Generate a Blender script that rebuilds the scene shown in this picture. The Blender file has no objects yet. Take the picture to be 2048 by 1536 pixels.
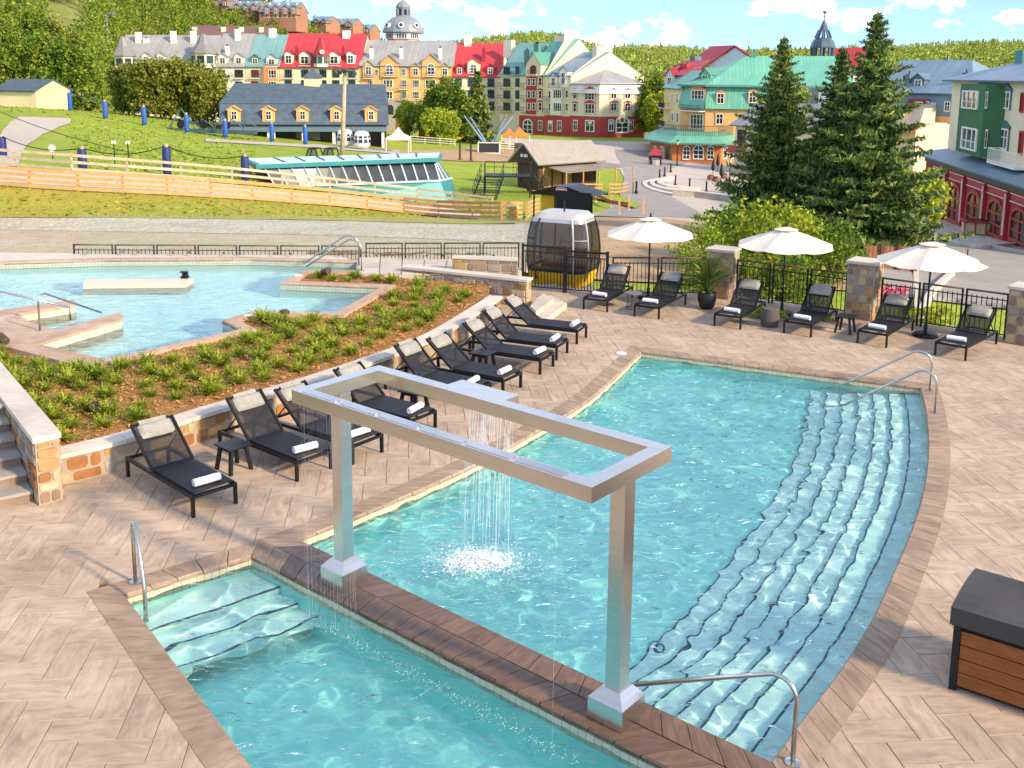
import bpy, bmesh, math, random
import numpy as np
from mathutils import Vector, Matrix
from mathutils.geometry import tessellate_polygon
random.seed(7); rng = np.random.default_rng(7)
R = math.radians
scene = bpy.context.scene
col = scene.collection

# ------------------------------------------------------------------ camera, sky, sun, exposure
FPX, PITCH, ROLL, CAMH, PPY = 2030.0, .1717, -.010, 6.3, 500.0      # focal length in pixels of a 2048 wide frame
cp_, sp_ = math.cos(PITCH), math.sin(PITCH); cr_, sr_ = math.cos(ROLL), math.sin(ROLL)
RIGHT = Vector((1, 0, 0)); FWD = Vector((0, cp_, -sp_)); UP = Vector((0, sp_, cp_))
cam = bpy.data.cameras.new('camera'); camo = bpy.data.objects.new('camera', cam); col.objects.link(camo)
cam.sensor_fit = 'HORIZONTAL'; cam.sensor_width = 36.0; cam.lens = FPX/2048*36
cam.shift_y = -(768-PPY)/2048; cam.clip_start = .1; cam.clip_end = 20000
rx = RIGHT*cr_-UP*sr_; ry = RIGHT*sr_+UP*cr_; rz = -FWD
camo.matrix_world = Matrix(((rx.x, ry.x, rz.x, 0), (rx.y, ry.y, rz.y, 0), (rx.z, ry.z, rz.z, CAMH), (0, 0, 0, 1)))
scene.camera = camo

SUN_DIR = Vector((.77, -.57, .49)).normalized()                     # towards the sun
SUN_EL = math.asin(SUN_DIR.z); SUN_AZ = math.atan2(SUN_DIR.x, SUN_DIR.y)
world = bpy.data.worlds.new('World'); scene.world = world; world.use_nodes = True
nt = world.node_tree; N = nt.nodes; L = nt.links
bg = N['Background']
sky = N.new('ShaderNodeTexSky'); sky.sky_type = 'NISHITA'; sky.sun_disc = False
sky.sun_elevation = SUN_EL; sky.sun_rotation = SUN_AZ
sky.air_density = 1.0; sky.dust_density = .1; sky.ozone_density = 2.0; sky.altitude = 600
tc = N.new('ShaderNodeTexCoord'); lift = N.new('ShaderNodeVectorMath'); lift.operation = 'ADD'; lift.inputs[1].default_value = (0, 0, .13); L.new(tc.outputs['Generated'], lift.inputs[0]); L.new(lift.outputs[0], sky.inputs[0]); sep = N.new('ShaderNodeSeparateXYZ'); L.new(tc.outputs['Generated'], sep.inputs[0])
def mth(op, a, b=None, c=None):
    n = N.new('ShaderNodeMath'); n.operation = op
    for i, v in enumerate((a, b, c)):
        if v is None: continue
        if isinstance(v, (int, float)): n.inputs[i].default_value = v
        else: L.new(v, n.inputs[i])
    return n.outputs[0]
# cloud layer: noise stretched along the horizon, more of it low down
mp = N.new('ShaderNodeMapping'); mp.inputs['Scale'].default_value = (1.0, 1.0, 2.3); mp.inputs['Location'].default_value = (.45, .1, .13)
L.new(tc.outputs['Generated'], mp.inputs[0])
nz = N.new('ShaderNodeTexNoise'); nz.inputs['Scale'].default_value = 13; nz.inputs['Detail'].default_value = 8; nz.inputs['Roughness'].default_value = .56
L.new(mp.outputs[0], nz.inputs[0])
ramp = N.new('ShaderNodeValToRGB'); ramp.color_ramp.elements[0].position = .555; ramp.color_ramp.elements[1].position = .68
L.new(mth('ADD', nz.outputs[0], mth('MINIMUM', mth('MULTIPLY', mth('MAXIMUM', mth('SUBTRACT', sep.outputs[2], .07), 0.0), 1.0), .10)), ramp.inputs[0])
hz = mth('MULTIPLY', mth('SUBTRACT', 1.0, mth('MINIMUM', mth('MULTIPLY', mth('MAXIMUM', sep.outputs[2], 0.0), 1.6), .62)), .95)
cl = mth('MULTIPLY', ramp.outputs[0], hz)
tint = N.new('ShaderNodeMixRGB'); tint.blend_type = 'MULTIPLY'; tint.inputs[0].default_value = 1.0
L.new(sky.outputs[0], tint.inputs[1]); tint.inputs[2].default_value = (.96, .98, 1.03, 1)
mix = N.new('ShaderNodeMixRGB'); L.new(cl, mix.inputs[0]); L.new(tint.outputs[0], mix.inputs[1]); mix.inputs[2].default_value = (11.5, 11.6, 12.2, 1)
L.new(mix.outputs[0], bg.inputs[0]); bg.inputs[1].default_value = .15

sun = bpy.data.lights.new('sun', 'SUN'); sun.energy = 3.5; sun.angle = R(4.5); sun.cycles.is_caustics_light = True; sun.color = (1.0, .79, .53)
suno = bpy.data.objects.new('sun', sun); col.objects.link(suno)
suno.rotation_euler = SUN_DIR.to_track_quat('Z', 'Y').to_euler()
scene.view_settings.view_transform = 'Standard'; scene.view_settings.look = 'None'
scene.view_settings.exposure = .96; scene.view_settings.gamma = 1.0
scene.render.engine = 'CYCLES'
scene.cycles.use_denoising = True; scene.cycles.max_bounces = 8; scene.cycles.transparent_max_bounces = 16
scene.cycles.caustics_refractive = True; scene.cycles.caustics_reflective = False
scene.cycles.sample_clamp_indirect = 6.0

# ------------------------------------------------------------------ measuring helpers (reference pixel -> point in the place)
def ray(px, py):
    a, b = px-1024, PPY-py
    return RIGHT*(cr_*a+sr_*b)+UP*(-sr_*a+cr_*b)+FWD*FPX
def gp(px, py, z=0.0):
    d = ray(px, py); t = (z-CAMH)/d.z
    return Vector((d.x*t, d.y*t, z))
def gd(px, py, D):
    d = ray(px, py); t = D/d.y
    return Vector((d.x*t, D, CAMH+d.z*t))
def pxm(D): return FPX/D

# ------------------------------------------------------------------ materials
def srgb(h):
    h = h.lstrip('#'); v = [int(h[i:i+2], 16)/255 for i in (0, 2, 4)]
    return tuple(c/12.92 if c <= .04045 else ((c+.055)/1.055)**2.4 for c in v)
MATS = {}
def M(name, colr, rough=.6, metal=0.0, var=.12, vs=3.0, bump=0.0, bs=40.0, col2=None, ovar=0.0, island=0.0, stretch=(1, 1, 1), coord='Object', spec=.4, detail=4, stripes=None):
    if name in MATS: return MATS[name]
    m = bpy.data.materials.new(name); m.use_nodes = True; MATS[name] = m
    nt = m.node_tree; n = nt.nodes; l = nt.links; b = n['Principled BSDF']
    c1 = srgb(colr) if isinstance(colr, str) else colr
    c2 = (srgb(col2) if isinstance(col2, str) else col2) if col2 else tuple(x*(1-var) for x in c1)
    c1b = c1 if col2 else tuple(min(1, x*(1+var*.6)) for x in c1)
    b.inputs['Roughness'].default_value = rough; b.inputs['Metallic'].default_value = metal
    b.inputs['Specular IOR Level'].default_value = spec
    t = n.new('ShaderNodeTexCoord'); mpn = n.new('ShaderNodeMapping'); mpn.inputs['Scale'].default_value = stretch
    l.new(t.outputs[coord], mpn.inputs[0])
    src = mpn.outputs[0]
    if ovar or island:
        oi = n.new('ShaderNodeObjectInfo'); ad = n.new('ShaderNodeVectorMath'); ad.operation = 'ADD'
        sc_ = n.new('ShaderNodeVectorMath'); sc_.operation = 'SCALE'; sc_.inputs['Scale'].default_value = 37.0
        cx = n.new('ShaderNodeCombineXYZ'); l.new(oi.outputs['Random'], cx.inputs[0]); l.new(oi.outputs['Random'], cx.inputs[1])
        l.new(cx.outputs[0], sc_.inputs[0]); l.new(src, ad.inputs[0]); l.new(sc_.outputs[0], ad.inputs[1]); src = ad.outputs[0]
    no = n.new('ShaderNodeTexNoise'); no.inputs['Scale'].default_value = vs; no.inputs['Detail'].default_value = detail; no.inputs['Roughness'].default_value = .6
    l.new(src, no.inputs[0])
    mr = n.new('ShaderNodeMapRange'); mr.inputs[1].default_value = .3; mr.inputs[2].default_value = .7; l.new(no.outputs[0], mr.inputs[0])
    mx = n.new('ShaderNodeMixRGB'); l.new(mr.outputs[0], mx.inputs[0]); mx.inputs[1].default_value = (*c1b, 1); mx.inputs[2].default_value = (*c2, 1)
    out = mx.outputs[0]
    if ovar or island:
        hs = n.new('ShaderNodeHueSaturation'); l.new(out, hs.inputs['Color'])
        val = n.new('ShaderNodeMath'); val.operation = 'MULTIPLY_ADD'
        if island:
            ge = n.new('ShaderNodeNewGeometry'); fr = n.new('ShaderNodeMath'); fr.operation = 'ADD'
            l.new(ge.outputs['Random Per Island'], fr.inputs[0]); l.new(oi.outputs['Random'], fr.inputs[1])
            f2 = n.new('ShaderNodeMath'); f2.operation = 'FRACT'; l.new(fr.outputs[0], f2.inputs[0]); rsrc = f2.outputs[0]
        else: rsrc = oi.outputs['Random']
        amp = max(ovar, island)
        l.new(rsrc, val.inputs[0]); val.inputs[1].default_value = 2*amp; val.inputs[2].default_value = 1-amp
        l.new(val.outputs[0], hs.inputs['Value'])
        hu = n.new('ShaderNodeMath'); hu.operation = 'MULTIPLY_ADD'; l.new(rsrc, hu.inputs[0]); hu.inputs[1].default_value = -.05*min(1, amp*3); hu.inputs[2].default_value = .5+.025*min(1, amp*3)
        l.new(hu.outputs[0], hs.inputs['Hue'])
        out = hs.outputs[0]
    hgt = None
    if stripes:                                                       # standing seams: (spacing in m along uv.x, width share)
        uv = n.new('ShaderNodeUVMap'); sx = n.new('ShaderNodeSeparateXYZ'); l.new(uv.outputs[0], sx.inputs[0])
        dv = n.new('ShaderNodeMath'); dv.operation = 'DIVIDE'; l.new(sx.outputs[0], dv.inputs[0]); dv.inputs[1].default_value = stripes[0]
        fr2 = n.new('ShaderNodeMath'); fr2.operation = 'FRACT'; l.new(dv.outputs[0], fr2.inputs[0])
        lt = n.new('ShaderNodeMath'); lt.operation = 'LESS_THAN'; l.new(fr2.outputs[0], lt.inputs[0]); lt.inputs[1].default_value = stripes[1]
        ms = n.new('ShaderNodeMixRGB'); ms.blend_type = 'MULTIPLY'; l.new(lt.outputs[0], ms.inputs[0]); l.new(out, ms.inputs[1]); ms.inputs[2].default_value = (.62, .62, .64, 1)
        out = ms.outputs[0]
        fl = n.new('ShaderNodeMath'); fl.operation = 'FLOOR'; l.new(dv.outputs[0], fl.inputs[0])
        wn = n.new('ShaderNodeTexWhiteNoise'); wn.noise_dimensions = '1D'; l.new(fl.outputs[0], wn.inputs['W'])
        hs2 = n.new('ShaderNodeHueSaturation'); l.new(out, hs2.inputs['Color'])
        va = n.new('ShaderNodeMath'); va.operation = 'MULTIPLY_ADD'; l.new(wn.outputs[0], va.inputs[0]); va.inputs[1].default_value = .16; va.inputs[2].default_value = .92
        l.new(va.outputs[0], hs2.inputs['Value']); out = hs2.outputs[0]
    l.new(out, b.inputs['Base Color'])
    if bump:
        nb = n.new('ShaderNodeTexNoise'); nb.inputs['Scale'].default_value = bs; nb.inputs['Detail'].default_value = 5; l.new(src, nb.inputs[0])
        bp = n.new('ShaderNodeBump'); bp.inputs['Strength'].default_value = bump; bp.inputs['Distance'].default_value = .02; l.new(nb.outputs[0], bp.inputs['Height']); l.new(bp.outputs[0], b.inputs['Normal'])
    return m
def leafmat(name, c1, c2, c3, trans=.35, rough=.55):
    m = bpy.data.materials.new(name); m.use_nodes = True; MATS[name] = m
    nt = m.node_tree; n = nt.nodes; l = nt.links; b = n['Principled BSDF']
    ge = n.new('ShaderNodeNewGeometry'); oi = n.new('ShaderNodeObjectInfo')
    ad = n.new('ShaderNodeMath'); ad.operation = 'MULTIPLY_ADD'; l.new(oi.outputs['Random'], ad.inputs[0]); ad.inputs[1].default_value = .25; l.new(ge.outputs['Random Per Island'], ad.inputs[2])
    t = n.new('ShaderNodeTexCoord'); no = n.new('ShaderNodeTexNoise'); no.inputs['Scale'].default_value = .55; l.new(t.outputs['Object'], no.inputs[0])
    a2 = n.new('ShaderNodeMath'); a2.operation = 'MULTIPLY_ADD'; l.new(no.outputs[0], a2.inputs[0]); a2.inputs[1].default_value = 1.0; l.new(ad.outputs[0], a2.inputs[2])
    a3 = n.new('ShaderNodeMath'); a3.operation = 'MULTIPLY_ADD'; l.new(a2.outputs[0], a3.inputs[0]); a3.inputs[1].default_value = .62; a3.inputs[2].default_value = -.2
    rp = n.new('ShaderNodeValToRGB'); l.new(a3.outputs[0], rp.inputs[0])
    e = rp.color_ramp.elements; e[0].color = (*srgb(c1), 1); e[1].color = (*srgb(c3), 1); e[0].position = .15; e[1].position = .9
    x = e.new(.5); x.color = (*srgb(c2), 1)
    l.new(rp.outputs[0], b.inputs['Base Color']); b.inputs['Roughness'].default_value = rough; b.inputs['Specular IOR Level'].default_value = .25
    tr = n.new('ShaderNodeBsdfTranslucent'); l.new(rp.outputs[0], tr.inputs[0])
    ms = n.new('ShaderNodeMixShader'); ms.inputs[0].default_value = trans
    l.new(b.outputs[0], ms.inputs[1]); l.new(tr.outputs[0], ms.inputs[2]); l.new(ms.outputs[0], n['Material Output'].inputs[0])
    return m
def glassmat(name, tintc, alpha, rough=.02):
    m = bpy.data.materials.new(name); m.use_nodes = True; MATS[name] = m
    nt = m.node_tree; n = nt.nodes; l = nt.links; b = n['Principled BSDF']
    b.inputs['Base Color'].default_value = (*srgb(tintc), 1); b.inputs['Roughness'].default_value = rough; b.inputs['Specular IOR Level'].default_value = .6
    tr = n.new('ShaderNodeBsdfTransparent'); tr.inputs[0].default_value = (.95, .98, .97, 1)
    ms = n.new('ShaderNodeMixShader'); ms.inputs[0].default_value = alpha
    l.new(tr.outputs[0], ms.inputs[1]); l.new(b.outputs[0], ms.inputs[2]); l.new(ms.outputs[0], n['Material Output'].inputs[0])
    return m

# ------------------------------------------------------------------ mesh helpers
class MB:
    def __init__(s): s.v = []; s.f = []; s.uv = []; s.hasuv = False
    def quad(s, a, b, c, d, uv=None):
        i = len(s.v); s.v += [tuple(a), tuple(b), tuple(c), tuple(d)]; s.f.append((i, i+1, i+2, i+3)); s._uv(uv, 4)
    def _uv(s, uv, k):
        if uv: s.hasuv = True; s.uv += list(uv)
        else: s.uv += [(0, 0)]*k
    def poly(s, pts, uv=None):
        i = len(s.v); s.v += [tuple(p) for p in pts]; s.f.append(tuple(range(i, i+len(pts)))); s._uv(uv, len(pts))
    def box(s, lo, hi, mat=None):
        x0, y0, z0 = lo; x1, y1, z1 = hi
        p = [Vector(q) for q in ((x0, y0, z0), (x1, y0, z0), (x1, y1, z0), (x0, y1, z0), (x0, y0, z1), (x1, y0, z1), (x1, y1, z1), (x0, y1, z1))]
        if mat: p = [mat @ q for q in p]
        s.hexa(p)
        return s
    def hexa(s, p):
        i = len(s.v); s.v += [tuple(q) for q in p]
        for f in ((0, 3, 2, 1), (4, 5, 6, 7), (0, 1, 5, 4), (1, 2, 6, 5), (2, 3, 7, 6), (3, 0, 4, 7)):
            s.f.append(tuple(i+k for k in f)); s.uv += [(0, 0)]*4
        return s
    def prism(s, pts, z0, z1, z1b=None):                              # pts: list of (x, y), counter-clockwise
        n = len(pts); i = len(s.v)
        s.v += [(p[0], p[1], z0) for p in pts]+[(p[0], p[1], z1) for p in pts]
        s.f.append(tuple(i+k for k in range(n-1, -1, -1))); s.uv += [(0, 0)]*n
        s.f.append(tuple(i+n+k for k in range(n))); s.uv += [(0, 0)]*n
        for k in range(n):
            s.f.append((i+k, i+(k+1) % n, i+n+(k+1) % n, i+n+k)); s.uv += [(0, 0)]*4
        return s
    def slab(s, a, b, c, d, th, uvs=True):                            # quad a-b (eave) c-d (ridge) given thickness along its normal
        a, b, c, d = map(Vector, (a, b, c, d)); n = (b-a).cross(d-a).normalized()*th
        w = (b-a).length; h = (d-a).length
        top = [a+n, b+n, c+n, d+n]
        e = (b-a).normalized() if w > 1e-6 else Vector((1, 0, 0))
        uv = [((q-a).dot(e)+50, (q-a).length) for q in (a, b, c, d)]
        s.poly(top, uv); s.poly([d, c, b, a])
        lo = [a, b, c, d]
        for k in range(4): s.poly([lo[k], lo[(k+1) % 4], top[(k+1) % 4], top[k]])
        return s
    def cone(s, ctr, r0, r1, z0, z1, n=12, cap=True, ph=0.0):
        i = len(s.v)
        for r, z in ((r0, z0), (r1, z1)):
            for k in range(n):
                t = 2*math.pi*k/n+ph; s.v.append((ctr[0]+r*math.cos(t), ctr[1]+r*math.sin(t), z))
        for k in range(n): s.f.append((i+k, i+(k+1) % n, i+n+(k+1) % n, i+n+k)); s.uv += [(k*1., 0), (k+1., 0), (k+1., 1), (k*1., 1)]
        if cap:
            s.f.append(tuple(i+k for k in range(n-1, -1, -1))); s.uv += [(0, 0)]*n
            s.f.append(tuple(i+n+k for k in range(n))); s.uv += [(0, 0)]*n
        return s
    def lathe(s, ctr, prof, n=16, ph=0.0):
        i = len(s.v)
        for r, z in prof:
            for k in range(n):
                t = 2*math.pi*k/n+ph; s.v.append((ctr[0]+r*math.cos(t), ctr[1]+r*math.sin(t), ctr[2]+z))
        for j in range(len(prof)-1):
            for k in range(n): s.f.append((i+j*n+k, i+j*n+(k+1) % n, i+(j+1)*n+(k+1) % n, i+(j+1)*n+k)); s.uv += [(0, 0)]*4
        m = i+(len(prof)-1)*n
        s.f.append(tuple(i+k for k in range(n-1, -1, -1))); s.uv += [(0, 0)]*n
        s.f.append(tuple(m+k for k in range(n))); s.uv += [(0, 0)]*n
        return s
    def tube(s, pts, r, n=8, closed=False):
        pts = [Vector(p) for p in pts]; i = len(s.v); rs = r if isinstance(r, (list, tuple)) else [r]*len(pts)
        ref = Vector((0, 0, 1))
        for j, p in enumerate(pts):
            t = (pts[min(j+1, len(pts)-1)]-pts[max(j-1, 0)]).normalized()
            u = t.cross(ref); 
            if u.length < 1e-3: u = t.cross(Vector((0, 1, 0)))
            u.normalize(); w = t.cross(u).normalized()
            if j and u.dot(lu) < 0 and abs(u.dot(lu)) > .5: u, w = -u, -w
            lu = u
            for k in range(n):
                a = 2*math.pi*k/n; s.v.append(tuple(p+(u*math.cos(a)+w*math.sin(a))*rs[j]))
        for j in range(len(pts)-1):
            for k in range(n): s.f.append((i+j*n+k, i+j*n+(k+1) % n, i+(j+1)*n+(k+1) % n, i+(j+1)*n+k)); s.uv += [(0, 0)]*4
        s.f.append(tuple(i+k for k in range(n-1, -1, -1))); s.uv += [(0, 0)]*n
        m = i+(len(pts)-1)*n; s.f.append(tuple(m+k for k in range(n))); s.uv += [(0, 0)]*n
        return s
    def bar(s, a, b, w, h):                                           # rectangular bar from a to b, w wide (sideways), h tall
        a, b = Vector(a), Vector(b); t = (b-a).normalized(); u = t.cross(Vector((0, 0, 1)))
        if u.length < 1e-3: u = Vector((1, 0, 0))
        u.normalize(); n = u.cross(t).normalized(); u *= w/2; n *= h/2
        s.hexa([a-u-n, a+u-n, b+u-n, b-u-n, a-u+n, a+u+n, b+u+n, b-u+n]); return s
    def mesh(s, name, mat, smooth=False):
        me = bpy.data.meshes.new(name); me.from_pydata(s.v, [], s.f)
        if s.hasuv:
            ul = me.uv_layers.new(name='UVMap'); ul.data.foreach_set('uv', np.array(s.uv, dtype=np.float32).ravel())
        for m in (mat if isinstance(mat, (list, tuple)) else [mat]): me.materials.append(m)
        bm = bmesh.new(); bm.from_mesh(me); bmesh.ops.recalc_face_normals(bm, faces=bm.faces); bm.to_mesh(me); bm.free()
        if smooth: me.polygons.foreach_set('use_smooth', [True]*len(me.polygons))
        me.update(); return me
    def build(s, name, mat, parent=None, smooth=False, matrix=None):
        return obj(name, s.mesh(name, mat, smooth), parent, matrix)
def obj(name, me, parent=None, matrix=None):
    o = bpy.data.objects.new(name, me); col.objects.link(o)
    if parent is not None:
        o.parent = parent
        if not parent.get('_local'): o.matrix_parent_inverse = Matrix.Translation(-Vector(parent['_loc'])) if '_loc' in parent else Matrix.Identity(4)
    if matrix is not None: o.matrix_basis = matrix
    return o
def npmesh(name, verts, faces, mat, smooth=False):                   # arrays with constant face size
    me = bpy.data.meshes.new(name); verts = np.asarray(verts, np.float32); faces = np.asarray(faces, np.int32)
    k = faces.shape[1]
    me.vertices.add(len(verts)); me.vertices.foreach_set('co', verts.ravel())
    me.loops.add(faces.size); me.loops.foreach_set('vertex_index', faces.ravel())
    me.polygons.add(len(faces)); me.polygons.foreach_set('loop_start', np.arange(0, faces.size, k, dtype=np.int32))
    me.polygons.foreach_set('loop_total', np.full(len(faces), k, np.int32))
    if smooth: me.polygons.foreach_set('use_smooth', np.ones(len(faces), bool))
    for m in (mat if isinstance(mat, (list, tuple)) else [mat]): me.materials.append(m)
    me.update(calc_edges=True); me.validate(); return me
def tag(o, label=None, cat=None, group=None, kind=None):
    if label: o['label'] = label
    if cat: o['category'] = cat
    if group: o['group'] = group
    if kind: o['kind'] = kind
    return o
def thing(name, label, cat, loc=(0, 0, 0), group=None, local=False):
    """Empty at a thing's base. Children are given in world coordinates, or in the thing's own when local."""
    o = bpy.data.objects.new(name, None); col.objects.link(o); o.location = loc; o.empty_display_size = .2
    o['_loc'] = tuple(loc)
    if local: o['_local'] = 1
    return tag(o, label, cat, group)
def copy_tree(o, matrix, label=None, group=None):
    c = o.copy(); col.objects.link(c); c.matrix_basis = matrix
    if label: c['label'] = label
    if group: c['group'] = group
    for ch in kids(o):
        d = ch.copy(); col.objects.link(d); d.parent = c
        for g in kids(ch):
            e = g.copy(); col.objects.link(e); e.parent = d
    return c
KID = {}
def kids(o):
    return list(o.children)
def TR(loc, rz=0.0, s=1.0): return Matrix.Translation(Vector(loc)) @ Matrix.Rotation(rz, 4, 'Z') @ Matrix.Scale(s, 4)
def catmull(pts, step):
    pts = [Vector(p) for p in pts]; out = []
    for i in range(len(pts)-1):
        p0, p1, p2, p3 = pts[max(i-1, 0)], pts[i], pts[i+1], pts[min(i+2, len(pts)-1)]
        n = max(1, int(round((p2-p1).length/step)))
        for k in range(n):
            t = k/n
            out.append(.5*((2*p1)+(p2-p0)*t+(2*p0-5*p1+4*p2-p3)*t*t+(3*p1-p0-3*p2+p3)*t**3))
    out.append(pts[-1]); return out
def resample(pts, n):
    pts = [Vector(p) for p in pts]; d = [0]
    for a, b in zip(pts, pts[1:]): d.append(d[-1]+(b-a).length)
    out = []; j = 0
    for k in range(n+1):
        t = d[-1]*k/n
        while j < len(pts)-2 and d[j+1] < t: j += 1
        f = (t-d[j])/max(1e-9, d[j+1]-d[j]); out.append(pts[j].lerp(pts[j+1], min(1, f)))
    return out
def plen(pts): return sum((b-a).length for a, b in zip(pts, pts[1:]))
def offset(pts, w, closed=False):                                     # to the right-hand side of travel when w > 0
    out = []; n = len(pts)
    for i, p in enumerate(pts):
        a = pts[(i-1) % n] if (closed or i) else None; b = pts[(i+1) % n] if (closed or i < n-1) else None
        d1 = (p-a).to_2d().normalized() if a is not None else None; d2 = (b-p).to_2d().normalized() if b is not None else None
        if d1 is None: d1 = d2
        if d2 is None: d2 = d1
        n1 = Vector((d1.y, -d1.x)); n2 = Vector((d2.y, -d2.x)); m = (n1+n2)
        m = m.normalized() if m.length > 1e-6 else n1
        k = w/max(.4, m.dot(n1)); out.append(Vector((p.x+m.x*k, p.y+m.y*k, p.z)))
    return out
def inside(x, y, poly):
    c = False; j = len(poly)-1
    for i in range(len(poly)):
        a, b = poly[i], poly[j]
        if (a[1] > y) != (b[1] > y) and x < (b[0]-a[0])*(y-a[1])/(b[1]-a[1])+a[0]: c = not c
        j = i
    return c
def inside_np(X, Y, poly):
    c = np.zeros(X.shape, bool); j = len(poly)-1
    for i in range(len(poly)):
        ax, ay = poly[i][0], poly[i][1]; bx, by = poly[j][0], poly[j][1]
        if ay != by: c ^= ((ay > Y) != (by > Y)) & (X < (bx-ax)*(Y-ay)/(by-ay)+ax)
        j = i
    return c
def flatpoly(name, loops, z, mat, parent=None):                       # flat sheet, first loop outer, the others holes
    ls = [[Vector((p[0], p[1], 0)) for p in lp] for lp in loops]
    flat = [p for lp in ls for p in lp]; tri = tessellate_polygon(ls)
    mb = MB(); mb.v = [(p.x, p.y, z) for p in flat]; mb.f = [tuple(t) for t in tri]; mb.uv = [(0, 0)]*(3*len(tri))
    o = mb.build(name, mat, parent)
    if sum(p.normal.z for p in o.data.polygons) < 0: o.data.flip_normals()
    return o

# ------------------------------------------------------------------ terrain: surveyed spots (reference pixel, distance) -> height field
SPOTS = [(-200, 505, 39), (300, 505, 39), (800, 507, 39), (1050, 522, 37), (-150, 442, 52), (0, 442, 52), (300, 442, 52), (600, 443, 52), (900, 456, 53),
         (-150, 372, 55), (0, 378, 56), (250, 386, 58), (500, 402, 62), (760, 427, 69), (960, 444, 74), (0, 322, 72), (250, 328, 76), (500, 336, 82), (-150, 300, 75),
         (0, 265, 105), (150, 238, 130), (0, 212, 150), (-150, 205, 150), (300, 238, 140), (430, 268, 138), (600, 292, 130), (780, 302, 140), (850, 330, 112), (700, 352, 95), (930, 402, 82),
         (1000, 335, 120), (1000, 300, 155), (1000, 272, 220), (1200, 273, 235), (1300, 290, 200), (1300, 330, 150), (1270, 380, 105), (1250, 430, 68), (1300, 462, 50), (1400, 470, 46),
         (1400, 327, 178), (1450, 372, 128), (1600, 330, 172), (1700, 500, 50), (1900, 478, 75), (2040, 462, 86), (1990, 560, 47), (1960, 640, 33), (2150, 640, 33), (2200, 470, 86), (1860, 430, 98),
         (600, 258, 262), (250, 240, 262), (850, 262, 262), (1800, 300, 170), (2200, 300, 170), (1250, 540, 36), (1450, 540, 36), (1600, 560, 36)]
CP = np.array([gd(*s)[:] for s in SPOTS]+[(-160, 60, 3), (-160, 150, 6), (-160, 262, -4), (0, 330, -8.5), (-160, 330, -6), (150, 330, -10), (150, 180, -10), (90, 60, -6), (90, 20, -3), (-90, 20, -1), (0, 15, -1.0), (30, 15, -1.5)])
def _tps():
    n = len(CP); d = np.linalg.norm(CP[:, None, :2]-CP[None, :, :2], axis=2)
    K = np.where(d > 0, d*d*np.log(np.maximum(d, 1e-9)), 0)+np.eye(n)*60.0
    Pm = np.c_[np.ones(n), CP[:, :2]]; A = np.zeros((n+3, n+3)); A[:n, :n] = K; A[:n, n:] = Pm; A[n:, :n] = Pm.T
    return np.linalg.solve(A, np.r_[CP[:, 2], 0, 0, 0])
TW = _tps()
def tz(X, Y):
    X = np.atleast_1d(np.asarray(X, float)); Y = np.atleast_1d(np.asarray(Y, float)); out = np.empty(X.size); n = len(CP)
    xf, yf = X.ravel(), Y.ravel()
    for s in range(0, X.size, 20000):
        xs, ys = xf[s:s+20000], yf[s:s+20000]
        d2 = (xs[:, None]-CP[None, :, 0])**2+(ys[:, None]-CP[None, :, 1])**2
        out[s:s+20000] = (.5*d2*np.log(np.maximum(d2, 1e-12)))@TW[:n]+TW[n]+TW[n+1]*xs+TW[n+2]*ys
    return out.reshape(X.shape)
def gz(x, y): return float(tz(x, y)[0])
def gt(px, py, dmin=31.0, dmax=330.0, lift=0.0):                      # first spot of the terrain seen through a reference pixel
    d = ray(px, py); t = np.geomspace(dmin, dmax, 260)
    z = CAMH+d.z/d.y*t-tz(d.x/d.y*t, t); k = np.argmax(z < 0)
    if k == 0: k = len(t)-1
    a, b = t[max(k-1, 0)], t[k]
    za, zb = z[max(k-1, 0)], z[k]; T = a+(b-a)*za/(za-zb) if za != zb else b
    return Vector((d.x/d.y*T, T, gz(d.x/d.y*T, T)+lift))
def foot(px, D):                                                      # ground spot in pixel column px at distance D
    p = gd(px, 300, D); return Vector((p.x, D, gz(p.x, D)))

# --- ground materials
def groundmat(name, cs, scales, bump=.5, bs=25.0, rough=.95):
    m = bpy.data.materials.new(name); m.use_nodes = True; nt = m.node_tree; n = nt.nodes; l = nt.links; b = n['Principled BSDF']
    t = n.new('ShaderNodeTexCoord'); cur = None
    for i, sc in enumerate(scales):
        no = n.new('ShaderNodeTexNoise'); no.inputs['Scale'].default_value = sc; no.inputs['Detail'].default_value = 6; no.inputs['Roughness'].default_value = .65
        l.new(t.outputs['Object'], no.inputs[0])
        mr = n.new('ShaderNodeMapRange'); mr.inputs[1].default_value = .38; mr.inputs[2].default_value = .62; l.new(no.outputs[0], mr.inputs[0])
        mx = n.new('ShaderNodeMixRGB'); l.new(mr.outputs[0], mx.inputs[0])
        if cur is None: mx.inputs[1].default_value = (*srgb(cs[0]), 1)
        else: l.new(cur, mx.inputs[1])
        mx.inputs[2].default_value = (*srgb(cs[i+1]), 1)
        if i: 
            k = n.new('ShaderNodeMath'); k.operation = 'MULTIPLY'; l.new(mr.outputs[0], k.inputs[0]); k.inputs[1].default_value = .6; l.new(k.outputs[0], mx.inputs[0])
        cur = mx.outputs[0]
    l.new(cur, b.inputs['Base Color']); b.inputs['Roughness'].default_value = rough; b.inputs['Specular IOR Level'].default_value = .2
    nb = n.new('ShaderNodeTexNoise'); nb.inputs['Scale'].default_value = bs; nb.inputs['Detail'].default_value = 6; l.new(t.outputs['Object'], nb.inputs[0])
    bp = n.new('ShaderNodeBump'); bp.inputs['Strength'].default_value = bump; bp.inputs['Distance'].default_value = .15; l.new(nb.outputs[0], bp.inputs['Height']); l.new(bp.outputs[0], b.inputs['Normal'])
    return m
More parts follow.
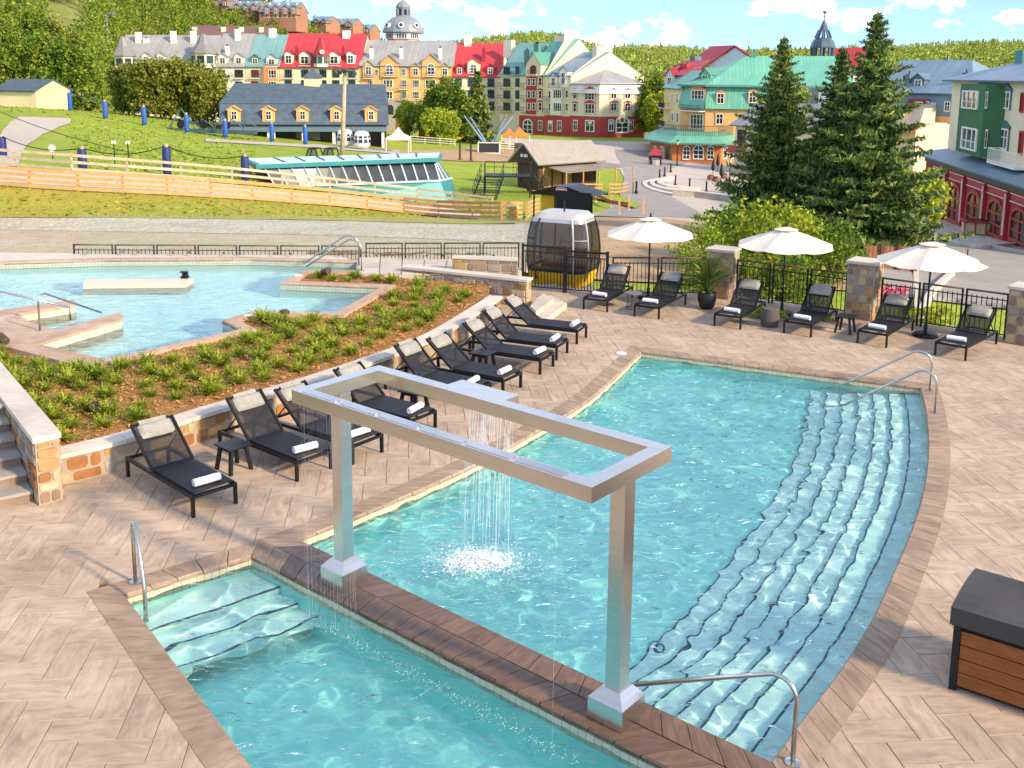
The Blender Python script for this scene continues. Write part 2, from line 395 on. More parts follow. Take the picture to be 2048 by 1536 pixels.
GRASS = groundmat('grass', ['#7d9a24', '#94ab34', '#688518', '#a8a650'], [.06, .5, 3.0], .8, 5.0)
DRYGRASS = groundmat('dry_grass', ['#94962a', '#a99a3a', '#7b8522', '#b4a156'], [.15, .7, 4.0], .8, 6.0)
GRAVEL = groundmat('gravel', ['#cbb99b', '#d6c8af', '#b39f82', '#9a8a70'], [.2, 1.2, 9.0], .7, 14.0)
ROCKBANK = groundmat('rock_bank', ['#cfc6b2', '#b3a791', '#dcd2be', '#857a69'], [.4, 1.5, 7.0], 1.0, 4.0)
DIRT = groundmat('dirt', ['#a98a66', '#b79b78', '#94775a', '#c0a98a'], [.2, 1.0, 6.0], .6, 9.0)
ASPH = groundmat('asphalt', ['#8d8a87', '#9a9692', '#7f7c7a', '#a5a09a'], [.08, .6, 12.0], .25, 30.0)
PLAZA = groundmat('plaza_paving', ['#b5aaa0', '#c2b7ab', '#a69b91', '#bdb4aa'], [.1, .8, 6.0], .2, 20.0)
CONC = M('concrete', '#c9c0b2', .85, var=.12, vs=1.5, bump=.15)

xs = np.concatenate([np.linspace(-175, -70, 36)[:-1], np.linspace(-70, 80, 151), np.linspace(80, 160, 28)[1:]])
ys = np.concatenate([np.linspace(14, 150, 171)[:-1], np.linspace(150, 335, 94)])
XX, YY = np.meshgrid(xs, ys); ZZ = tz(XX, YY)
ZZ = np.where(inside_np(XX, YY, [(-24, 0), (-24, 34.5), (1.0, 34), (2.5, 30.6), (6.6, 29.9), (10.0, 27.2), (13.4, 24.4), (17, 21.5), (17, 0)]), np.minimum(ZZ, -.95), ZZ)
ZZ = np.where(inside_np(XX, YY, [(-14, 0), (-14, 13), (-5, 16), (3, 26), (9.5, 23), (14, 18), (14, 0)]), np.minimum(ZZ, -1.7), ZZ)
idx = np.arange(XX.size).reshape(XX.shape)
fc = np.stack([idx[:-1, :-1], idx[:-1, 1:], idx[1:, 1:], idx[1:, :-1]], -1).reshape(-1, 4)
tag(obj('terrain', npmesh('terrain', np.stack([XX, YY, ZZ], -1).reshape(-1, 3), fc, GRASS, True)), kind='structure')
mb = MB(); mb.quad((-6000, 300, -14), (6000, 300, -14), (6000, 9000, -14), (-6000, 9000, -14)); mb.quad((-6000, -60, -14.2), (6000, -60, -14.2), (6000, 320, -14.2), (-6000, 320, -14.2))
tag(mb.build('ground', GRASS), kind='structure')

def ribbon(name, rows, mat, lift=.05, k=4, cross=8, kind='structure', thick=None):
    """Sheet laid over the terrain between two edges given as rows of (left px, left py, right px, right py)."""
    Lp = [gt(r[0], r[1]) for r in rows]; Rp = [gt(r[2], r[3]) for r in rows]
    Ls = catmull(Lp, 1e9) if False else Lp
    n = len(rows); A = []; B = []
    for i in range(n-1):
        for j in range(k): A.append(Lp[i].lerp(Lp[i+1], j/k)); B.append(Rp[i].lerp(Rp[i+1], j/k))
    A.append(Lp[-1]); B.append(Rp[-1])
    A = np.array([p[:2] for p in A]); B = np.array([p[:2] for p in B]); t = np.linspace(0, 1, cross+1)
    G = A[:, None, :]*(1-t)[None, :, None]+B[:, None, :]*t[None, :, None]
    z = tz(G[..., 0], G[..., 1])+lift
    v = np.concatenate([G, z[..., None]], -1); idx = np.arange(v.shape[0]*v.shape[1]).reshape(v.shape[:2])
    f = np.stack([idx[:-1, :-1], idx[:-1, 1:], idx[1:, 1:], idx[1:, :-1]], -1).reshape(-1, 4)
    me = npmesh(name, v.reshape(-1, 3), f, mat, True)
    if sum(p.normal.z for p in me.polygons) < 0: me.flip_normals()
    return tag(obj(name, me), kind=kind)
# grass bank below the timber fence, gravel terrace, rocky cut
ribbon('dry_grass_bank', [(-60, 370, -60, 436), (120, 376, 120, 437), (250, 384, 250, 438), (500, 400, 500, 441), (700, 418, 700, 444), (820, 428, 820, 447), (960, 441, 960, 450), (1040, 440, 1040, 448)], DRYGRASS, .07, 5, 8)
ribbon('rock_cut', [(-60, 438, -60, 462), (120, 439, 120, 465), (300, 440, 300, 468), (450, 442, 450, 471), (600, 444, 600, 473), (710, 446, 710, 477), (820, 449, 820, 480), (960, 452, 960, 487), (1060, 452, 1060, 490)], ROCKBANK, .095, 5, 8)
ribbon('gravel_track', [(-120, 450, -120, 522), (0, 450, 0, 522), (250, 454, 250, 522), (500, 458, 500, 522), (650, 462, 650, 522), (800, 466, 800, 524), (1000, 474, 1000, 530), (1080, 488, 1080, 560)], GRAVEL, .08, 5, 8)
ribbon('dirt_lot', [(1030, 446, 1030, 540), (1100, 441, 1100, 555), (1180, 437, 1180, 562), (1250, 437, 1250, 566), (1350, 441, 1350, 570), (1430, 452, 1430, 574), (1520, 466, 1520, 578), (1600, 480, 1600, 580), (1700, 495, 1700, 585)], DIRT, .07, 6, 12)
ribbon('village_plaza', [(1000, 276, 1340, 285), (1010, 288, 1345, 305), (1040, 300, 1500, 325), (1150, 318, 1560, 345), (1240, 340, 1580, 380), (1255, 365, 1570, 420), (1250, 395, 1480, 428), (1235, 420, 1440, 438), (1160, 432, 1440, 452)], PLAZA, .06, 8, 16)
ribbon('promenade', [(1230, 300, 1330, 300), (1240, 325, 1375, 325), (1250, 350, 1330, 350), (1240, 395, 1345, 395), (1222, 415, 1385, 418), (1180, 434, 1440, 442)], ASPH, .075, 8, 10)
ribbon('road', [(1760, 415, 1880, 420), (1790, 440, 1900, 436), (1800, 470, 2010, 470), (1790, 500, 2120, 512), (1780, 540, 2160, 560), (1760, 590, 2200, 640), (1720, 640, 2230, 760)], ASPH, .06, 8, 14)
ribbon('hill_path', [(-30, 196, 40, 204), (0, 204, 80, 215), (50, 213, 118, 222)], PLAZA, .08, 5, 4)
ribbon('hill_path', [(40, 234, 143, 238), (20, 246, 140, 247), (5, 262, 118, 255), (0, 275, 85, 270), (-20, 290, 55, 290), (-40, 312, 42, 312), (-60, 335, 36, 335)], PLAZA, .08, 6, 5)
ribbon('hill_path', [(410, 278, 410, 284), (520, 285, 520, 290), (640, 290, 640, 297), (760, 298, 760, 306), (880, 306, 880, 320), (1000, 316, 1000, 326)], PLAZA, .08, 5, 3)
ribbon('play_yard', [(800, 302, 800, 315), (900, 300, 900, 322), (1000, 296, 1000, 326), (1080, 300, 1080, 322), (1180, 300, 1180, 318)], DIRT, .09, 5, 6)

# ------------------------------------------------------------------ pool terrace: outlines on the deck (z = 0)
def G(lst, z=0.0): return [gp(x, y, z) for x, y in lst]
far_edge = G([(1283, 703), (1840, 775)])
right_edge = catmull(G([(1840, 775), (1850, 815), (1855, 860), (1856, 900), (1851, 952), (1840, 1005), (1817, 1073), (1783, 1152), (1753, 1220), (1717, 1283), (1671, 1352), (1603, 1440), (1543, 1522)]), .25)
right_edge = resample(right_edge, 60)
div_far = [right_edge[-1], gp(597, 1078)]
left_edge = resample(catmull(G([(597, 1078), (706, 1036), (820, 988), (949, 930), (1075, 862), (1172, 804), (1232, 752), (1283, 703)]), .25), 44)
MAIN = far_edge[:1]+resample(far_edge, 20)[1:-1]+right_edge+resample(div_far, 24)[1:-1]+left_edge[:-1]     # clockwise seen from above
sp1, sp2 = gp(503, 1111), gp(250, 1189)
av = Vector((math.cos(-.6981), math.sin(-.6981), 0)); bv = Vector((-av.y, av.x, 0))
sdir = (gp(462, 1475)-sp2).normalized()
SPA = resample([sp2, sp1], 6)[:-1]+resample([sp1, sp1+av*7.6], 28)[:-1]+resample([sp1+av*7.6, sp2+sdir*7.6], 6)[:-1]+resample([sp2+sdir*7.6, sp2], 28)[:-1]
WALLC = resample(catmull([Vector((*p, 0)) for p in ((-7.05, 14.62), (-6.12, 15.5), (-5.17, 16.85), (-4.25, 18.0), (-3.2, 19.45), (-1.8, 21.8), (-.8, 24.6), (-.28, 26.3))], .2), 40)

# paver material: sawn sandstone, streaks along the slab
def pavermat(name, c1, c2, c3, island=.13):
    m = bpy.data.materials.new(name); m.use_nodes = True; nt = m.node_tree; n = nt.nodes; l = nt.links; b = n['Principled BSDF']
    uv = n.new('ShaderNodeUVMap'); oi = n.new('ShaderNodeObjectInfo'); ge = n.new('ShaderNodeNewGeometry')
    ad = n.new('ShaderNodeMath'); ad.operation = 'ADD'; l.new(oi.outputs['Random'], ad.inputs[0]); l.new(ge.outputs['Random Per Island'], ad.inputs[1])
    fr = n.new('ShaderNodeMath'); fr.operation = 'FRACT'; l.new(ad.outputs[0], fr.inputs[0])
    cx = n.new('ShaderNodeCombineXYZ'); k = n.new('ShaderNodeMath'); k.operation = 'MULTIPLY'; l.new(fr.outputs[0], k.inputs[0]); k.inputs[1].default_value = 53.0
    for i in range(3): l.new(k.outputs[0], cx.inputs[i])
    va = n.new('ShaderNodeVectorMath'); va.operation = 'ADD'; l.new(uv.outputs[0], va.inputs[0]); l.new(cx.outputs[0], va.inputs[1])
    mp1 = n.new('ShaderNodeMapping'); mp1.inputs['Scale'].default_value = (1.8, 6.5, 1); l.new(va.outputs[0], mp1.inputs[0])
    n1 = n.new('ShaderNodeTexNoise'); n1.inputs['Scale'].default_value = 1.6; n1.inputs['Detail'].default_value = 7; n1.inputs['Roughness'].default_value = .68; n1.inputs['Distortion'].default_value = .55; l.new(mp1.outputs[0], n1.inputs[0])
    n2 = n.new('ShaderNodeTexNoise'); n2.inputs['Scale'].default_value = 2.6; n2.inputs['Detail'].default_value = 3; l.new(va.outputs[0], n2.inputs[0])
    r1 = n.new('ShaderNodeMapRange'); r1.inputs[1].default_value = .36; r1.inputs[2].default_value = .66; l.new(n1.outputs[0], r1.inputs[0])
    m1 = n.new('ShaderNodeMixRGB'); l.new(r1.outputs[0], m1.inputs[0]); m1.inputs[1].default_value = (*srgb(c1), 1); m1.inputs[2].default_value = (*srgb(c2), 1)
    r2 = n.new('ShaderNodeMapRange'); r2.inputs[1].default_value = .45; r2.inputs[2].default_value = .75; r2.inputs[4].default_value = .55; l.new(n2.outputs[0], r2.inputs[0])
    m2 = n.new('ShaderNodeMixRGB'); l.new(r2.outputs[0], m2.inputs[0]); l.new(m1.outputs[0], m2.inputs[1]); m2.inputs[2].default_value = (*srgb(c3), 1)
    hs = n.new('ShaderNodeHueSaturation'); v = n.new('ShaderNodeMath'); v.operation = 'MULTIPLY_ADD'; l.new(fr.outputs[0], v.inputs[0]); v.inputs[1].default_value = 2*island; v.inputs[2].default_value = 1-island
    l.new(v.outputs[0], hs.inputs['Value']); l.new(m2.outputs[0], hs.inputs['Color'])
    nw = n.new('ShaderNodeTexNoise'); nw.inputs['Scale'].default_value = .7; nw.inputs['Detail'].default_value = 6; l.new(ge.outputs['Position'], nw.inputs[0])
    rw = n.new('ShaderNodeMapRange'); rw.inputs[1].default_value = .35; rw.inputs[2].default_value = .7; rw.inputs[3].default_value = 1.06; rw.inputs[4].default_value = .80; l.new(nw.outputs[0], rw.inputs[0])
    ww = n.new('ShaderNodeVectorMath'); ww.operation = 'SCALE'; l.new(hs.outputs[0], ww.inputs[0]); l.new(rw.outputs[0], ww.inputs['Scale'])
    l.new(ww.outputs[0], b.inputs['Base Color']); b.inputs['Roughness'].default_value = .72; b.inputs['Specular IOR Level'].default_value = .3
    bp = n.new('ShaderNodeBump'); bp.inputs['Strength'].default_value = .25; bp.inputs['Distance'].default_value = .01; l.new(n1.outputs[0], bp.inputs['Height']); l.new(bp.outputs[0], b.inputs['Normal'])
    return m
PAVER = pavermat('sandstone_paver', '#c2aa92', '#9b8978', '#cab59f', .07)
COPE = pavermat('coping_stone', '#aa927c', '#84705f', '#b49d87', .10)
WETCOPE = pavermat('wet_coping_stone', '#7c6250', '#5c473a', '#6e5646', .16); WETCOPE.node_tree.nodes['Principled BSDF'].inputs['Roughness'].default_value = .22
UPCOPE = pavermat('upper_coping_stone', '#c0a48e', '#a88b77', '#cbb29e', .06)
JOINT = M('joint_sand', '#6a5a4a', .95, var=.2, vs=6)
FLAG = pavermat('flagstone', '#cbbfb0', '#b3a89a', '#d8cdbf', .08)

COPW = .355
MAIN_OUT = offset(MAIN, -COPW, True); SPA_OUT = offset(SPA, -COPW, True)
if abs(sum(a.x*b.y-b.x*a.y for a, b in zip(MAIN_OUT, MAIN_OUT[1:]+MAIN_OUT[:1]))) < abs(sum(a.x*b.y-b.x*a.y for a, b in zip(MAIN, MAIN[1:]+MAIN[:1]))): MAIN_OUT = offset(MAIN, COPW, True)
if abs(sum(a.x*b.y-b.x*a.y for a, b in zip(SPA_OUT, SPA_OUT[1:]+SPA_OUT[:1]))) < abs(sum(a.x*b.y-b.x*a.y for a, b in zip(SPA, SPA[1:]+SPA[:1]))): SPA_OUT = offset(SPA, COPW, True)

DECK_OUT = [Vector((*p, 0)) for p in ((-13, 4), (13, 4), (15.5, 10), (15.5, 21.4), (13.2, 23.9), (9.9, 26.6), (6.4, 29.3), (2.9, 29.75), (.2, 30.6), (-.7, 30.6), (-.62, 26.5))]+[Vector((p.x-.25, p.y+.1, 0)) for p in reversed(WALLC[:-1])]+[Vector((-13, 14.8, 0))]
deck = flatpoly('pool_deck', [DECK_OUT, MAIN, SPA], -.05, JOINT); tag(deck, kind='structure')
mb = MB(); n = len(DECK_OUT)
for i in range(n):
    a, b = DECK_OUT[i], DECK_OUT[(i+1) % n]; mb.quad((a.x, a.y, -.05), (b.x, b.y, -.05), (b.x, b.y, -3.2), (a.x, a.y, -3.2))
mb.build('deck_edge', CONC, deck)

# --- pavers: herringbone, 0.35 x 0.7 m, clipped along the pool and wall borders
ang = R(6); eu = Vector((math.cos(ang), math.sin(ang))); ev = Vector((-math.sin(ang), math.cos(ang)))
segs = []
for lp in (MAIN_OUT, SPA_OUT): segs += [(lp[i].to_2d(), lp[(i+1) % len(lp)].to_2d()) for i in range(len(lp))]
sA = np.array([s[0] for s in segs]); sB = np.array([s[1] for s in segs]); sD = sB-sA; sL2 = (sD**2).sum(1)
def clip(poly, p, nrm):
    out = []
    for i in range(len(poly)):
        a, b = poly[i], poly[(i+1) % len(poly)]; da, db = (a-p).dot(nrm), (b-p).dot(nrm)
        if da >= 0: out.append(a)
        if (da >= 0) != (db >= 0): out.append(a+(b-a)*(da/(da-db)))
    return out
tiles = []
W = .35; gap = .008
for i in range(-80, 90):
    for j in range(-10, 130):
        k = (i+j) % 4
        # herringbone on a unit grid: horizontal slabs at k==0, vertical at k==2
        if k == 0: u0, v0, du, dv = i, j, 2, 1
        elif k == 2: u0, v0, du, dv = i, j-0, 1, 2
        else: continue
        if k == 2: v0 = j
        cxy = eu*((u0+du/2)*W)+ev*((v0+dv/2)*W)
        if not (-9 < cxy.x < 13.5 and 6.8 < cxy.y < 30.6): continue
        tiles.append((cxy, du, dv))
def rect(c, du, dv):
    a, b = du*W/2-gap/2, dv*W/2-gap/2
    return [c-eu*a-ev*b, c+eu*a-ev*b, c+eu*a+ev*b, c-eu*a+ev*b]
MAIN2, SPA2, DO2 = [(p.x, p.y) for p in MAIN_OUT], [(p.x, p.y) for p in SPA_OUT], [(p.x, p.y) for p in DECK_OUT]
whole = []; cut = []
CORN = [np.array(lp[i].to_2d()) for lp in (MAIN_OUT, SPA_OUT) for i in range(len(lp)) if (lp[i]-lp[i-1]).angle(lp[(i+1) % len(lp)]-lp[i]) > .35]
for c, du, dv in tiles:
    if not inside(c.x, c.y, DO2): continue
    p = np.array(c); t = np.clip(((p-sA)*sD).sum(1)/sL2, 0, 1); q = sA+sD*t[:, None]; dd = ((q-p)**2).sum(1); k = int(dd.argmin()); dist = math.sqrt(dd[k])
    if -.4 < (Vector((c.x, c.y, 0))-sp1).dot(bv) < 1.1 and .1 < (Vector((c.x, c.y, 0))-sp1).dot(av) < 6.7: continue
    inn = inside(c.x, c.y, MAIN2) or inside(c.x, c.y, SPA2)
    if inn and dist > .38: continue
    if not inn and min((p-k_)@(p-k_) for k_ in CORN) < .36: whole.append((c, du, dv)); continue
    if dist < .42:
        dn = Vector((-(sD[k][1]), sD[k][0])).normalized(); mid = Vector(q[k]); tst = mid+dn*.02
        if inside(tst.x, tst.y, MAIN2) or inside(tst.x, tst.y, SPA2): dn = -dn
        pl = clip(rect(c, du, dv), mid-dn*.004, dn)
        if len(pl) < 3: continue
        cc = sum(pl, Vector((0, 0)))/len(pl)
        if inside(cc.x, cc.y, MAIN2) or inside(cc.x, cc.y, SPA2): continue
        if len(pl) >= 3: cut.append((c, pl, du > dv))
    else: whole.append((c, du, dv))
whole.sort(key=lambda t: t[0].y+abs(t[0].x)*.2)
th = .045
def paver_mesh(L_, W_):
    mb = MB(); x, y = L_/2-gap/2, W_/2-gap/2; e = .003
    b = [(-x, -y), (x, -y), (x, y), (-x, y)]; t = [(-x+e, -y+e), (x-e, -y+e), (x-e, y-e), (-x+e, y-e)]
    mb.poly([(q[0], q[1], 0) for q in t], [(q[0], q[1]) for q in t])
    for k in range(4):
        a, c_ = b[k], b[(k+1) % 4]; ta, tc_ = t[k], t[(k+1) % 4]
        mb.poly([(a[0], a[1], -e), (c_[0], c_[1], -e), (tc_[0], tc_[1], 0), (ta[0], ta[1], 0)], [a, c_, tc_, ta])
        mb.poly([(a[0], a[1], -th), (c_[0], c_[1], -th), (c_[0], c_[1], -e), (a[0], a[1], -e)], [a, c_, c_, a])
    return mb.mesh('paver', PAVER)
PM = paver_mesh(2*W, W)
for c, du, dv in whole[:300]:
    obj('paver', PM, deck, Matrix.Translation((c.x, c.y, -.004+random.uniform(-.0025, .0015))) @ Matrix.Rotation(ang if du > dv else ang+R(90), 4, 'Z'))
mb = MB()
def putpoly(pl, horiz, z):
    off = (random.uniform(0, 60), random.uniform(0, 60)); A_, B_ = (eu, ev) if horiz else (ev, eu)
    uv = [(q.dot(A_)+off[0], q.dot(B_)+off[1]) for q in pl]
    mb.poly([(q.x, q.y, z) for q in pl], uv)
    n = len(pl); i0 = len(mb.v)-n
    for k in range(n):
        a, b = pl[k], pl[(k+1) % n]; j = len(mb.v); mb.v += [(a.x, a.y, -.048), (b.x, b.y, -.048)]; mb.f.append((j, j+1, i0+(k+1) % n, i0+k)); mb.uv += [uv[k], uv[(k+1) % n], uv[(k+1) % n], uv[k]]
for c, du, dv in whole[300:]: putpoly(rect(c, du, dv), du > dv, -.004+random.uniform(-.002, .0015))
for c, pl, h in cut: putpoly(pl, h, -.004+random.uniform(-.002, .001))
tag(mb.build('paver_field', PAVER, deck), kind='stuff')

# --- pools
TILE = M('pool_tile', '#d6cdb8', .35, var=.1, vs=20)
def tilemat(name, c, grout, size=.05, rough=.25):
    m = bpy.data.materials.new(name); m.use_nodes = True; nt = m.node_tree; n = nt.nodes; l = nt.links; b = n['Principled BSDF']
    uv = n.new('ShaderNodeUVMap'); br = n.new('ShaderNodeTexBrick'); l.new(uv.outputs[0], br.inputs[0]); br.offset = 0
    br.inputs['Scale'].default_value = 1.0; br.inputs['Brick Width'].default_value = size; br.inputs['Row Height'].default_value = size; br.inputs['Mortar Size'].default_value = size*.06
    br.inputs['Color1'].default_value = (*srgb(c), 1); br.inputs['Color2'].default_value = (*[x*.86 for x in srgb(c)], 1); br.inputs['Mortar'].default_value = (*srgb(grout), 1)
    l.new(br.outputs[0], b.inputs['Base Color']); b.inputs['Roughness'].default_value = rough
    bp = n.new('ShaderNodeBump'); bp.inputs['Strength'].default_value = .4; bp.inputs['Distance'].default_value = .004; bp.invert = True; l.new(br.outputs['Fac'], bp.inputs['Height']); l.new(bp.outputs[0], b.inputs['Normal'])
    return m
BANDT = tilemat('waterline_tile', '#cfc4a6', '#a89f88', .1)
PLASTER = M('pool_plaster', (.42, .93, .86), .6, var=.06, vs=1.2, spec=.2)
PLASTW = M('pool_step_plaster', (.68, .93, .90), .6, var=.06, vs=1.5, spec=.2)
UPPLAST = M('upper_pool_plaster', (.62, .86, .86), .6, var=.06, vs=1.2, spec=.2)
NOSE = M('step_nosing_tile', (.03, .07, .14), .3, var=.3, vs=30)
def basin(name, loop, ztop, zband, depth, bandm, plast, parent=None, floorz=None):
    mb = MB(); mb2 = MB(); n = len(loop); u = 0
    for i in range(n):
        a, b = loop[i], loop[(i+1) % n]; w = (b-a).length
        mb.quad((a.x, a.y, ztop), (b.x, b.y, ztop), (b.x, b.y, zband), (a.x, a.y, zband), [(u, 0), (u+w, 0), (u+w, zband-ztop), (u, zband-ztop)])
        mb2.quad((a.x, a.y, zband), (b.x, b.y, zband), (b.x, b.y, depth), (a.x, a.y, depth)); u += w
    root = thing(name, None, None, (loop[0].x, loop[0].y, 0)); root['kind'] = 'structure'
    mb.build('tile_band', bandm, root); mb2.build('pool_wall', plast, root)
    flatpoly('pool_floor', [loop], depth, plast, root)
    return root
def coping(loop, root, mat, w, z, step=.3, flip=1, thick=.07, wetf=None):
    n = len(loop); closed = loop+loop[:1]; out = offset(loop, w*flip, True); outc = out+out[:1]
    # split into stones: walk the loop, start a new stone at corners
    runs = [[0]]
    for i in range(1, n):
        a, b, c = closed[i-1], closed[i], closed[i+1]
        if (b-a).angle(c-b) > .35: runs[-1].append(i); runs.append([i])
        else: runs[-1].append(i)
    runs[-1].append(n)
    cnt = 0
    for run in runs:
        A = [closed[i] for i in run]; B = [outc[i] for i in run]; m = max(1, round(plen(A)/step))
        As, Bs = resample(A, m), resample(B, m)
        if len(A) < 2: continue
        for k in range(m):
            a, b, c, d = As[k], As[k+1], Bs[k+1], Bs[k]; g = (b-a).normalized()*.0045
            a, b, c, d = a+g, b-g, c-g, d+g
            ins = (d-a).normalized()*.022
            mb = MB(); top = [a+ins*1.0, b+ins*1.0, c, d]
            mat_ = mat
            zz = z+random.uniform(-.0015, .0015)
            t = [(q.x, q.y, zz) for q in top]; ed = [(a.x, a.y, zz-.02), (b.x, b.y, zz-.02)]; bo = [(q.x, q.y, zz-thick) for q in (a, b, c, d)]
            L_ = (b-a).length; uv = [(0, 0), (0, L_), (w, L_), (w, 0)]
            mb.poly(t, uv); mb.poly([ed[0], ed[1], t[1], t[0]], [(0, 0), (0, L_), (.03, L_), (.03, 0)])
            mb.poly([bo[0], bo[1], ed[1], ed[0]], [(0, 0), (0, L_), (.05, L_), (.05, 0)])
            for q in ((1, 2), (2, 3), (3, 0)): mb.poly([bo[q[0]], bo[q[1]], t[q[1]], t[q[0]]], [(0, 0), (w, 0), (w, .06), (0, .06)])
            mb.poly(bo[::-1], uv)
            mb.build('coping_stone', wetf(a) if wetf else mat_, root); cnt += 1
    return cnt
def flipsign(loop):
    s = sum(a.x*b.y-b.x*a.y for a, b in zip(loop, loop[1:]+loop[:1])); return 1 if s > 0 else -1
WZ = -.13
def divwet(a):
    d = (a-sp1).dot(bv); e = (a-sp1).dot(av); return WETCOPE if -.1 < d < .9 and .45 < e < 7.5 else COPE
main_pool = basin('main_pool', MAIN, -.05, -.24, -.845, BANDT, PLASTER)
coping(MAIN, main_pool, COPE, COPW, .004, .3, flipsign(MAIN), wetf=divwet)
spa = basin('spa_pool', SPA, -.05, -.24, -1.15, BANDT, PLASTER)
coping(SPA, spa, COPE, COPW, .001, .3, flipsign(SPA), wetf=divwet)
# curved entry steps along the right side of the main pool
sg = 1
t_ = offset(right_edge, .3); 
if not inside(t_[30].x, t_[30].y, MAIN): sg = -1
NS = 7; SW = .31
curves = [right_edge]+[offset(right_edge, sg*SW*(k+1)) for k in range(NS)]
fl0, fl1 = far_edge[0], far_edge[1]
def trimc(c): return c
for k in range(NS):
    z = -.24-.085*k; a, b = curves[k], curves[k+1]; mb = MB(); nb = MB()
    for i in range(len(a)-1):
        p, q, r, s = a[i], a[i+1], b[i+1], b[i]
        mb.quad((p.x, p.y, z), (q.x, q.y, z), (r.x, r.y, z), (s.x, s.y, z)); mb.quad((s.x, s.y, z), (r.x, r.y, z), (r.x, r.y, z-.085), (s.x, s.y, z-.085))
        s2, r2 = s.lerp(p, .085), r.lerp(q, .085)
        nb.quad((s.x, s.y, z+.004), (r.x, r.y, z+.004), (r2.x, r2.y, z+.004), (s2.x, s2.y, z+.004))
    st = mb.build('step', PLASTW, main_pool)
    nb.build('nosing', NOSE, st)
for k in range(3):                                                    # spa steps parallel to its back edge
    z = -.34-.16*k; e0, e1 = sp2, sp1; back = (sp1-sp2).normalized(); nin = Vector((back.y, -back.x, 0))
    if nin.y > 0: nin = -nin
    q0, q1 = [.0, .62, .98][k], [.62, .98, 1.34][k]
    def onl(d): return (sp2+sdir*(d/abs(sdir.dot(nin))), sp1+av*(d/max(.05, abs(av.dot(nin)))) if abs(av.dot(nin)) > .2 else sp1+nin*d+back*0)
    a0, b0 = onl(q0); a1, b1 = onl(q1)
    mb = MB(); mb.quad((a0.x, a0.y, z), (b0.x, b0.y, z), (b1.x, b1.y, z), (a1.x, a1.y, z)); mb.quad((a1.x, a1.y, z), (b1.x, b1.y, z), (b1.x, b1.y, z-.16), (a1.x, a1.y, z-.16))
    st = mb.build('step', PLASTW, spa); nb = MB(); c0, c1 = a1.lerp(a0, .05/(q1-q0)), b1.lerp(b0, .05/(q1-q0))
    nb.quad((a1.x, a1.y, z+.004), (b1.x, b1.y, z+.004), (c1.x, c1.y, z+.004), (c0.x, c0.y, z+.004)); nb.build('nosing', NOSE, st)

# --- water
def watermat(name, tintc, rough=.02, bump=0.0, bs=6.0):
    m = bpy.data.materials.new(name); m.use_nodes = True; nt = m.node_tree; n = nt.nodes; l = nt.links
    n.remove(n['Principled BSDF'])
    rf = n.new('ShaderNodeBsdfRefraction'); rf.inputs['Color'].default_value = (*tintc, 1); rf.inputs['IOR'].default_value = 1.33; rf.inputs['Roughness'].default_value = 0
    tp = n.new('ShaderNodeBsdfTransparent'); tp.inputs[0].default_value = (*tintc, 1)
    gl = n.new('ShaderNodeBsdfGlossy'); gl.inputs['Roughness'].default_value = rough; gl.inputs['Color'].default_value = (1, 1, 1, 1)
    fr = n.new('ShaderNodeFresnel'); fr.inputs['IOR'].default_value = 1.33
    m1 = n.new('ShaderNodeMixShader'); m1.inputs[0].default_value = WMIX; l.new(rf.outputs[0], m1.inputs[1]); l.new(tp.outputs[0], m1.inputs[2])
    m2 = n.new('ShaderNodeMixShader'); gm = n.new('ShaderNodeNewGeometry'); ib = n.new('ShaderNodeMath'); ib.operation = 'SUBTRACT'; ib.inputs[0].default_value = 1; l.new(gm.outputs['Backfacing'], ib.inputs[1]); fm = n.new('ShaderNodeMath'); fm.operation = 'MULTIPLY'; l.new(fr.outputs[0], fm.inputs[0]); l.new(ib.outputs[0], fm.inputs[1]); l.new(fm.outputs[0], m2.inputs[0]); l.new(m1.outputs[0], m2.inputs[1]); l.new(gl.outputs[0], m2.inputs[2])
    if bump:
        t = n.new('ShaderNodeTexCoord'); mpn = n.new('ShaderNodeMapping'); mpn.inputs['Scale'].default_value = (.6, 1.25, 1); l.new(t.outputs['Object'], mpn.inputs[0])
        no = n.new('ShaderNodeTexNoise'); no.inputs['Scale'].default_value = bs; no.inputs['Detail'].default_value = 2.5; no.inputs['Distortion'].default_value = .8; l.new(mpn.outputs[0], no.inputs[0])
        bp = n.new('ShaderNodeBump'); bp.inputs['Strength'].default_value = bump; bp.inputs['Distance'].default_value = .13; l.new(no.outputs[0], bp.inputs['Height'])
        for q in (gl, fr): l.new(bp.outputs[0], q.inputs['Normal'])
    l.new(m2.outputs[0], n['Material Output'].inputs[0]); return m
WMIX = .0
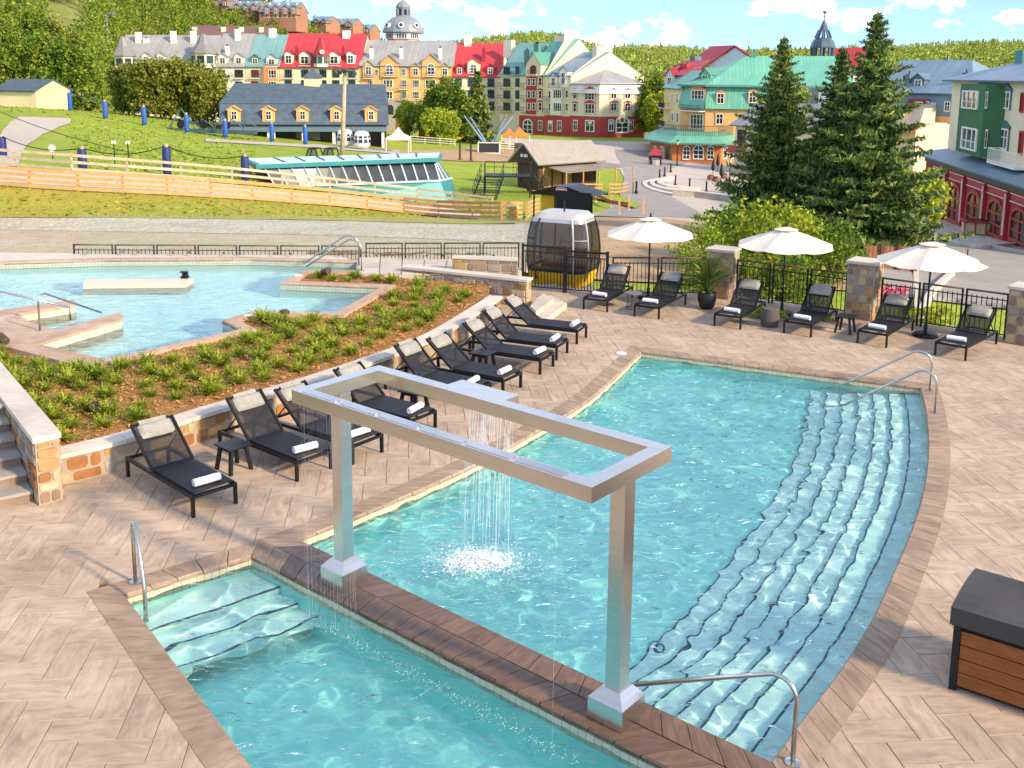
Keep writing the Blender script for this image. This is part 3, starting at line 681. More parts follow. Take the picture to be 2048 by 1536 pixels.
def water(name, loop, z, res, amp, mat, seed, nw=26, lmin=.22, lmax=.9, dirm=0.0, spread=1.2):
    xs_ = [p.x for p in loop]; ys_ = [p.y for p in loop]; big = [(p.x, p.y) for p in offset(loop, .1*flipsign(loop), True)]
    gx = np.arange(min(xs_)-.1, max(xs_)+.1+res, res); gy = np.arange(min(ys_)-.1, max(ys_)+.1+res, res); X, Y = np.meshgrid(gx, gy)
    r_ = np.random.default_rng(seed); Z = np.zeros_like(X)
    wx = X+.10*np.sin(1.9*Y+1.3)+.06*np.sin(4.1*X+2.2*Y); wy = Y+.10*np.sin(2.3*X+.4)+.06*np.sin(3.7*Y-2.9*X)
    for i in range(nw):
        lam = lmin*(lmax/lmin)**r_.random(); th = dirm+r_.normal()*spread; k = 2*math.pi/lam; a = lam**.7
        Z += a*np.sin(k*(wx*math.cos(th)+wy*math.sin(th))+r_.random()*6.28)
    Z = Z/Z.std()*amp; Z = Z+.9*amp*(np.abs(Z/amp)*.35)
    keep = inside_np(X, Y, big); idx = np.arange(X.size).reshape(X.shape)
    k4 = keep[:-1, :-1] | keep[1:, 1:] | keep[:-1, 1:] | keep[1:, :-1]
    f = np.stack([idx[:-1, :-1], idx[:-1, 1:], idx[1:, 1:], idx[1:, :-1]], -1)[k4]
    used = np.unique(f); re = np.full(X.size, -1); re[used] = np.arange(len(used))
    v = np.stack([X, Y, Z+z], -1).reshape(-1, 3)[used]
    o = tag(obj(name, npmesh(name, v, re[f], mat, True)), kind='structure'); o.cycles.is_caustics_caster = True; return o
WATER = watermat('pool_water', (.88, 1.0, .99), .04, 1.0, 4.5)
water('main_pool_water', MAIN, WZ, .034, .0095, WATER, 3, 44, .18, .8, R(75), .9)
water('spa_water', SPA, WZ-.004, .034, .008, WATER, 5, 30, .2, .8, R(40), 1.2)

# ------------------------------------------------------------------ pool terrace furniture
STEEL = M('brushed_steel', '#d6d0c8', .27, 1.0, var=.08, vs=2.0, stretch=(1, 1, 14), bump=.03, bs=60)
STEELR = M('polished_rail', '#c8c2ba', .18, 1.0, var=.05, vs=3)
BLACKM = M('black_metal', '#1b1c20', .42, .3, var=.15, vs=6)
IRON = M('dark_iron', '#25262a', .5, .4, var=.2, vs=5)
SLING = M('black_sling', '#15171c', .62, 0, var=.2, vs=40)
CUSH = M('grey_cushion', '#98958d', .9, 0, var=.22, vs=7, bump=.25, bs=30, ovar=.05)
TOWEL = M('white_towel', '#efecef', .95, 0, var=.04, vs=20, bump=.35, bs=120)
MESHBK = bpy.data.materials.new('sling_mesh'); MESHBK.use_nodes = True
_n = MESHBK.node_tree.nodes; _l = MESHBK.node_tree.links; _b = _n['Principled BSDF']; _b.inputs['Base Color'].default_value = (.012, .013, .017, 1); _b.inputs['Roughness'].default_value = .6
_t = _n.new('ShaderNodeBsdfTransparent'); _m = _n.new('ShaderNodeMixShader'); _m.inputs[0].default_value = .62
_l.new(_t.outputs[0], _m.inputs[1]); _l.new(_b.outputs[0], _m.inputs[2]); _l.new(_m.outputs[0], _n['Material Output'].inputs[0])

# --- steel water frame on the divider
FC = Vector((-.468, 10.528, 0)); FL_, FW_, FT, FB = 4.299, 1.37, 2.645, .154
FM = Matrix.Translation(FC) @ Matrix.Rotation(-.6981, 4, 'Z')
fr_ = thing('water_frame', 'brushed steel rain frame standing on two posts between the pools', 'water feature', FC)
def fbox(lo, hi, name, mat=STEEL): mb = MB(); mb.box(lo, hi, FM); return mb.build(name, mat, fr_)
BW = .17
near_beam = fbox((-FL_/2, -FW_/2, FT-FB), (FL_/2, -FW_/2+BW, FT), 'beam'); fbox((-FL_/2, FW_/2-BW, FT-FB), (FL_/2, FW_/2, FT), 'beam')
for s in (-1, 1): fbox((s*FL_/2-(BW if s > 0 else 0), -FW_/2+BW, FT-FB+.001), (s*FL_/2+(BW if s < 0 else 0), FW_/2-BW, FT-.001), 'cross_beam')
for u in (-1.72, -1.05, -.42, .22, .86, 1.5):                         # access plates let into the top of the near beam
    mb = MB(); pts = []
    for k in range(4):
        for j in range(4):
            t = R(90*k+30*j); cx_ = (.27 if k in (0, 3) else -.27); cy_ = (.025 if k in (0, 1) else -.025)
            pts.append((u+cx_+.03*math.cos(t), -FW_/2+BW/2+cy_+.03*math.sin(t)))
    mb.prism(pts, FT, FT+.006); mb.v = [tuple(FM @ Vector(p)) for p in mb.v]; mb.build('access_plate', STEELR, near_beam)
for s in (-1, 1):
    u = s*(FL_/2-.097); v0 = -.03; hp = .085
    post = fbox((u-hp, v0-hp, .30), (u+hp, v0+hp, FT-FB-.001), 'post')
    mb = MB(); h = .205; q = .11
    ring = lambda r, z: [FM @ Vector((u+a*r, v0+b*r, z)) for a, b in ((-1, -1), (1, -1), (1, 1), (-1, 1))]
    mb.hexa(ring(h, .004)+ring(h, .23)); a_, b_ = ring(h, .23), ring(q, .34)
    for k in range(4): mb.quad(a_[k], a_[(k+1) % 4], b_[(k+1) % 4], b_[k])
    mb.quad(*b_); mb.build('post_base', STEEL, fr_)
mb = MB(); mb.box((-.95, FW_/2, FT-.1), (-.05, FW_/2+.26, FT-.003), FM); mb.build('weir_box', STEEL, fr_)
mb = MB(); mb.box((-.86, FW_/2+.26, FT-.09), (-.14, FW_/2+.36, FT-.075), FM); mb.build('weir_lip', STEELR, fr_)
# falling water
def fallmat(name, a):
    m = bpy.data.materials.new(name); m.use_nodes = True; n = m.node_tree.nodes; l = m.node_tree.links; b = n['Principled BSDF']
    b.inputs['Base Color'].default_value = (.92, .95, .96, 1); b.inputs['Roughness'].default_value = .15
    t = n.new('ShaderNodeBsdfTransparent'); ms = n.new('ShaderNodeMixShader'); ms.inputs[0].default_value = a
    l.new(t.outputs[0], ms.inputs[1]); l.new(b.outputs[0], ms.inputs[2]); l.new(ms.outputs[0], n['Material Output'].inputs[0]); return m
FALL, FALL2, FOAM = fallmat('rain_stream', .12), fallmat('waterfall_stream', .34), fallmat('foam', .6)
mb = MB(); u = -1.98
while u < 2.0:
    v = -FW_/2+.05+random.uniform(-.012, .012)-.06; r = random.uniform(.0013, .0028)
    z = FT-FB
    while z > WZ+.02:
        ln = random.uniform(.3, 1.3); z2 = max(WZ, z-ln)
        mb.tube([FM @ Vector((u, v, z)), FM @ Vector((u+random.uniform(-.004, .004), v, z2))], r, 4); z = z2-random.uniform(0, .12)
    u += random.uniform(.02, .06)*(1 if u < -1.1 else 60)
tag(mb.build('rain_curtain', FALL), 'fine rain streams falling from the near beam into the small pool', 'falling water', kind='stuff')
mb = MB()
def fallpt(u, t, spread):                                             # thrown clear of the beam, then falling
    v = FW_/2+.36+.85*t*spread; return v
for i in range(260):
    u = -.5+random.uniform(-.36, .36); sp = random.uniform(.85, 1.12); t0 = random.random()*.75 if random.random() < .75 else 0; t1 = min(1.0, t0+random.uniform(.08, .3))
    pts = []
    for k in range(5):
        t = t0+(t1-t0)*k/4; pts.append(FM @ Vector((u+.12*(t-.4)*(u+.5)*2-.75*t*.9, FW_/2+.34+.62*t*sp+.05*math.sin(i), FT-.09-(FT-.09-WZ)*t*t)))
    mb.tube(pts, [random.uniform(.0012, .004)]*5, 4)
tag(mb.build('waterfall', FALL2), 'broken sheet of water arching from the far beam into the big pool', 'falling water', kind='stuff')
mb = MB(); fc_ = gp(958, 1125, WZ); 
for i in range(5200):
    a = random.uniform(0, 6.283); rr = abs(random.gauss(0, .38)); x = fc_.x+rr*math.cos(a)*1.25; y = fc_.y+rr*math.sin(a)*.85
    zz = WZ+.012+max(0, random.gauss(.015, .04))*max(0, 1-rr); s = random.uniform(.004, .010)*(1.3 if rr < .35 else .7)
    mb.lathe((x, y, zz), [(s*.5, -s*.45), (s, 0), (s*.5, s*.45)], 5)
for i in range(420):
    a = random.uniform(0, 6.283); rr = abs(random.gauss(0, .34)); q = Vector((fc_.x+rr*math.cos(a)*1.3, fc_.y+rr*math.sin(a)*.9, WZ+.014+random.uniform(0, .012))); s = random.uniform(.008, .03)*(1.2-rr)
    mb.poly([q+Vector((s*random.uniform(.6, 1.3)*math.cos(R(k)), s*random.uniform(.6, 1.3)*math.sin(R(k)), random.uniform(-.006, .006))) for k in range(0, 360, 40)])
tag(mb.build('splash_foam', FOAM), 'white foam where the waterfall hits the big pool', 'foam', kind='stuff')
mb = MB(); u = -1.95
for i in range(600):
    u = random.uniform(-2.0, 2.1); v = -FW_/2-.04+random.gauss(0, .05); p = FM @ Vector((u, v, 0)); s = random.uniform(.002, .006)
    mb.lathe((p.x, p.y, WZ+.008+max(0, random.gauss(.005, .02))), [(s*.5, -s*.4), (s, 0), (s*.5, s*.4)], 4)
tag(mb.build('rain_splash', FOAM), 'line of small splashes under the rain streams in the small pool', 'foam', kind='stuff')

# --- grab rails
def arc_rail(p_deck, h, dirv, run, drop, r=.024, rad=.22, n=8):
    """post up from the deck, bend over, long straight run down into the water"""
    p = Vector(p_deck); d = Vector(dirv).normalized(); pts = [p, p+Vector((0, 0, h-rad))]
    end = p+d*run+Vector((0, 0, h-drop)); c = p+d*rad+Vector((0, 0, h-rad)); slope = math.atan2((end.z-(p.z+h)), run-rad)
    for k in range(1, n+1):
        t = math.pi-(math.pi/2-slope)*k/n
        pts.append(c+d*(rad*math.cos(t))+Vector((0, 0, rad*math.sin(t))))
    pts.append(end); return pts
def rail(p, h, dirv, run, drop, label, rad=.22, tail=None):
    o = thing('grab_rail', label, 'handrail', p, group='pool grab rails'); mb = MB(); pts = arc_rail(p, h, dirv, run, drop, rad=rad)
    if tail: pts.append(pts[-1]+Vector((0, 0, -tail)))
    mb.tube(pts, .024, 10); mb.build('rail_tube', STEELR, o, True)
    mb = MB(); mb.lathe(p, [(.075, .002), (.075, .012), (.03, .022), (.025, .022)], 16); mb.build('base_flange', STEELR, o); return o
rail(gp(271, 1165), .85, (gp(330, 1300)-gp(271, 1165)), .62, .6, 'curved steel grab rail at the stepped end of the small pool', .14, .55)
pA, pB = gp(1859, 781), gp(1869, 826)
dR = (gp(1660, 760, -.1)-gp(1859, 781)); 
rail(pA, .82, (gp(1640, 770, WZ)-pA).normalized(), (gp(1640, 768, WZ)-pA).length, .82-WZ+.1, 'far one of two long steel rails over the curved steps', .26)
rail(pB, .82, (gp(1652, 806, WZ)-pB).normalized(), (gp(1652, 806, WZ)-pB).length, .82-WZ+.1, 'near one of two long steel rails over the curved steps', .26)
pC = gp(1585, 1526); rail(pC, .84, (gp(1235, 1405, WZ)-pC), (gp(1230, 1405, WZ)-pC).length, .66, 'steel rail reaching over the pool steps beside the right post base', .2)

# --- sun loungers (own frame: foot at y = 0, head at y = 2, ground z = 0)
def lounger(tilt=40):
    o = thing('sun_lounger', 'x', 'sun lounger', local=True)
    w = .34; z = .33
    mb = MB()
    for s in (-1, 1): mb.box((s*w-.02, 0, z-.055), (s*w+.02, 2.12, z))
    for y in (0, 2.08): mb.box((-w+.02, y, z-.05), (w-.02, y+.04, z-.005))
    for y in (.7, 1.3): mb.box((-w+.02, y, z-.05), (w-.02, y+.03, z-.02))
    mb.build('frame', BLACKM, o)
    for sx in (-1, 1):
        for y in (.0, 2.07):
            mb = MB(); mb.box((sx*w-.021, y-.001, 0), (sx*w+.021, y+.052, z-.056)); mb.build('leg', BLACKM, o)
    mb = MB(); mb.box((-w+.015, .03, z+.022), (w-.015, 1.24, z+.034)); 
    for s in (-1, 1): mb.box((s*(w-.02)-.014, .03, z+.001), (s*(w-.02)+.014, 1.25, z+.0215))
    mb.build('seat_sling', SLING, o)
    a = R(tilt); T = Matrix.Translation((0, 1.27, z+.02)) @ Matrix.Rotation(a, 4, 'X')
    mb = MB()
    for s in (-1, 1): mb.box((s*(w-.005)-.018, 0, -.018), (s*(w-.005)+.018, .84, .022), T)
    mb.box((-w+.02, .80, -.016), (w-.02, .835, .016), T); mb.box((-w+.02, 0, -.016), (w-.02, .03, .016), T)
    b = mb.build('backrest_frame', BLACKM, o)
    mb = MB(); mb.box((-w+.013, .03, -.004), (w-.013, .8, .004), T); mb.build('back_sling', MESHBK, b)
    for s in (-1, 1): mb = MB(); mb.bar(T @ Vector((s*.28, .5, -.02)), (s*.28, 2.0, z-.02), .018, .018); mb.build('back_stay', BLACKM, o)
    # pillow hung over the top of the backrest
    mb = MB(); nu, nv = 12, 10; V = []
    for j in range(nv+1):
        v = -1+2*j/nv
        for i in range(nu+1):
            u = -1+2*i/nu; e = max(0, (1-abs(u)**5)*(1-abs(v)**3))**.5
            V.append((u*.275*(1-.03*v*v), .66+v*.135*(1-.05*u*u), .03+.062*e))
    for sgn in (1, -1):
        i0 = len(mb.v); mb.v += [tuple(T @ Vector((p[0], p[1], .03+(p[2]-.03)*(1 if sgn > 0 else .25)))) for p in V]
        for j in range(nv):
            for i in range(nu):
                k = i0+j*(nu+1)+i; mb.f.append((k, k+1, k+nu+2, k+nu+1)); mb.uv += [(0, 0)]*4
    pl = mb.build('pillow', CUSH, o, True)
    mb = MB(); mb.box((-.22, .79, -.03), (.22, .86, .034), T); mb.box((-.22, .5, -.03), (.22, .79, -.018), T); mb.build('pillow_flap', CUSH, pl)
    return o
def towel():
    o = thing('rolled_towel', 'x', 'towel', local=True); mb = MB(); n = 22; r0 = .062
    for i in range(9):
        x = -.2+.4*i/8
        for k in range(n):
            t = 2*math.pi*k/n; r = r0*(1+.03*math.sin(3*t+i*1.7)+.02*math.sin(7*t+i)); mb.v.append((x, r*math.cos(t), r*math.sin(t)*.92+r0*.92))
    for i in range(8):
        for k in range(n): mb.f.append((i*n+k, i*n+(k+1) % n, (i+1)*n+(k+1) % n, (i+1)*n+k)); mb.uv += [(0, 0)]*4
    mb.build('towel_roll', TOWEL, o, True)
    for s in (-1, 1):                                                 # spiral of the rolled layers at each end
        mb = MB(); pts = [(s*(.2+.004*math.sin(k)), (.012+.048*k/40)*math.cos(k*.42), (.012+.048*k/40)*math.sin(k*.42)*.92+r0*.92) for k in range(41)]
        mb.tube(pts, .0065, 5); mb.build('rolled_edge', TOWEL, o, True)
    return o
LNG, TWL, LNG2 = lounger(), towel(), lounger(45)
first = {'l': True, 't': True, 'k': True}
def put(proto, key, mtx, label, group):
    if first[key]:
        first[key] = False; proto.matrix_basis = mtx; proto['label'] = label; proto['group'] = group; return proto
    return copy_tree(proto, mtx, label, group)
ORD = ['first', 'second', 'third', 'fourth', 'fifth', 'sixth', 'seventh', 'eighth', 'ninth']
LROW = [((474, 1008), 44), ((664, 938), 50), ((766, 905), 53), ((872, 855), 55), ((982, 797), 57), ((1043, 775), 59), ((1109, 733), 62), ((1137, 706), 65), ((1173, 675), 69)]
lng_lab = ['nearest black lounger beside the stone pillar, foot towards the small pool'] + [f'{ORD[i]} black sun lounger from the stone stair wall, along the planter' for i in range(1, 8)] + ['farthest black lounger along the planter, next to the flagstone steps']
for i, (p, e) in enumerate(LROW):
    ed = Vector((math.cos(R(e)), math.sin(R(e)), 0)); c = gp(*p)-ed*.34; rz = R(e)
    put(*((LNG2, 'k') if i in (1, 4, 7) else (LNG, 'l')), TR(c, rz+R(random.uniform(-2, 2))), lng_lab[i], 'black sun loungers along the planter wall')
    put(TWL, 't', TR(c+Vector((-ed.y, ed.x, 0))*.2+ed*random.uniform(-.03, .03)+Vector((0, 0, .365)), rz+random.uniform(-.16, .16)), f'rolled white towel on the {ORD[i]} lounger from the stone stair wall', 'rolled towels on the planter loungers')
RROW = [((1167, 619), (1213, 624), 27), ((1268, 633), (1317, 639), 29), ((1428, 652), (1480, 659), 32), ((1566, 666), (1622, 675), 36), ((1713, 686), (1773, 696), 39), ((1868, 710), (1931, 722), 43)]
rl = ['black lounger nearest the gate, left of the round side table', 'black lounger between the round side table and the potted plant', 'black lounger between the potted plant and the wicker stool', 'black lounger between the wicker stool and the stone pillar', 'black lounger under the right parasol, beside the stone pillar', 'rightmost black lounger by the fence, right of the parasol base']
for i, (a, b, e) in enumerate(RROW):
    c = (gp(*a)+gp(*b))/2; ed = Vector((math.cos(R(-e)), math.sin(R(-e)), 0))
    put(*((LNG2, 'k') if i in (0, 3) else (LNG, 'l')), TR(c, R(-e+random.uniform(-2, 2))), rl[i], 'black sun loungers along the iron fence')
    put(TWL, 't', TR(c+Vector((-ed.y, ed.x, 0))*.24+ed*random.uniform(-.04, .04)+Vector((0, 0, .365)), R(-e)+random.uniform(-.14, .14)), 'rolled white towel on the '+rl[i][6:], 'rolled towels on the fence loungers')

# --- side tables
def slat_table(p, rz, label):
    o = thing('side_table', label, 'side table', (0, 0, 0), 'black slatted side tables', local=True); o.matrix_basis = TR(p, rz)
    for k in range(4): mb = MB(); mb.box((-.21, -.225+k*.115, .40), (.21, -.225+k*.115+.107, .425)); mb.build('slat', BLACKM, o)
    for sx in (-1, 1):
        for sy in (-1, 1): mb = MB(); mb.hexa([Vector((sx*.19+a*.022, sy*.2+b*.035, 0)) for a, b in ((-1, -1), (1, -1), (1, 1), (-1, 1))]+[Vector((sx*.13+a*.022, sy*.15+b*.035, .40)) for a, b in ((-1, -1), (1, -1), (1, 1), (-1, 1))]); mb.build('leg', BLACKM, o)
    mb = MB()
    for s in (-1, 1): mb.box((s*.13-.015, -.15, .34), (s*.13+.015, .15, .399))
    mb.build('apron', BLACKM, o); return o
slat_table(gp(468, 938), R(48), 'black slatted table beside the nearest lounger at the stone pillar')
slat_table(gp(828, 823), R(56), 'black slatted table half hidden behind the far beam of the steel frame')
slat_table(gp(966, 742), R(60), 'black slatted table between the sixth and seventh planter loungers')
slat_table(gp(1690, 664), R(-35), 'black slatted table in front of the stone pillar by the fence')
o = thing('side_table', 'round grey topped table with thin wire legs near the gate', 'side table', gp(1265, 617))
p = gp(1265, 617); mb = MB(); mb.lathe(p, [(.235, .42), (.245, .43), (.245, .445), (.235, .45)], 28); mb.build('table_top', M('table_laminate', '#6d6a68', .5), o)
for k in range(3):
    t = R(90+120*k); mb = MB(); mb.tube([p+Vector((.17*math.cos(t), .17*math.sin(t), .42)), p+Vector((.2*math.cos(t), .2*math.sin(t), .01)), p+Vector((.2*math.cos(t+.9), .2*math.sin(t+.9), .01))], .009, 6); mb.build('leg', IRON, o)
WICK = M('grey_wicker', '#5f5a56', .7, var=.3, vs=40, bump=.3, bs=60)
p = gp(1539, 652); o = thing('wicker_stool', 'grey woven wicker drum stool between two fence loungers', 'stool', p)
mb = MB(); prof = []
for k in range(41):
    z = .45*k/40; r = .2+.035*math.sin(math.pi*k/40)+(.006 if k % 2 else -.006); prof.append((r, z))
mb.lathe(p, prof, 36); mb.build('woven_body', WICK, o)
mb = MB(); mb.lathe(p, [(.19, .452), (.21, .458), (.2, .47), (.02, .474)], 30); mb.build('woven_top', WICK, o)

# --- parasols
CANV = M('parasol_canvas', '#e4d8c6', .85, var=.05, vs=3)
def parasol(p, h, rad, label, base=True, rz=0.0):
    o = thing('parasol', label, 'parasol', p, 'white octagonal parasols along the fence'); n = 8
    mb = MB(); mb.tube([p+Vector((0, 0, .02)), p+Vector((0, 0, h+.02))], .024, 10); mb.build('pole', BLACKM, o, True)
    mb = MB(); mb.lathe(p+Vector((0, 0, h)), [(.02, 0), (.045, .03), (.02, .06), (.035, .09), (.012, .13)], 12); mb.build('finial', BLACKM, o, True)
    ze = h-.46
    for k in range(n):                                                # canopy gores, slightly hollow between the ribs
        t0, t1 = R(360/n*k)+rz, R(360/n*(k+1))+rz; mb = MB(); m = 6
        for j in range(m):
            for i in range(4):
                def P(jj, ii):
                    f = jj/m; g = ii/4; r = rad*f; z = h-.02-(.46)*(f**1.12); tt = t0+(t1-t0)*g; chord = math.cos(math.pi/n)/math.cos((g-.5)*2*math.pi/n)
                    sag = -.05*f*(1-(2*g-1)**2); return p+Vector((r*chord*math.cos(tt), r*chord*math.sin(tt), z+sag))
                mb.quad(P(j, i), P(j, i+1), P(j+1, i+1), P(j+1, i))
        mb.build('canopy_gore', CANV, o, True)
        mb = MB(); e = p+Vector((rad*.97*math.cos(t0), rad*.97*math.sin(t0), ze+.0)); mb.bar(p+Vector((.03*math.cos(t0), .03*math.sin(t0), h-.06)), e-Vector((0, 0, .03)), .016, .02); mb.build('rib', BLACKM, o)
    mb = MB()
    for k in range(n):
        t0, t1 = R(360/n*k)+rz, R(360/n*(k+1))+rz; q = lambda r, z, t: p+Vector((r*math.cos(t), r*math.sin(t), z))
        mb.quad(q(.03, h+.015, t0), q(.03, h+.015, t1), q(.33, h-.055, t1), q(.33, h-.055, t0))
    mb.build('vent_cap', CANV, o)
    if base:
        mb = MB(); mb.lathe(p, [(.29, .0), (.3, .03), (.28, .075), (.08, .085), (.045, .1), (.045, .3), (.03, .31)], 28); mb.build('base', BLACKM, o, True)
    return o
parasol(gp(1850, 672), 2.36, 1.3, 'white parasol with a round black base between the two rightmost loungers', rz=R(12))
parasol(gp(1563, 628), 2.36, 1.32, 'white parasol above the wicker stool, in front of the leafy shrubs', rz=R(8))
parasol(gp(1296, 596), 2.33, 1.3, 'white parasol nearest the gate, in front of the cabin', rz=R(16))

# --- planter pot with a tall grassy palm
LEAFD = leafmat('palm_leaf', '#55662a', '#7b8a3a', '#a0a34e'); POTM = M('black_pot', '#1d1d20', .45, var=.2, vs=8)
p = gp(1413, 617); o = thing('potted_palm', 'black round pot with a spiky palm before the stone pillar', 'potted plant', p)
mb = MB(); mb.lathe(p, [(.14, 0), (.2, .06), (.255, .25), (.255, .44), (.24, .47), (.22, .46), (.21, .42), (.02, .41)], 28); mb.build('pot', POTM, o, True)
mb = MB()
for i in range(150):
    t = random.uniform(0, 6.283); el = random.uniform(.25, 1.5); ln = random.uniform(.5, .95); c = p+Vector((0, 0, random.uniform(.42, 1.0)))
    d = Vector((math.cos(t)*math.cos(el), math.sin(t)*math.cos(el), math.sin(el))); s = d.cross(Vector((0, 0, 1))).normalized()*.011
    e = c+d*ln*.6; tip = c+d*ln+Vector((0, 0, -.12*ln)); mb.poly([c-s, c+s, e+s, tip, e-s])
mb.build('palm_blades', LEAFD, o)
mb = MB(); mb.tube([p+Vector((0, 0, .4)), p+Vector((.02, 0, 1.0))], [.035, .025], 8); mb.build('stem', M('stem', '#6b5a3c', .8), o)
mb = MB()
for i in range(160):
    t = random.uniform(0, 6.283); r = random.uniform(.05, .26); c = p+Vector((r*math.cos(t), r*math.sin(t), .46+random.uniform(-.06, .08)-max(0, r-.2)*.8)); a = Vector((random.uniform(-1, 1), random.uniform(-1, 1), random.uniform(-.4, .6))).normalized()*.035; b = a.cross(Vector((.3, .2, 1))).normalized()*.025
    mb.quad(c-a, c+b, c+a, c-b)
mb.build('trailing_leaves', LEAFD, o)

# --- stonework: individually laid stones in a mortar core
MORT = M('mortar', '#a3947e', .95, var=.15, vs=5, bump=.3, bs=30)
STONES = [M('stone_tan', '#a98857', .9, var=.25, vs=4, bump=.5, bs=14, ovar=.12), M('stone_grey', '#9a9187', .9, var=.25, vs=4, bump=.5, bs=14, ovar=.12), M('stone_rust', '#98683f', .9, var=.3, vs=4, bump=.5, bs=14, ovar=.12), M('stone_brown', '#8a7565', .9, var=.25, vs=4, bump=.5, bs=14, ovar=.12), M('stone_pale', '#b6a27e', .9, var=.2, vs=4, bump=.5, bs=14, ovar=.1)]
CAPM = pavermat('wall_cap', '#d0c6b9', '#bdb2a5', '#d8cec2', .04)
def stone_face(root, a, b, z0, z1, rowh=.2, lmin=.16, lmax=.42, mats=STONES, out=.022, nrm=None, round_=.25):
    """lay stones on the vertical face from a to b (facing nrm)"""
    a, b = Vector((a[0], a[1], 0)), Vector((b[0], b[1], 0)); d = (b-a); Ln = d.length; d.normalize(); nr = Vector(nrm).normalized() if nrm else Vector((d.y, -d.x, 0))
    z = z0+.01
    while z < z1-.05:
        h = min(rowh*random.uniform(.75, 1.3), z1-z-.005)
        if z1-(z+h) < .07: h = z1-z-.008
        x = .012
        while x < Ln-.04:
            w = random.uniform(lmin, lmax)
            if Ln-(x+w) < lmin*.7: w = Ln-x-.012
            j = lambda s: random.uniform(0, s)
            x0, x1, y0, y1 = x+j(.012), x+w-.014-j(.012), z+j(.01), z+h-.014-j(.01)
            c = min(.05, (x1-x0)*round_, (y1-y0)*round_)
            P2 = [(x0+c*random.uniform(.4, 1.2), y0), (x1-c*random.uniform(.4, 1.2), y0), (x1, y0+c*random.uniform(.4, 1)), (x1, y1-c*random.uniform(.4, 1)), (x1-c*random.uniform(.4, 1.2), y1), (x0+c*random.uniform(.4, 1.2), y1), (x0, y1-c*random.uniform(.4, 1)), (x0, y0+c*random.uniform(.4, 1))]
            o_ = out*random.uniform(.6, 1.25); cx_, cy_ = (x0+x1)/2, (y0+y1)/2; mb = MB(); k8 = len(P2)
            base = [a+d*q[0]+Vector((0, 0, q[1]))-nr*.01 for q in P2]; top = [a+d*(cx_+(q[0]-cx_)*.9)+Vector((0, 0, cy_+(q[1]-cy_)*.9))+nr*(o_*random.uniform(.75, 1.1)) for q in P2]
            mb.poly(top)
            for q in range(k8): mb.quad(base[q], base[(q+1) % k8], top[(q+1) % k8], top[q])
            mb.build('stone', random.choice(mats), root); x += w
        z += h
def capped(root, pts_in, pts_out, z, th=.07, step=.9, over=.03):      # cap slabs between two edge polylines
    n = max(1, round(plen(pts_in)/step)); A, B = resample(pts_in, n*4), resample(pts_out, n*4)
    for k in range(n):
        a_, b_ = A[k*4:k*4+5], B[k*4:k*4+5]; mb = MB(); g = .004
        for i in range(4):
            p, q, r, s = a_[i], a_[i+1], b_[i+1], b_[i]
            if i == 0: t = (q-p).normalized()*g; p = p+t; s = s+t
            if i == 3: t = (q-p).normalized()*g; q = q-t; r = r-t
            for zz, fl in ((z, 0), (z-th, 1)):
                pp = [(v.x, v.y, zz) for v in (p, q, r, s)]; mb.poly(pp if not fl else pp[::-1], [(v[0], v[1]) for v in (pp if not fl else pp[::-1])])
            mb.quad((p.x, p.y, z-th), (q.x, q.y, z-th), (q.x, q.y, z), (p.x, p.y, z)); mb.quad((s.x, s.y, z-th), (r.x, r.y, z-th), (r.x, r.y, z), (s.x, s.y, z))
            if i == 0: mb.quad((p.x, p.y, z-th), (s.x, s.y, z-th), (s.x, s.y, z), (p.x, p.y, z))
            if i == 3: mb.quad((q.x, q.y, z-th), (r.x, r.y, z-th), (r.x, r.y, z), (q.x, q.y, z))
        mb.build('cap_slab', CAPM, root)
# low curved planter wall
pw = thing('planter_wall', 'low curved fieldstone wall with pale cap behind the loungers', 'stone wall', WALLC[0])
WIN = offset(WALLC, -.3) ; 
if WIN[20].x > WALLC[20].x: WIN = offset(WALLC, .3)
mb = MB()
for i in range(len(WALLC)-1):
    p, q, r, s = WALLC[i], WALLC[i+1], WIN[i+1], WIN[i]; mb.hexa([Vector((v.x, v.y, zz)) for zz in (-.06, .43) for v in (p, q, r, s)])
mb.build('mortar_core', MORT, pw)
sub = resample(WALLC, 16)
for i in range(16):
    d = (sub[i+1]-sub[i]).normalized(); stone_face(pw, sub[i], sub[i+1], 0, .43, .21, .2, .46, nrm=(d.y, -d.x, 0), out=.018, round_=.3)
co = offset(WALLC, .05 if WIN[20].x < WALLC[20].x and offset(WALLC, .05)[20].x > WALLC[20].x else -.05); ci = [a.lerp(b, 1.1) for a, b in zip(WALLC, WIN)]
capped(pw, co, ci, .5, .07, 1.3)
# stair wall at the left edge with a big cap, and its stairs
z1 = 1.04
c0, c1, c2, c3 = gp(65, 878, z1), gp(122, 865, z1), gp(0, 722, z1), gp(0, 795, z1)
dw = (c2-c1).normalized(); 
c2 = c1+dw*5.5; c3 = c0+dw*5.5
sw = thing('stair_wall', 'tall stone stair wall with broad pale cap at the left edge', 'stone wall', (c0.x, c0.y, 0))
mid = (c0+c1+c2+c3)/4
def shrink(p, k): v = (mid-p); v.z = 0; return p+v.normalized()*k
pd = dw; pn = (c1-c0).normalized()
w0, w1, w2, w3 = c0+pn*.03+pd*.03, c1-pn*.03+pd*.03, c2-pn*.03, c3+pn*.03
mb = MB(); mb.hexa([Vector((v.x, v.y, zz)) for zz in (-.1, z1-.09) for v in (w0, w1, w2, w3)]); mb.build('mortar_core', MORT, sw)
stone_face(sw, w0, w1, 0, z1-.09, .17, .14, .3, nrm=(-pd.x, -pd.y, 0), mats=[STONES[0], STONES[2], STONES[4], STONES[3]])
lf = Vector((pd.y, -pd.x, 0)); lf = lf if lf.dot(pn) < 0 else -lf
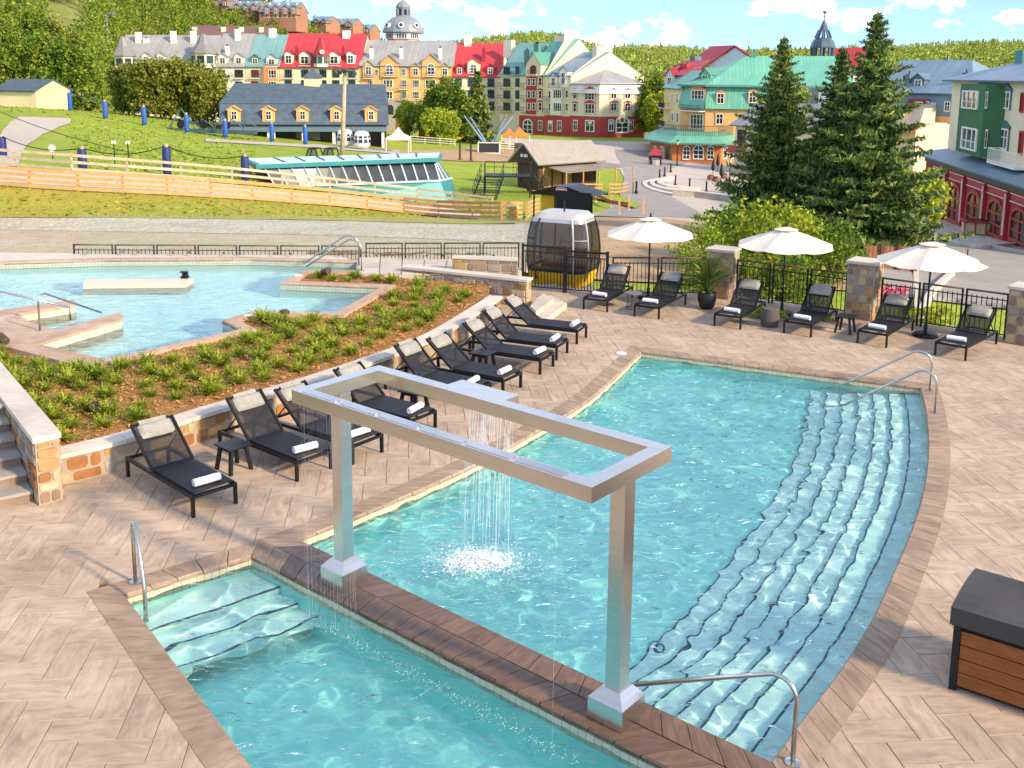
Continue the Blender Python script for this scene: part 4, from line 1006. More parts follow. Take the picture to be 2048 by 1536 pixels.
stone_face(sw, w0, w3, 0, z1-.09, .17, .15, .36, nrm=lf)
stone_face(sw, w1, w1+(w2-w1)*.2, 0, z1-.09, .17, .15, .36, nrm=-lf)
capped(sw, [c0, c3], [c1, c2], z1, .08, 1.8)
stairs = thing('stone_stairs', 'stone stairs rising behind the stair wall at the left edge', 'stairs', w0)
for k in range(6):
    s0 = w0+pd*(.25+.36*k)+lf*.03; mb = MB(); ww = 3.0
    mb.hexa([Vector((v.x, v.y, zz)) for zz in (.165*k-.02 if k else -.06, .165*(k+1)-.05) for v in (s0, s0+pd*.5, s0+pd*.5+lf*ww, s0+lf*ww)]); mb.build('riser', STONES[3], stairs)
    t0 = s0-pd*.03; mb = MB(); mb.hexa([Vector((v.x, v.y, zz)) for zz in (.165*(k+1)-.05, .165*(k+1)) for v in (t0, t0+pd*.41, t0+pd*.41+lf*ww, t0+lf*ww)]); mb.build('tread', M('bluestone_tread', '#9d968e', .8, var=.15, vs=3, bump=.15), stairs)

# pillars of the iron fence
def pillar(p, rz, s, h, label):
    o = thing('stone_pillar', label, 'pillar', p, 'stone pillars of the iron fence'); T = TR(p, rz)
    mb = MB(); mb.box((-s, -s, -.1), (s, s, h-.07), T); mb.build('mortar_core', MORT, o)
    cn = [T @ Vector((a*s, b*s, 0)) for a, b in ((-1, -1), (1, -1), (1, 1), (-1, 1))]
    for k in (0, 1, 3): 
        d = (cn[(k+1) % 4]-cn[k]).normalized(); stone_face(o, cn[k], cn[(k+1) % 4], 0, h-.07, .2, .15, .34, nrm=(d.y, -d.x, 0), mats=[STONES[1], STONES[3], STONES[3], STONES[0], STONES[4]])
    mb = MB(); mb.box((-s-.04, -s-.04, h-.07), (s+.04, s+.04, h), T); mb.build('cap_slab', CAPM, o)
P1c = gp(1437, 597)+Vector((.15, .35, 0)); P2c = gp(1722, 640)+Vector((.15, .35, 0)); P3c = gp(2052, 692)+Vector((.15, .35, 0))
pillar(P1c, R(-33), .36, 1.42, 'stone pillar behind the potted palm'); pillar(P2c, R(-36), .36, 1.55, 'stone pillar between the two right parasols'); pillar(P3c, R(-42), .36, 1.4, 'stone pillar cut by the right edge of the picture')

# --- iron fences
TIMB = M('stained_rail', '#6b4f3c', .6, var=.2, vs=8, stretch=(1, 1, 1))
def picket_fence(a, b, label, h=1.12, posts=None, panel=1.25, pitch=.11, name='iron_fence', zb=0.0, group='iron fence runs', rail_r=.026, toprail=TIMB, za=None):
    a, b = Vector(a), Vector(b); a.z = zb; b.z = zb; o = thing(name, label, 'fence', a, group); d = b-a; Ln = d.length; d.normalize(); n = max(1, round(Ln/panel)); w = Ln/n
    mb = MB(); mb.box((-.009, -.009, 0), (.009, .009, h-.2)); PK = mb.mesh('picket', IRON)
    mb = MB(); mb.box((-.022, -.022, 0), (.022, .022, h+.02)); PO = mb.mesh('post', IRON)
    for k in range(n):
        p, q = a+d*(k*w+.05), a+d*((k+1)*w-.05)
        for e in (p, q): obj('post', PO, o, Matrix.Translation(e) @ Matrix.Rotation(math.atan2(d.y, d.x), 4, 'Z'))
        mb = MB(); mb.tube([p+Vector((0, 0, h)), q+Vector((0, 0, h))], rail_r, 8); mb.build('top_rail', toprail, o, True)
        for zz in (h-.16, .1): mb = MB(); mb.bar(p+Vector((0, 0, zz)), q+Vector((0, 0, zz)), .016, .028); mb.build('rail', IRON, o)
        if k < n-1: mb = MB(); mb.bar(q+Vector((0, 0, h-.16)), q+d*.1+Vector((0, 0, h-.16)), .012, .02); mb.build('link_plate', IRON, o)
        m = int((w-.1)/pitch)
        for j in range(1, m): obj('picket', PK, o, Matrix.Translation(p+d*((w-.1)*j/m)+Vector((0, 0, .09))))
    return o
g0, g1 = gp(1045, 578), gp(1213, 592)
def fdir(a, b): return (b-a).normalized()
F1a = g1+Vector((.12, .05, 0))
picket_fence(F1a, P1c-fdir(F1a, P1c)*.42, 'dark iron picket fence from the gate to the potted palm pillar')
picket_fence(P1c+fdir(P1c, P2c)*.42, P2c-fdir(P1c, P2c)*.42, 'dark iron picket fence between the two stone pillars, shrubs behind')
picket_fence(P2c+fdir(P2c, P3c)*.42, P3c-fdir(P2c, P3c)*.42, 'dark iron picket fence behind the two rightmost loungers')
# entry gate with bowed pickets
o = thing('iron_gate', 'tall dark iron double gate with bowed pickets before the cabin', 'gate', g0); d = fdir(g0, g1); Ln = (g1-g0).length
for s0, s1 in ((0, .5), (.52, 1.0)):
    p, q = g0+d*Ln*s0, g0+d*Ln*s1; leaf_h = 1.32-(.08 if s0 else 0); nn = Vector((d.y, -d.x, 0))
    for e in (p, q): mb = MB(); mb.box((-.04, -.04, 0), (.04, .04, leaf_h+.06), Matrix.Translation(e)); mb.build('post', IRON, o)
    for zz, r in ((leaf_h, .03), (leaf_h-.16, .018), (.1, .018)): mb = MB(); mb.tube([p+Vector((0, 0, zz)), q+Vector((0, 0, zz))], r, 8); mb.build('rail', IRON, o)
    m = 13; w = (q-p).length
    mb = MB(); mb.tube([Vector((0, 0, .1))]+[nn*(.05*math.sin(math.pi*t/6))+Vector((0, 0, .1+(leaf_h-.26)*t/6)) for t in range(1, 7)], .014, 6); BP = mb.mesh('picket', IRON, True)
    for j in range(1, m): obj('picket', BP, o, Matrix.Translation(p+d*(w*j/m)))
# far fence beyond the upper pool
UZ = .62
ff = [gp(132, 517, .45), gp(500, 514, .45), gp(870, 511, .45), gp(1042, 524, .2)]
f0, f1, f2 = Vector((gp(130, 517, .5).x, 31.65, 0)), Vector((gp(720, 517, .5).x, 31.9, 0)), Vector((gp(1040, 520, .3).x, 32.3, 0))
picket_fence(f0, f1, 'far iron fence with brown rail behind the upper pool', h=1.0, panel=1.28, zb=-.16, pitch=.13)
picket_fence(f1+fdir(f1, f2)*.1, f2, 'far iron fence behind the flagstone terrace', h=1.05, panel=1.3, zb=-.12, pitch=.11, toprail=IRON)

# ------------------------------------------------------------------ planter bed and upper pool
MULCH = groundmat('bark_mulch', ['#b8803f', '#d29c5c', '#935f30', '#dfb47c'], [3.0, 12.0, 40.0], 1.0, 45.0)
UPOUT = [gp(x, y, UZ) for x, y in ((210, 717), (480, 658), (444, 640), (505, 621), (672, 624), (762, 573), (560, 565), (605, 541), (712, 540), (713, 523), (500, 517), (200, 519), (0, 525), (-160, 531), (-200, 625), (0, 670))]
UPR = []
for a, b in zip(UPOUT, UPOUT[1:]+UPOUT[:1]): UPR += resample([a, b], max(1, round((b-a).length/.5)))[:-1]
up = basin('upper_pool', UPR, UZ-.05, UZ-.34, UZ-1.15, tilemat('upper_tile', '#b9c0ae', '#8f978a', .1), UPPLAST)
coping(UPR, up, UPCOPE, .3, UZ, .55, flipsign(UPR), .08)
UWATER = watermat('upper_water', (.85, .99, .98), .03, .35, 3.0)
water('upper_pool_water', UPR, UZ-.2, .07, .002, UWATER, 9, 26, .3, 1.6, R(80), .9)
# bed: mulch sheet from the wall up to the coping, on a retaining core
upo = offset(UPR, .29*flipsign(UPR), True)
bedo = [Vector((p.x-.28, p.y+.12, 0)) for p in WALLC]
bed_poly = [(p.x, p.y) for p in bedo]+[(-1.1, 27.0), (gp(935, 566, .6).x, gp(935, 566, .6).y), (gp(620, 537, .6).x, gp(620, 537, .6).y), (-12.5, 31.0), (-13, 16)]
hull = [(-13.5, 15), (-7.2, 14.9)]+[(p.x-.25, p.y+.1) for p in WALLC[1:]]+[(-.6, 27.1), (-.4, 30.5), (-.6, 32.6), (-16, 33.0), (-18, 20)]
gx = np.arange(-18, .4, .12); gy = np.arange(14.6, 33.2, .12); X, Y = np.meshgrid(gx, gy)
wc = np.array([p[:2] for p in WALLC]); dm = np.full(X.shape, 1e9)
for q in wc: dm = np.minimum(dm, np.hypot(X-q[0], Y-q[1]))
Z = .40+np.clip(dm/3.0, 0, 1)*.13+.035*np.sin(3.1*X+1)*np.sin(2.7*Y)+.02*np.sin(7*X+3*Y)+rng.normal(0, .012, X.shape)
keep = inside_np(X, Y, hull) & ~inside_np(X, Y, [(p.x, p.y) for p in UPR])
terr = [(gp(x, y, UZ).x, gp(x, y, UZ).y) for x, y in ((608, 537), (800, 548), (1060, 566), (1100, 540), (1060, 505), (610, 505))]
swp = [(c0.x, c0.y), (c1.x, c1.y), (c2.x, c2.y), (c3.x, c3.y), (-20, c3.y), (-20, 10)]
keep &= ~((Y > 29.6) & (X < -6.6)) & ~inside_np(X, Y, swp) & ~inside_np(X, Y, terr)
idx = np.arange(X.size).reshape(X.shape); k4 = keep[:-1, :-1] & keep[1:, 1:] & keep[:-1, 1:] & keep[1:, :-1]
f = np.stack([idx[:-1, :-1], idx[:-1, 1:], idx[1:, 1:], idx[1:, :-1]], -1)[k4]
tag(obj('planter_bed', npmesh('planter_bed', np.stack([X, Y, Z], -1).reshape(-1, 3), f, MULCH, True)), kind='structure')
BEDZ = lambda x, y: .40+min(1, min(math.hypot(x-q[0], y-q[1]) for q in wc)/3.0)*.13
# bark chips
mb = MB(); CH = M('bark_chip', '#bd8655', .9, island=.45, var=.2, vs=10)
n = 0
while n < 5200:
    x, y = random.uniform(-11, -.5), random.uniform(14.9, 31)
    if not inside(x, y, hull) or inside(x, y, [(p.x, p.y) for p in upo]) or inside(x, y, swp) or inside(x, y, terr): continue
    z = BEDZ(x, y)+.03+.035*math.sin(3.1*x+1)*math.sin(2.7*y); t = random.uniform(0, 3.14); l_, w_ = random.uniform(.02, .05), random.uniform(.008, .018); dz = random.uniform(-.015, .015)
    a = Vector((math.cos(t)*l_, math.sin(t)*l_, dz)); b = Vector((-math.sin(t)*w_, math.cos(t)*w_, random.uniform(-.006, .006))); c = Vector((x, y, z)); mb.quad(c-a-b, c+a-b, c+a+b, c-a+b); n += 1
tag(mb.build('bark_chips', CH), 'loose bark chips over the planter bed', 'bark mulch', kind='stuff')
# upper entry platform and its two arms on the left
def strip(name, pts, z0, z1, mat, root):
    p = [Vector(q) for q in pts]; s = sum(a.x*b.y-b.x*a.y for a, b in zip(p, p[1:]+p[:1]))
    if s < 0: p = p[::-1]
    mb = MB(); mb.prism([(q.x, q.y) for q in p], z0, z1); 
    mb.uv = []; mb.hasuv = True
    for fce in mb.f: mb.uv += [(mb.v[i][0], mb.v[i][1]+mb.v[i][2]) for i in fce]
    return mb.build(name, mat, root)
plat = thing('entry_platform', 'paved entry platform with two arms at the left of the upper pool', 'pool platform', gp(60, 670, UZ))
PZ = UZ+.012
TANW = tilemat('platform_wall_tile', '#ddd0b6', '#c4b798', .2, .4)
for nm, q in (('paving', ((-160, 645), (20, 630), (112, 661), (66, 690), (196, 722), (183, 738), (0, 690), (-160, 690))), ('arm', ((20, 630), (-60, 632), (-60, 622), (0, 620), (148, 599), (154, 606), (150, 609))), ('arm', ((66, 690), (112, 661), (236, 625), (247, 631), (243, 639)))):
    b_ = [gp(x, y, PZ) for x, y in q]; strip(nm, b_, PZ-.06, PZ, UPCOPE, plat)
    ctr = sum(b_, Vector())/len(b_); strip(nm+'_wall', [ctr+(v-ctr)*.97 for v in b_], UZ-.95, PZ-.06, TANW, plat)
rp1 = gp(80, 661, PZ)
for (pb, tp_, ed_, lab) in (((80, 661), None, (205, 628), 'near steel rail over the stepped entry of the upper pool'), ((-60, 640), None, (145, 640), 'far steel rail over the stepped entry of the upper pool')):
    pz = gp(*pb, PZ); e = gp(*ed_, PZ); rail(pz, .80, (e-pz), (e-pz).length*.98, .76 if pb[0] > 0 else .5, lab, .16, None if pb[0] > 0 else .3)
fe = [gp(x, y, UZ) for x, y in ((713, 522), (500, 516), (200, 518), (0, 524), (-200, 531))]; fe = [v+Vector((0, .28, 0)) for v in fe]
tag(strip('pool_surround', fe+[Vector((-20, 31.7, 0)), Vector((-5.6, 31.85, 0))], -2.6, UZ-.07, CONC, None), kind='structure')
# bench slab in the upper pool with a small black spout
b_ = [gp(x, y, UZ+.0) for x, y in ((165, 563), (370, 561), (387, 552), (172, 553))]; bench = thing('pool_bench', 'pale bench slab rising from the upper pool water', 'pool bench', b_[0])
strip('bench_slab', b_, UZ-.9, UZ-.07, M('bench_concrete', '#cfc5b2', .6, var=.06), bench)
p = gp(370, 556, UZ-.07); sp = thing('water_spout', 'small black spout box on the end of the pool bench', 'spout', p); mb = MB(); mb.box((-.1, -.09, 0), (.1, .09, .06), Matrix.Translation(p)); mb.build('spout_base', BLACKM, sp)
mb = MB(); mb.box((-.06, -.06, .06), (.08, .06, .16), Matrix.Translation(p)); mb.box((-.12, -.07, .16), (.08, .07, .19), Matrix.Translation(p)); mb.build('spout_head', BLACKM, sp)
# far rails
for (pb, e_, lab) in (((723, 541), (612, 536), 'near steel rail at the far corner of the upper pool'), ((718, 531), (607, 530), 'far steel rail at the far corner of the upper pool')):
    pz = gp(*pb, UZ); e = gp(*e_, UZ); rail(pz, .9, (e-pz), (e-pz).length, .86, lab, .3)
# skimmer lids and deck lids
LID = M('white_plastic', '#eae6df', .5, var=.03)
def lid(p, r, label):
    o = thing('deck_drain', label, 'deck drain', p, 'white round deck drains'); mb = MB(); mb.lathe(p, [(r, .0), (r, .010), (r*.9, .014), (r*.88, .012)], 24); mb.build('cover_plate', LID, o)
lid(gp(1243, 707, .002), .12, 'white round lid on the paving by the far pool corner'); lid(gp(497, 631, UZ+.001), .12, 'white round lid on the upper coping by the near bed'); lid(gp(597, 551, UZ+.001), .12, 'white round lid on the upper coping by the far bed')
# skimmer mouth in the main pool wall
p = gp(660, 1056, -.06); mb = MB(); o = thing('skimmer_mouth', 'white skimmer opening in the pool wall behind the left post', 'skimmer', p)
d = (left_edge[5]-left_edge[3]).normalized(); T = Matrix.Translation(p) @ Matrix.Rotation(math.atan2(d.y, d.x), 4, 'Z')
mb.box((-.13, -.012, -.14), (-.11, .0, .0), T); mb.box((.11, -.012, -.14), (.13, .0, .0), T); mb.box((-.11, -.012, -.02), (.11, .0, .0), T); mb.build('frame', LID, o)
mb = MB(); mb.box((-.11, -.006, -.14), (.11, -.003, -.02), T); mb.build('flap', M('flap_grey', '#9fb4bd', .4), o)
# garden spotlights and speakers in the bed
def spot(px, py, z, rz, label, s=1.0, round_=False):
    p = gp(px, py, z); o = thing('garden_light', label, 'garden light', p, 'garden lights in the planter bed'); mb = MB(); mb.tube([p+Vector((0, 0, -.1)), p+Vector((0, 0, .12*s))], .012, 6); mb.build('stake', IRON, o)
    mb = MB(); c = p+Vector((0, 0, .17*s))
    if round_: mb.lathe(c, [(.11*s, -.03*s), (.12*s, .01*s), (.08*s, .055*s), (.02, .065*s)], 18)
    else:
        v = Vector((math.cos(rz), math.sin(rz), .25)).normalized(); mb.tube([c-v*.12*s, c-v*.1*s, c+v*.08*s, c+v*.12*s], [.05*s, .07*s, .095*s, .1*s], 14)
    mb.build('lamp_head', M('bronze_paint', '#4a3b30', .5), o)
spot(569, 640, .55, 0, 'dark mushroom shaped light by the near coping corner', 1.1, True); spot(651, 556, .58, R(-35), 'brown spotlight by the far coping corner', 1.1)
spot(8, 696, .55, R(150), 'brown spotlight at the left edge of the planter bed', 1.1); spot(193, 828, .45, R(-80), 'round brown spotlight facing the camera in the near planter bed', .9); spot(216, 850, .43, R(-60), 'low brown light fixture near the wall cap', .7)
# flagstone terrace right of the upper pool, its stone walls and steps
terrace = thing('flagstone_terrace', None, None, gp(860, 540, UZ)); terrace['kind'] = 'structure'
tq = [gp(x, y, UZ) for x, y in ((722, 548), (722, 521), (800, 516), (905, 522), (1045, 532), (1040, 548), (905, 548))]
strip('terrace_core', tq, -.2, UZ-.045, CONC, terrace)
tA, tB, tC, tD = gp(716, 546, UZ), gp(1020, 553, UZ), gp(1030, 522, UZ), gp(716, 514, UZ)
for i in range(7):
    for j in range(3):
        f0_, f1_ = i/7, (i+1)/7; g0_, g1_ = j/3, (j+1)/3
        def bl(f, g): return tA.lerp(tB, f).lerp(tD.lerp(tC, f), g)
        q = [bl(f0_+.004, g0_+.012), bl(f1_-.004, g0_+.012), bl(f1_-.004, g1_-.012), bl(f0_+.004, g1_-.012)]; strip('flagstone', q, UZ-.04, UZ+random.uniform(0, .004)+.001, FLAG, terrace)
tw = thing('terrace_wall', 'stone retaining wall with grey cap at the end of the planter bed', 'stone wall', gp(1000, 600))
e0, e1 = gp(1052, 614), gp(1052, 614)+Vector((-3.6, 1.75, 0))
ee = (e0-e1).normalized(); en = Vector((ee.y, -ee.x, 0)); en = en if en.y < 0 else -en
mb = MB(); mb.hexa([Vector((v.x, v.y, zz)) for zz in (-.06, .70) for v in (e1, e0, e0-en*.32, e1-en*.32)]); mb.build('mortar_core', MORT, tw)
stone_face(tw, e1, e0, 0, .70, .2, .16, .4, nrm=en, mats=[STONES[1], STONES[3], STONES[2], STONES[4]])
stone_face(tw, e0, e0-en*.32, 0, .70, .2, .12, .3, nrm=ee, mats=[STONES[4], STONES[0]])
capped(tw, [e1+en*.04, e0+en*.04+ee*.04], [e1-en*.36, e0-en*.36+ee*.04], .77, .07, 1.2)
h0, h1 = gp(905, 556, .42), gp(1036, 562, .42); tw2 = thing('seat_wall', 'low stone block wall on the flagstone terrace', 'stone wall', h0); hn = Vector((0, -1, 0))
h0, h1 = Vector((h0.x, h0.y, 0)), Vector((h1.x, h1.y, 0))
mb = MB(); mb.hexa([Vector((v.x, v.y, zz)) for zz in (.3, 1.0) for v in (h0, h1, h1+Vector((0, .35, 0)), h0+Vector((0, .35, 0)))]); mb.build('mortar_core', MORT, tw2)
stone_face(tw2, h0, h1, .5, 1.0, .18, .2, .45, nrm=hn, mats=[STONES[1], STONES[3], STONES[3], STONES[0]]); capped(tw2, [h0-Vector((0, .03, 0)), h1-Vector((0, .03, 0))], [h0+Vector((0, .38, 0)), h1+Vector((0, .38, 0))], 1.05, .05, 1.5)
fs = thing('flagstone_steps', 'broad pale flagstone steps beside the farthest planter lounger', 'steps', gp(1100, 620))
for k, q in enumerate((((1066, 622), (1088, 640), (1134, 606), (1100, 590)), ((1060, 612), (1072, 622), (1108, 596), (1086, 586)))):
    z_ = .15*(k+1); b_ = [gp(x, y, z_) for x, y in q]; strip('step', b_, 0, z_, FLAG, fs)
# glass screens along the far edge
GL = glassmat('screen_glass', '#cfe0dc', .035, .03)
for i in range(9):
    a, b = Vector((-13.6+1.6*i, 31.45, 0)), Vector((-13.6+1.6*i+1.56, 31.45, 0)); o = thing('glass_screen', f'{ORD[i]} clear glass screen panel from the left behind the upper pool', 'glass screen', a, 'clear glass screens behind the upper pool')
    mb = MB(); mb.hexa([Vector((v[0], v[1], zz)) for zz in (UZ+.02, UZ+1.25) for v in ((a.x, a.y), (b.x, a.y), (b.x, a.y+.012), (a.x, a.y+.012))]); mb.build('pane', GL, o)
    for s in (.15, .85): 
        q = a.lerp(b, s); mb = MB(); mb.box((-.03, -.03, UZ), (.03, .04, UZ+.09), Matrix.Translation((q.x, q.y, 0))); mb.build('clamp', STEELR, o)

# --- timber cabinet with dark cover at the right edge (close to the camera)
WOOD = M('slat_wood', '#8a4f22', .55, var=.35, vs=4, stretch=(1, 1, 12), bump=.1)
COVER = M('cover_vinyl', '#3d3937', .55, var=.15, vs=3, bump=.1, bs=12)
p = gp(1905, 1376); dA = (gp(2050, 1462, 0)-gp(1890, 1370, 0)); dA.z = 0; dA = Vector((.80, -.60, 0)); dB = Vector((.60, .80, 0))
o = thing('timber_cabinet', 'dark covered cabinet with orange timber slats at the right edge', 'cabinet', p)
T = Matrix(((dA.x, dB.x, 0, p.x), (dA.y, dB.y, 0, p.y), (0, 0, 1, 0), (0, 0, 0, 1)))
for (x, y) in ((0, 0), (2.2, 0), (0, .9), (2.2, .9)): mb = MB(); mb.box((x-.035, y-.035, 0), (x+.035, y+.035, .72), T); mb.build('leg', IRON, o)
for k in range(4): mb = MB(); mb.box((.04, -.02, .06+k*.155), (2.16, .01, .06+k*.155+.145), T); mb.build('slat', WOOD, o)
for k in range(4): mb = MB(); mb.box((-.02, .04, .06+k*.155), (.01, .86, .06+k*.155+.145), T); mb.build('slat', WOOD, o)
mb = MB(); mb.box((.011, .011, .02), (2.18, .88, .72), T); mb.build('carcass', IRON, o)
mb = MB(); mb.box((-.05, -.05, .721), (2.25, .95, .77), T); mb.build('rim', IRON, o)
mb = MB(); nu, nv = 10, 6
def cv(i, j): 
    u, v = i/nu, j/nv; return T @ Vector((-.07+2.34*u, -.07+1.04*v, 0.93+.05*math.sin(5*u+2)*math.sin(3*v)-.07*math.sin(math.pi*u)*math.sin(math.pi*v)))
for i in range(nu):
    for j in range(nv): mb.quad(cv(i, j), cv(i+1, j), cv(i+1, j+1), cv(i, j+1))
edge = [cv(i, 0) for i in range(nu+1)]+[cv(nu, j) for j in range(1, nv+1)]+[cv(i, nv) for i in range(nu-1, -1, -1)]+[cv(0, j) for j in range(nv-1, 0, -1)]
ctr_ = T @ Vector((1.1, .45, 0))
for k in range(len(edge)):
    a, b = edge[k], edge[(k+1) % len(edge)]; a2, b2 = a.lerp(ctr_, -.0), b.lerp(ctr_, .0); mb.quad(a, b, Vector((b.x, b.y, .74)), Vector((a.x, a.y, .74)))
mb.build('cover', COVER, o)

# ------------------------------------------------------------------ village
CAM = Vector((0, 0, CAMH))
class Fac:
    """vertical facade plane between two ground spots (left, right as seen)"""
    def __init__(s, A, B):
        s.A = Vector((A[0], A[1], 0)); s.B = Vector((B[0], B[1], 0)); s.d = (s.B-s.A).normalized(); n = Vector((s.d.y, -s.d.x, 0)); s.n = n if n.dot(-s.A) > 0 else -n; s.L = (s.B-s.A).length
    def uv(s, px, py, o=0.0):
        r = ray(px, py); a = s.A+s.n*o; t = (a-Vector((0, 0, 0))).dot(s.n)/Vector((r.x, r.y, 0)).dot(s.n)
        p = r*t; return (p-s.A).dot(s.d), CAMH+p.z
    def P(s, u, z, o=0.0): q = s.A+s.d*u+s.n*o; return Vector((q.x, q.y, z))
def facd(x0, D0, x1, D1): return Fac(gd(x0, 200, D0), gd(x1, 200, D1))
GLASS = M('window_glass', '#20262e', .08, 0, var=.35, vs=.8, spec=.9, ovar=.4)
WHITE = M('white_trim', '#eee9df', .6, var=.04); 
def wmat(n, c, **k): return M(n, c, .85, var=.13, vs=.22, bump=.08, bs=3, **k)
CREAM, WHITEW, ORANGE, YEL, BEIGE = wmat('cream_stucco', '#e6d7b6'), wmat('white_stucco', '#ece4d4'), wmat('orange_stucco', '#dfae70'), wmat('yellow_stucco', '#e6cf94'), wmat('beige_stucco', '#dcc9ac')
TERRA, REDB, PALEB = wmat('terracotta', '#cb7a42'), wmat('red_panel', '#a93a38'), wmat('pale_blue_wall', '#c6d0d6')
def roofm(n, c, sp=.55): return M(n, c, .45, .1, var=.12, vs=.25, stripes=(sp, .10), spec=.4)
RRED, RGREY, RTEAL, RGRN, RBLUE, RBRWN = roofm('red_metal_roof', '#c9424a'), roofm('grey_metal_roof', '#a3a29f'), roofm('teal_metal_roof', '#7da6a4'), roofm('green_metal_roof', '#6fb59a'), roofm('blue_metal_roof', '#7b93a3'), roofm('brown_roof', '#7f5c52')
RSHING = M('blue_shingle', '#4f5f6d', .9, var=.3, vs=1.2, bump=.4, bs=6, detail=8)
DKTRIM = {'w': WHITE, 'g': M('green_trim', '#4a7068', .6), 'r': M('red_trim', '#b23b3a', .6), 'o': M('orange_trim', '#d58446', .6), 'b': M('blue_trim', '#5e7484', .6), 'k': M('dark_trim', '#3b3a40', .6)}
def ringmesh(bw, bh, mull, bars, mat):
    mb = MB(); f0, f1 = 0, 1.0
    mb.box((-.5, f0, -.5), (-.5+bw, f1, .5)); mb.box((.5-bw, f0, -.5), (.5, f1, .5)); mb.box((-.5+bw, f0, -.5), (.5-bw, f1, -.5+bh)); mb.box((-.5+bw, f0, .5-bh), (.5-bw, f1, .5))
    for m in mull: mb.box((m-bw*.3, f0, -.5+bh), (m+bw*.3, f1*.8, .5-bh))
    for b in bars: mb.box((-.5+bw, f0, b-bh*.22), (.5-bw, f1*.6, b+bh*.22))
    return mb.mesh('window', mat)
mb = MB(); mb.quad((-.45, .3, -.45), (.45, .3, -.45), (.45, .3, .45), (-.45, .3, .45)); PANE = mb.mesh('pane', GLASS)
mb = MB(); pts = [(-.5, -.5), (.5, -.5), (.5, .15)]+[(.5*math.cos(R(a)), .15+.35*math.sin(R(a))) for a in range(15, 180, 15)]+[(-.5, .15)]
mb.poly([(x*.9, .3, z*.93) for x, z in pts]); APANE = mb.mesh('pane', GLASS)
def archmesh(mat):
    mb = MB(); n = len(pts)
    for i in range(n):
        a, b = pts[i], pts[(i+1) % n]; s = .84
        mb.hexa([Vector((a[0], 0, a[1])), Vector((b[0], 0, b[1])), Vector((b[0]*s, 0, b[1]*s)), Vector((a[0]*s, 0, a[1]*s)), Vector((a[0], 1, a[1])), Vector((b[0], 1, b[1])), Vector((b[0]*s, 1, b[1]*s)), Vector((a[0]*s, 1, a[1]*s))])
    mb.box((-.03, 0, -.45), (.03, .8, .45)); mb.box((-.45, 0, .1), (.45, .7, .15)); mb.box((-.42, 0, -.2), (.42, .6, -.16)); return mb.mesh('window', mat)
WM = {}
def wmesh(kind, tr):
    k = (kind, tr)
    if k not in WM:
        m = DKTRIM[tr]
        WM[k] = {'c': lambda: ringmesh(.1, .08, [0], [.08], m), 'd': lambda: ringmesh(.07, .07, [-.17, .17], [-.1], m), 's': lambda: ringmesh(.14, .08, [], [0], m), 'f': lambda: ringmesh(.06, .05, [-.25, 0, .25], [.2, -.2], m), 'a': lambda: archmesh(m)}[kind]()
    return WM[k]
def fmat(f, u, z, w, h, o=0.0, dep=.14):
    p = f.P(u, z, o); return Matrix(((f.d.x*w, f.n.x*dep, 0, p.x), (f.d.y*w, f.n.y*dep, 0, p.y), (0, 0, h, p.z), (0, 0, 0, 1)))
def win(root, f, px, py, wp, hp, kind='c', tr='w', o=0.0, hood=None, dep=.14):
    u0, z0 = f.uv(px-wp/2, py+hp/2, o); u1, z1_ = f.uv(px+wp/2, py-hp/2, o); u, z, w, h = (u0+u1)/2, (z0+z1_)/2, abs(u1-u0), abs(z1_-z0)
    wd = obj('window', wmesh(kind, tr), root, fmat(f, u, z, w, h, o, dep)); obj('pane', APANE if kind == 'a' else PANE, wd)
    if hood:                                                          # surround with a little peaked head
        m = DKTRIM[hood]; mb = MB(); t = .14; zt = z+h/2
        for s in (-1, 1): a = f.P(u+s*(w/2+t/2), z-h/2, o); mb.hexa([f.P(u+s*w/2, zz, o+oo) if k == 0 else f.P(u+s*(w/2+t), zz, o+oo) for zz in (z-h/2-.1, zt) for (k, oo) in ((0, .0), (1, .0), (1, .1), (0, .1))])
        top = [(-w/2-t*1.6, zt), (w/2+t*1.6, zt), (w/2+t*1.6, zt+.18), (0, zt+.18+w*.22), (-w/2-t*1.6, zt+.18)]
        mb.poly([f.P(u+x, zz, o+.16) for x, zz in top])
        for q in range(5): a, b = top[q], top[(q+1) % 5]; mb.quad(f.P(u+a[0], a[1], o), f.P(u+b[0], b[1], o), f.P(u+b[0], b[1], o+.16), f.P(u+a[0], a[1], o+.16))
        mb.build('surround', m, wd if False else root)
    return wd
def wins(root, f, lst, kind='c', tr='w', **k):
    for q in lst: win(root, f, *q, kind=kind, tr=tr, **k)
def body(root, f, u0, u1, z0, z1, dep, mat, name='wall', o=0.0):
    mb = MB(); mb.hexa([f.P(u, z, oo) for z in (z0, z1) for u, oo in ((u0, o), (u1, o), (u1, o-dep), (u0, o-dep))]); return mb.build(name, mat, root)
def gable_roof(root, f, u0, u1, ze, zr, run, mat, wallm, over=.45, side=.25, name='roof', o=0.0, back=True, th=.18):
    mb = MB(); k = (zr-ze)/run; zo = ze-over*k
    mb.slab(f.P(u0-side, zo, o+over), f.P(u1+side, zo, o+over), f.P(u1+side, zr, o-run), f.P(u0-side, zr, o-run), th)
    if back: mb.slab(f.P(u1+side, zo, o-2*run-over), f.P(u0-side, zo, o-2*run-over), f.P(u0-side, zr, o-run), f.P(u1+side, zr, o-run), th)
    r = mb.build(name, mat, root)
    for u in (u0+.02, u1-.02):
        mb = MB(); a, b, c = f.P(u, ze-.02, o-.02), f.P(u, ze-.02, o-2*run+.02), f.P(u, zr-.05, o-run); n = f.d*.12; mb.poly([a, b, c]); mb.poly([a+n, c+n, b+n]); mb.build('gable_wall', wallm, root)
    return r
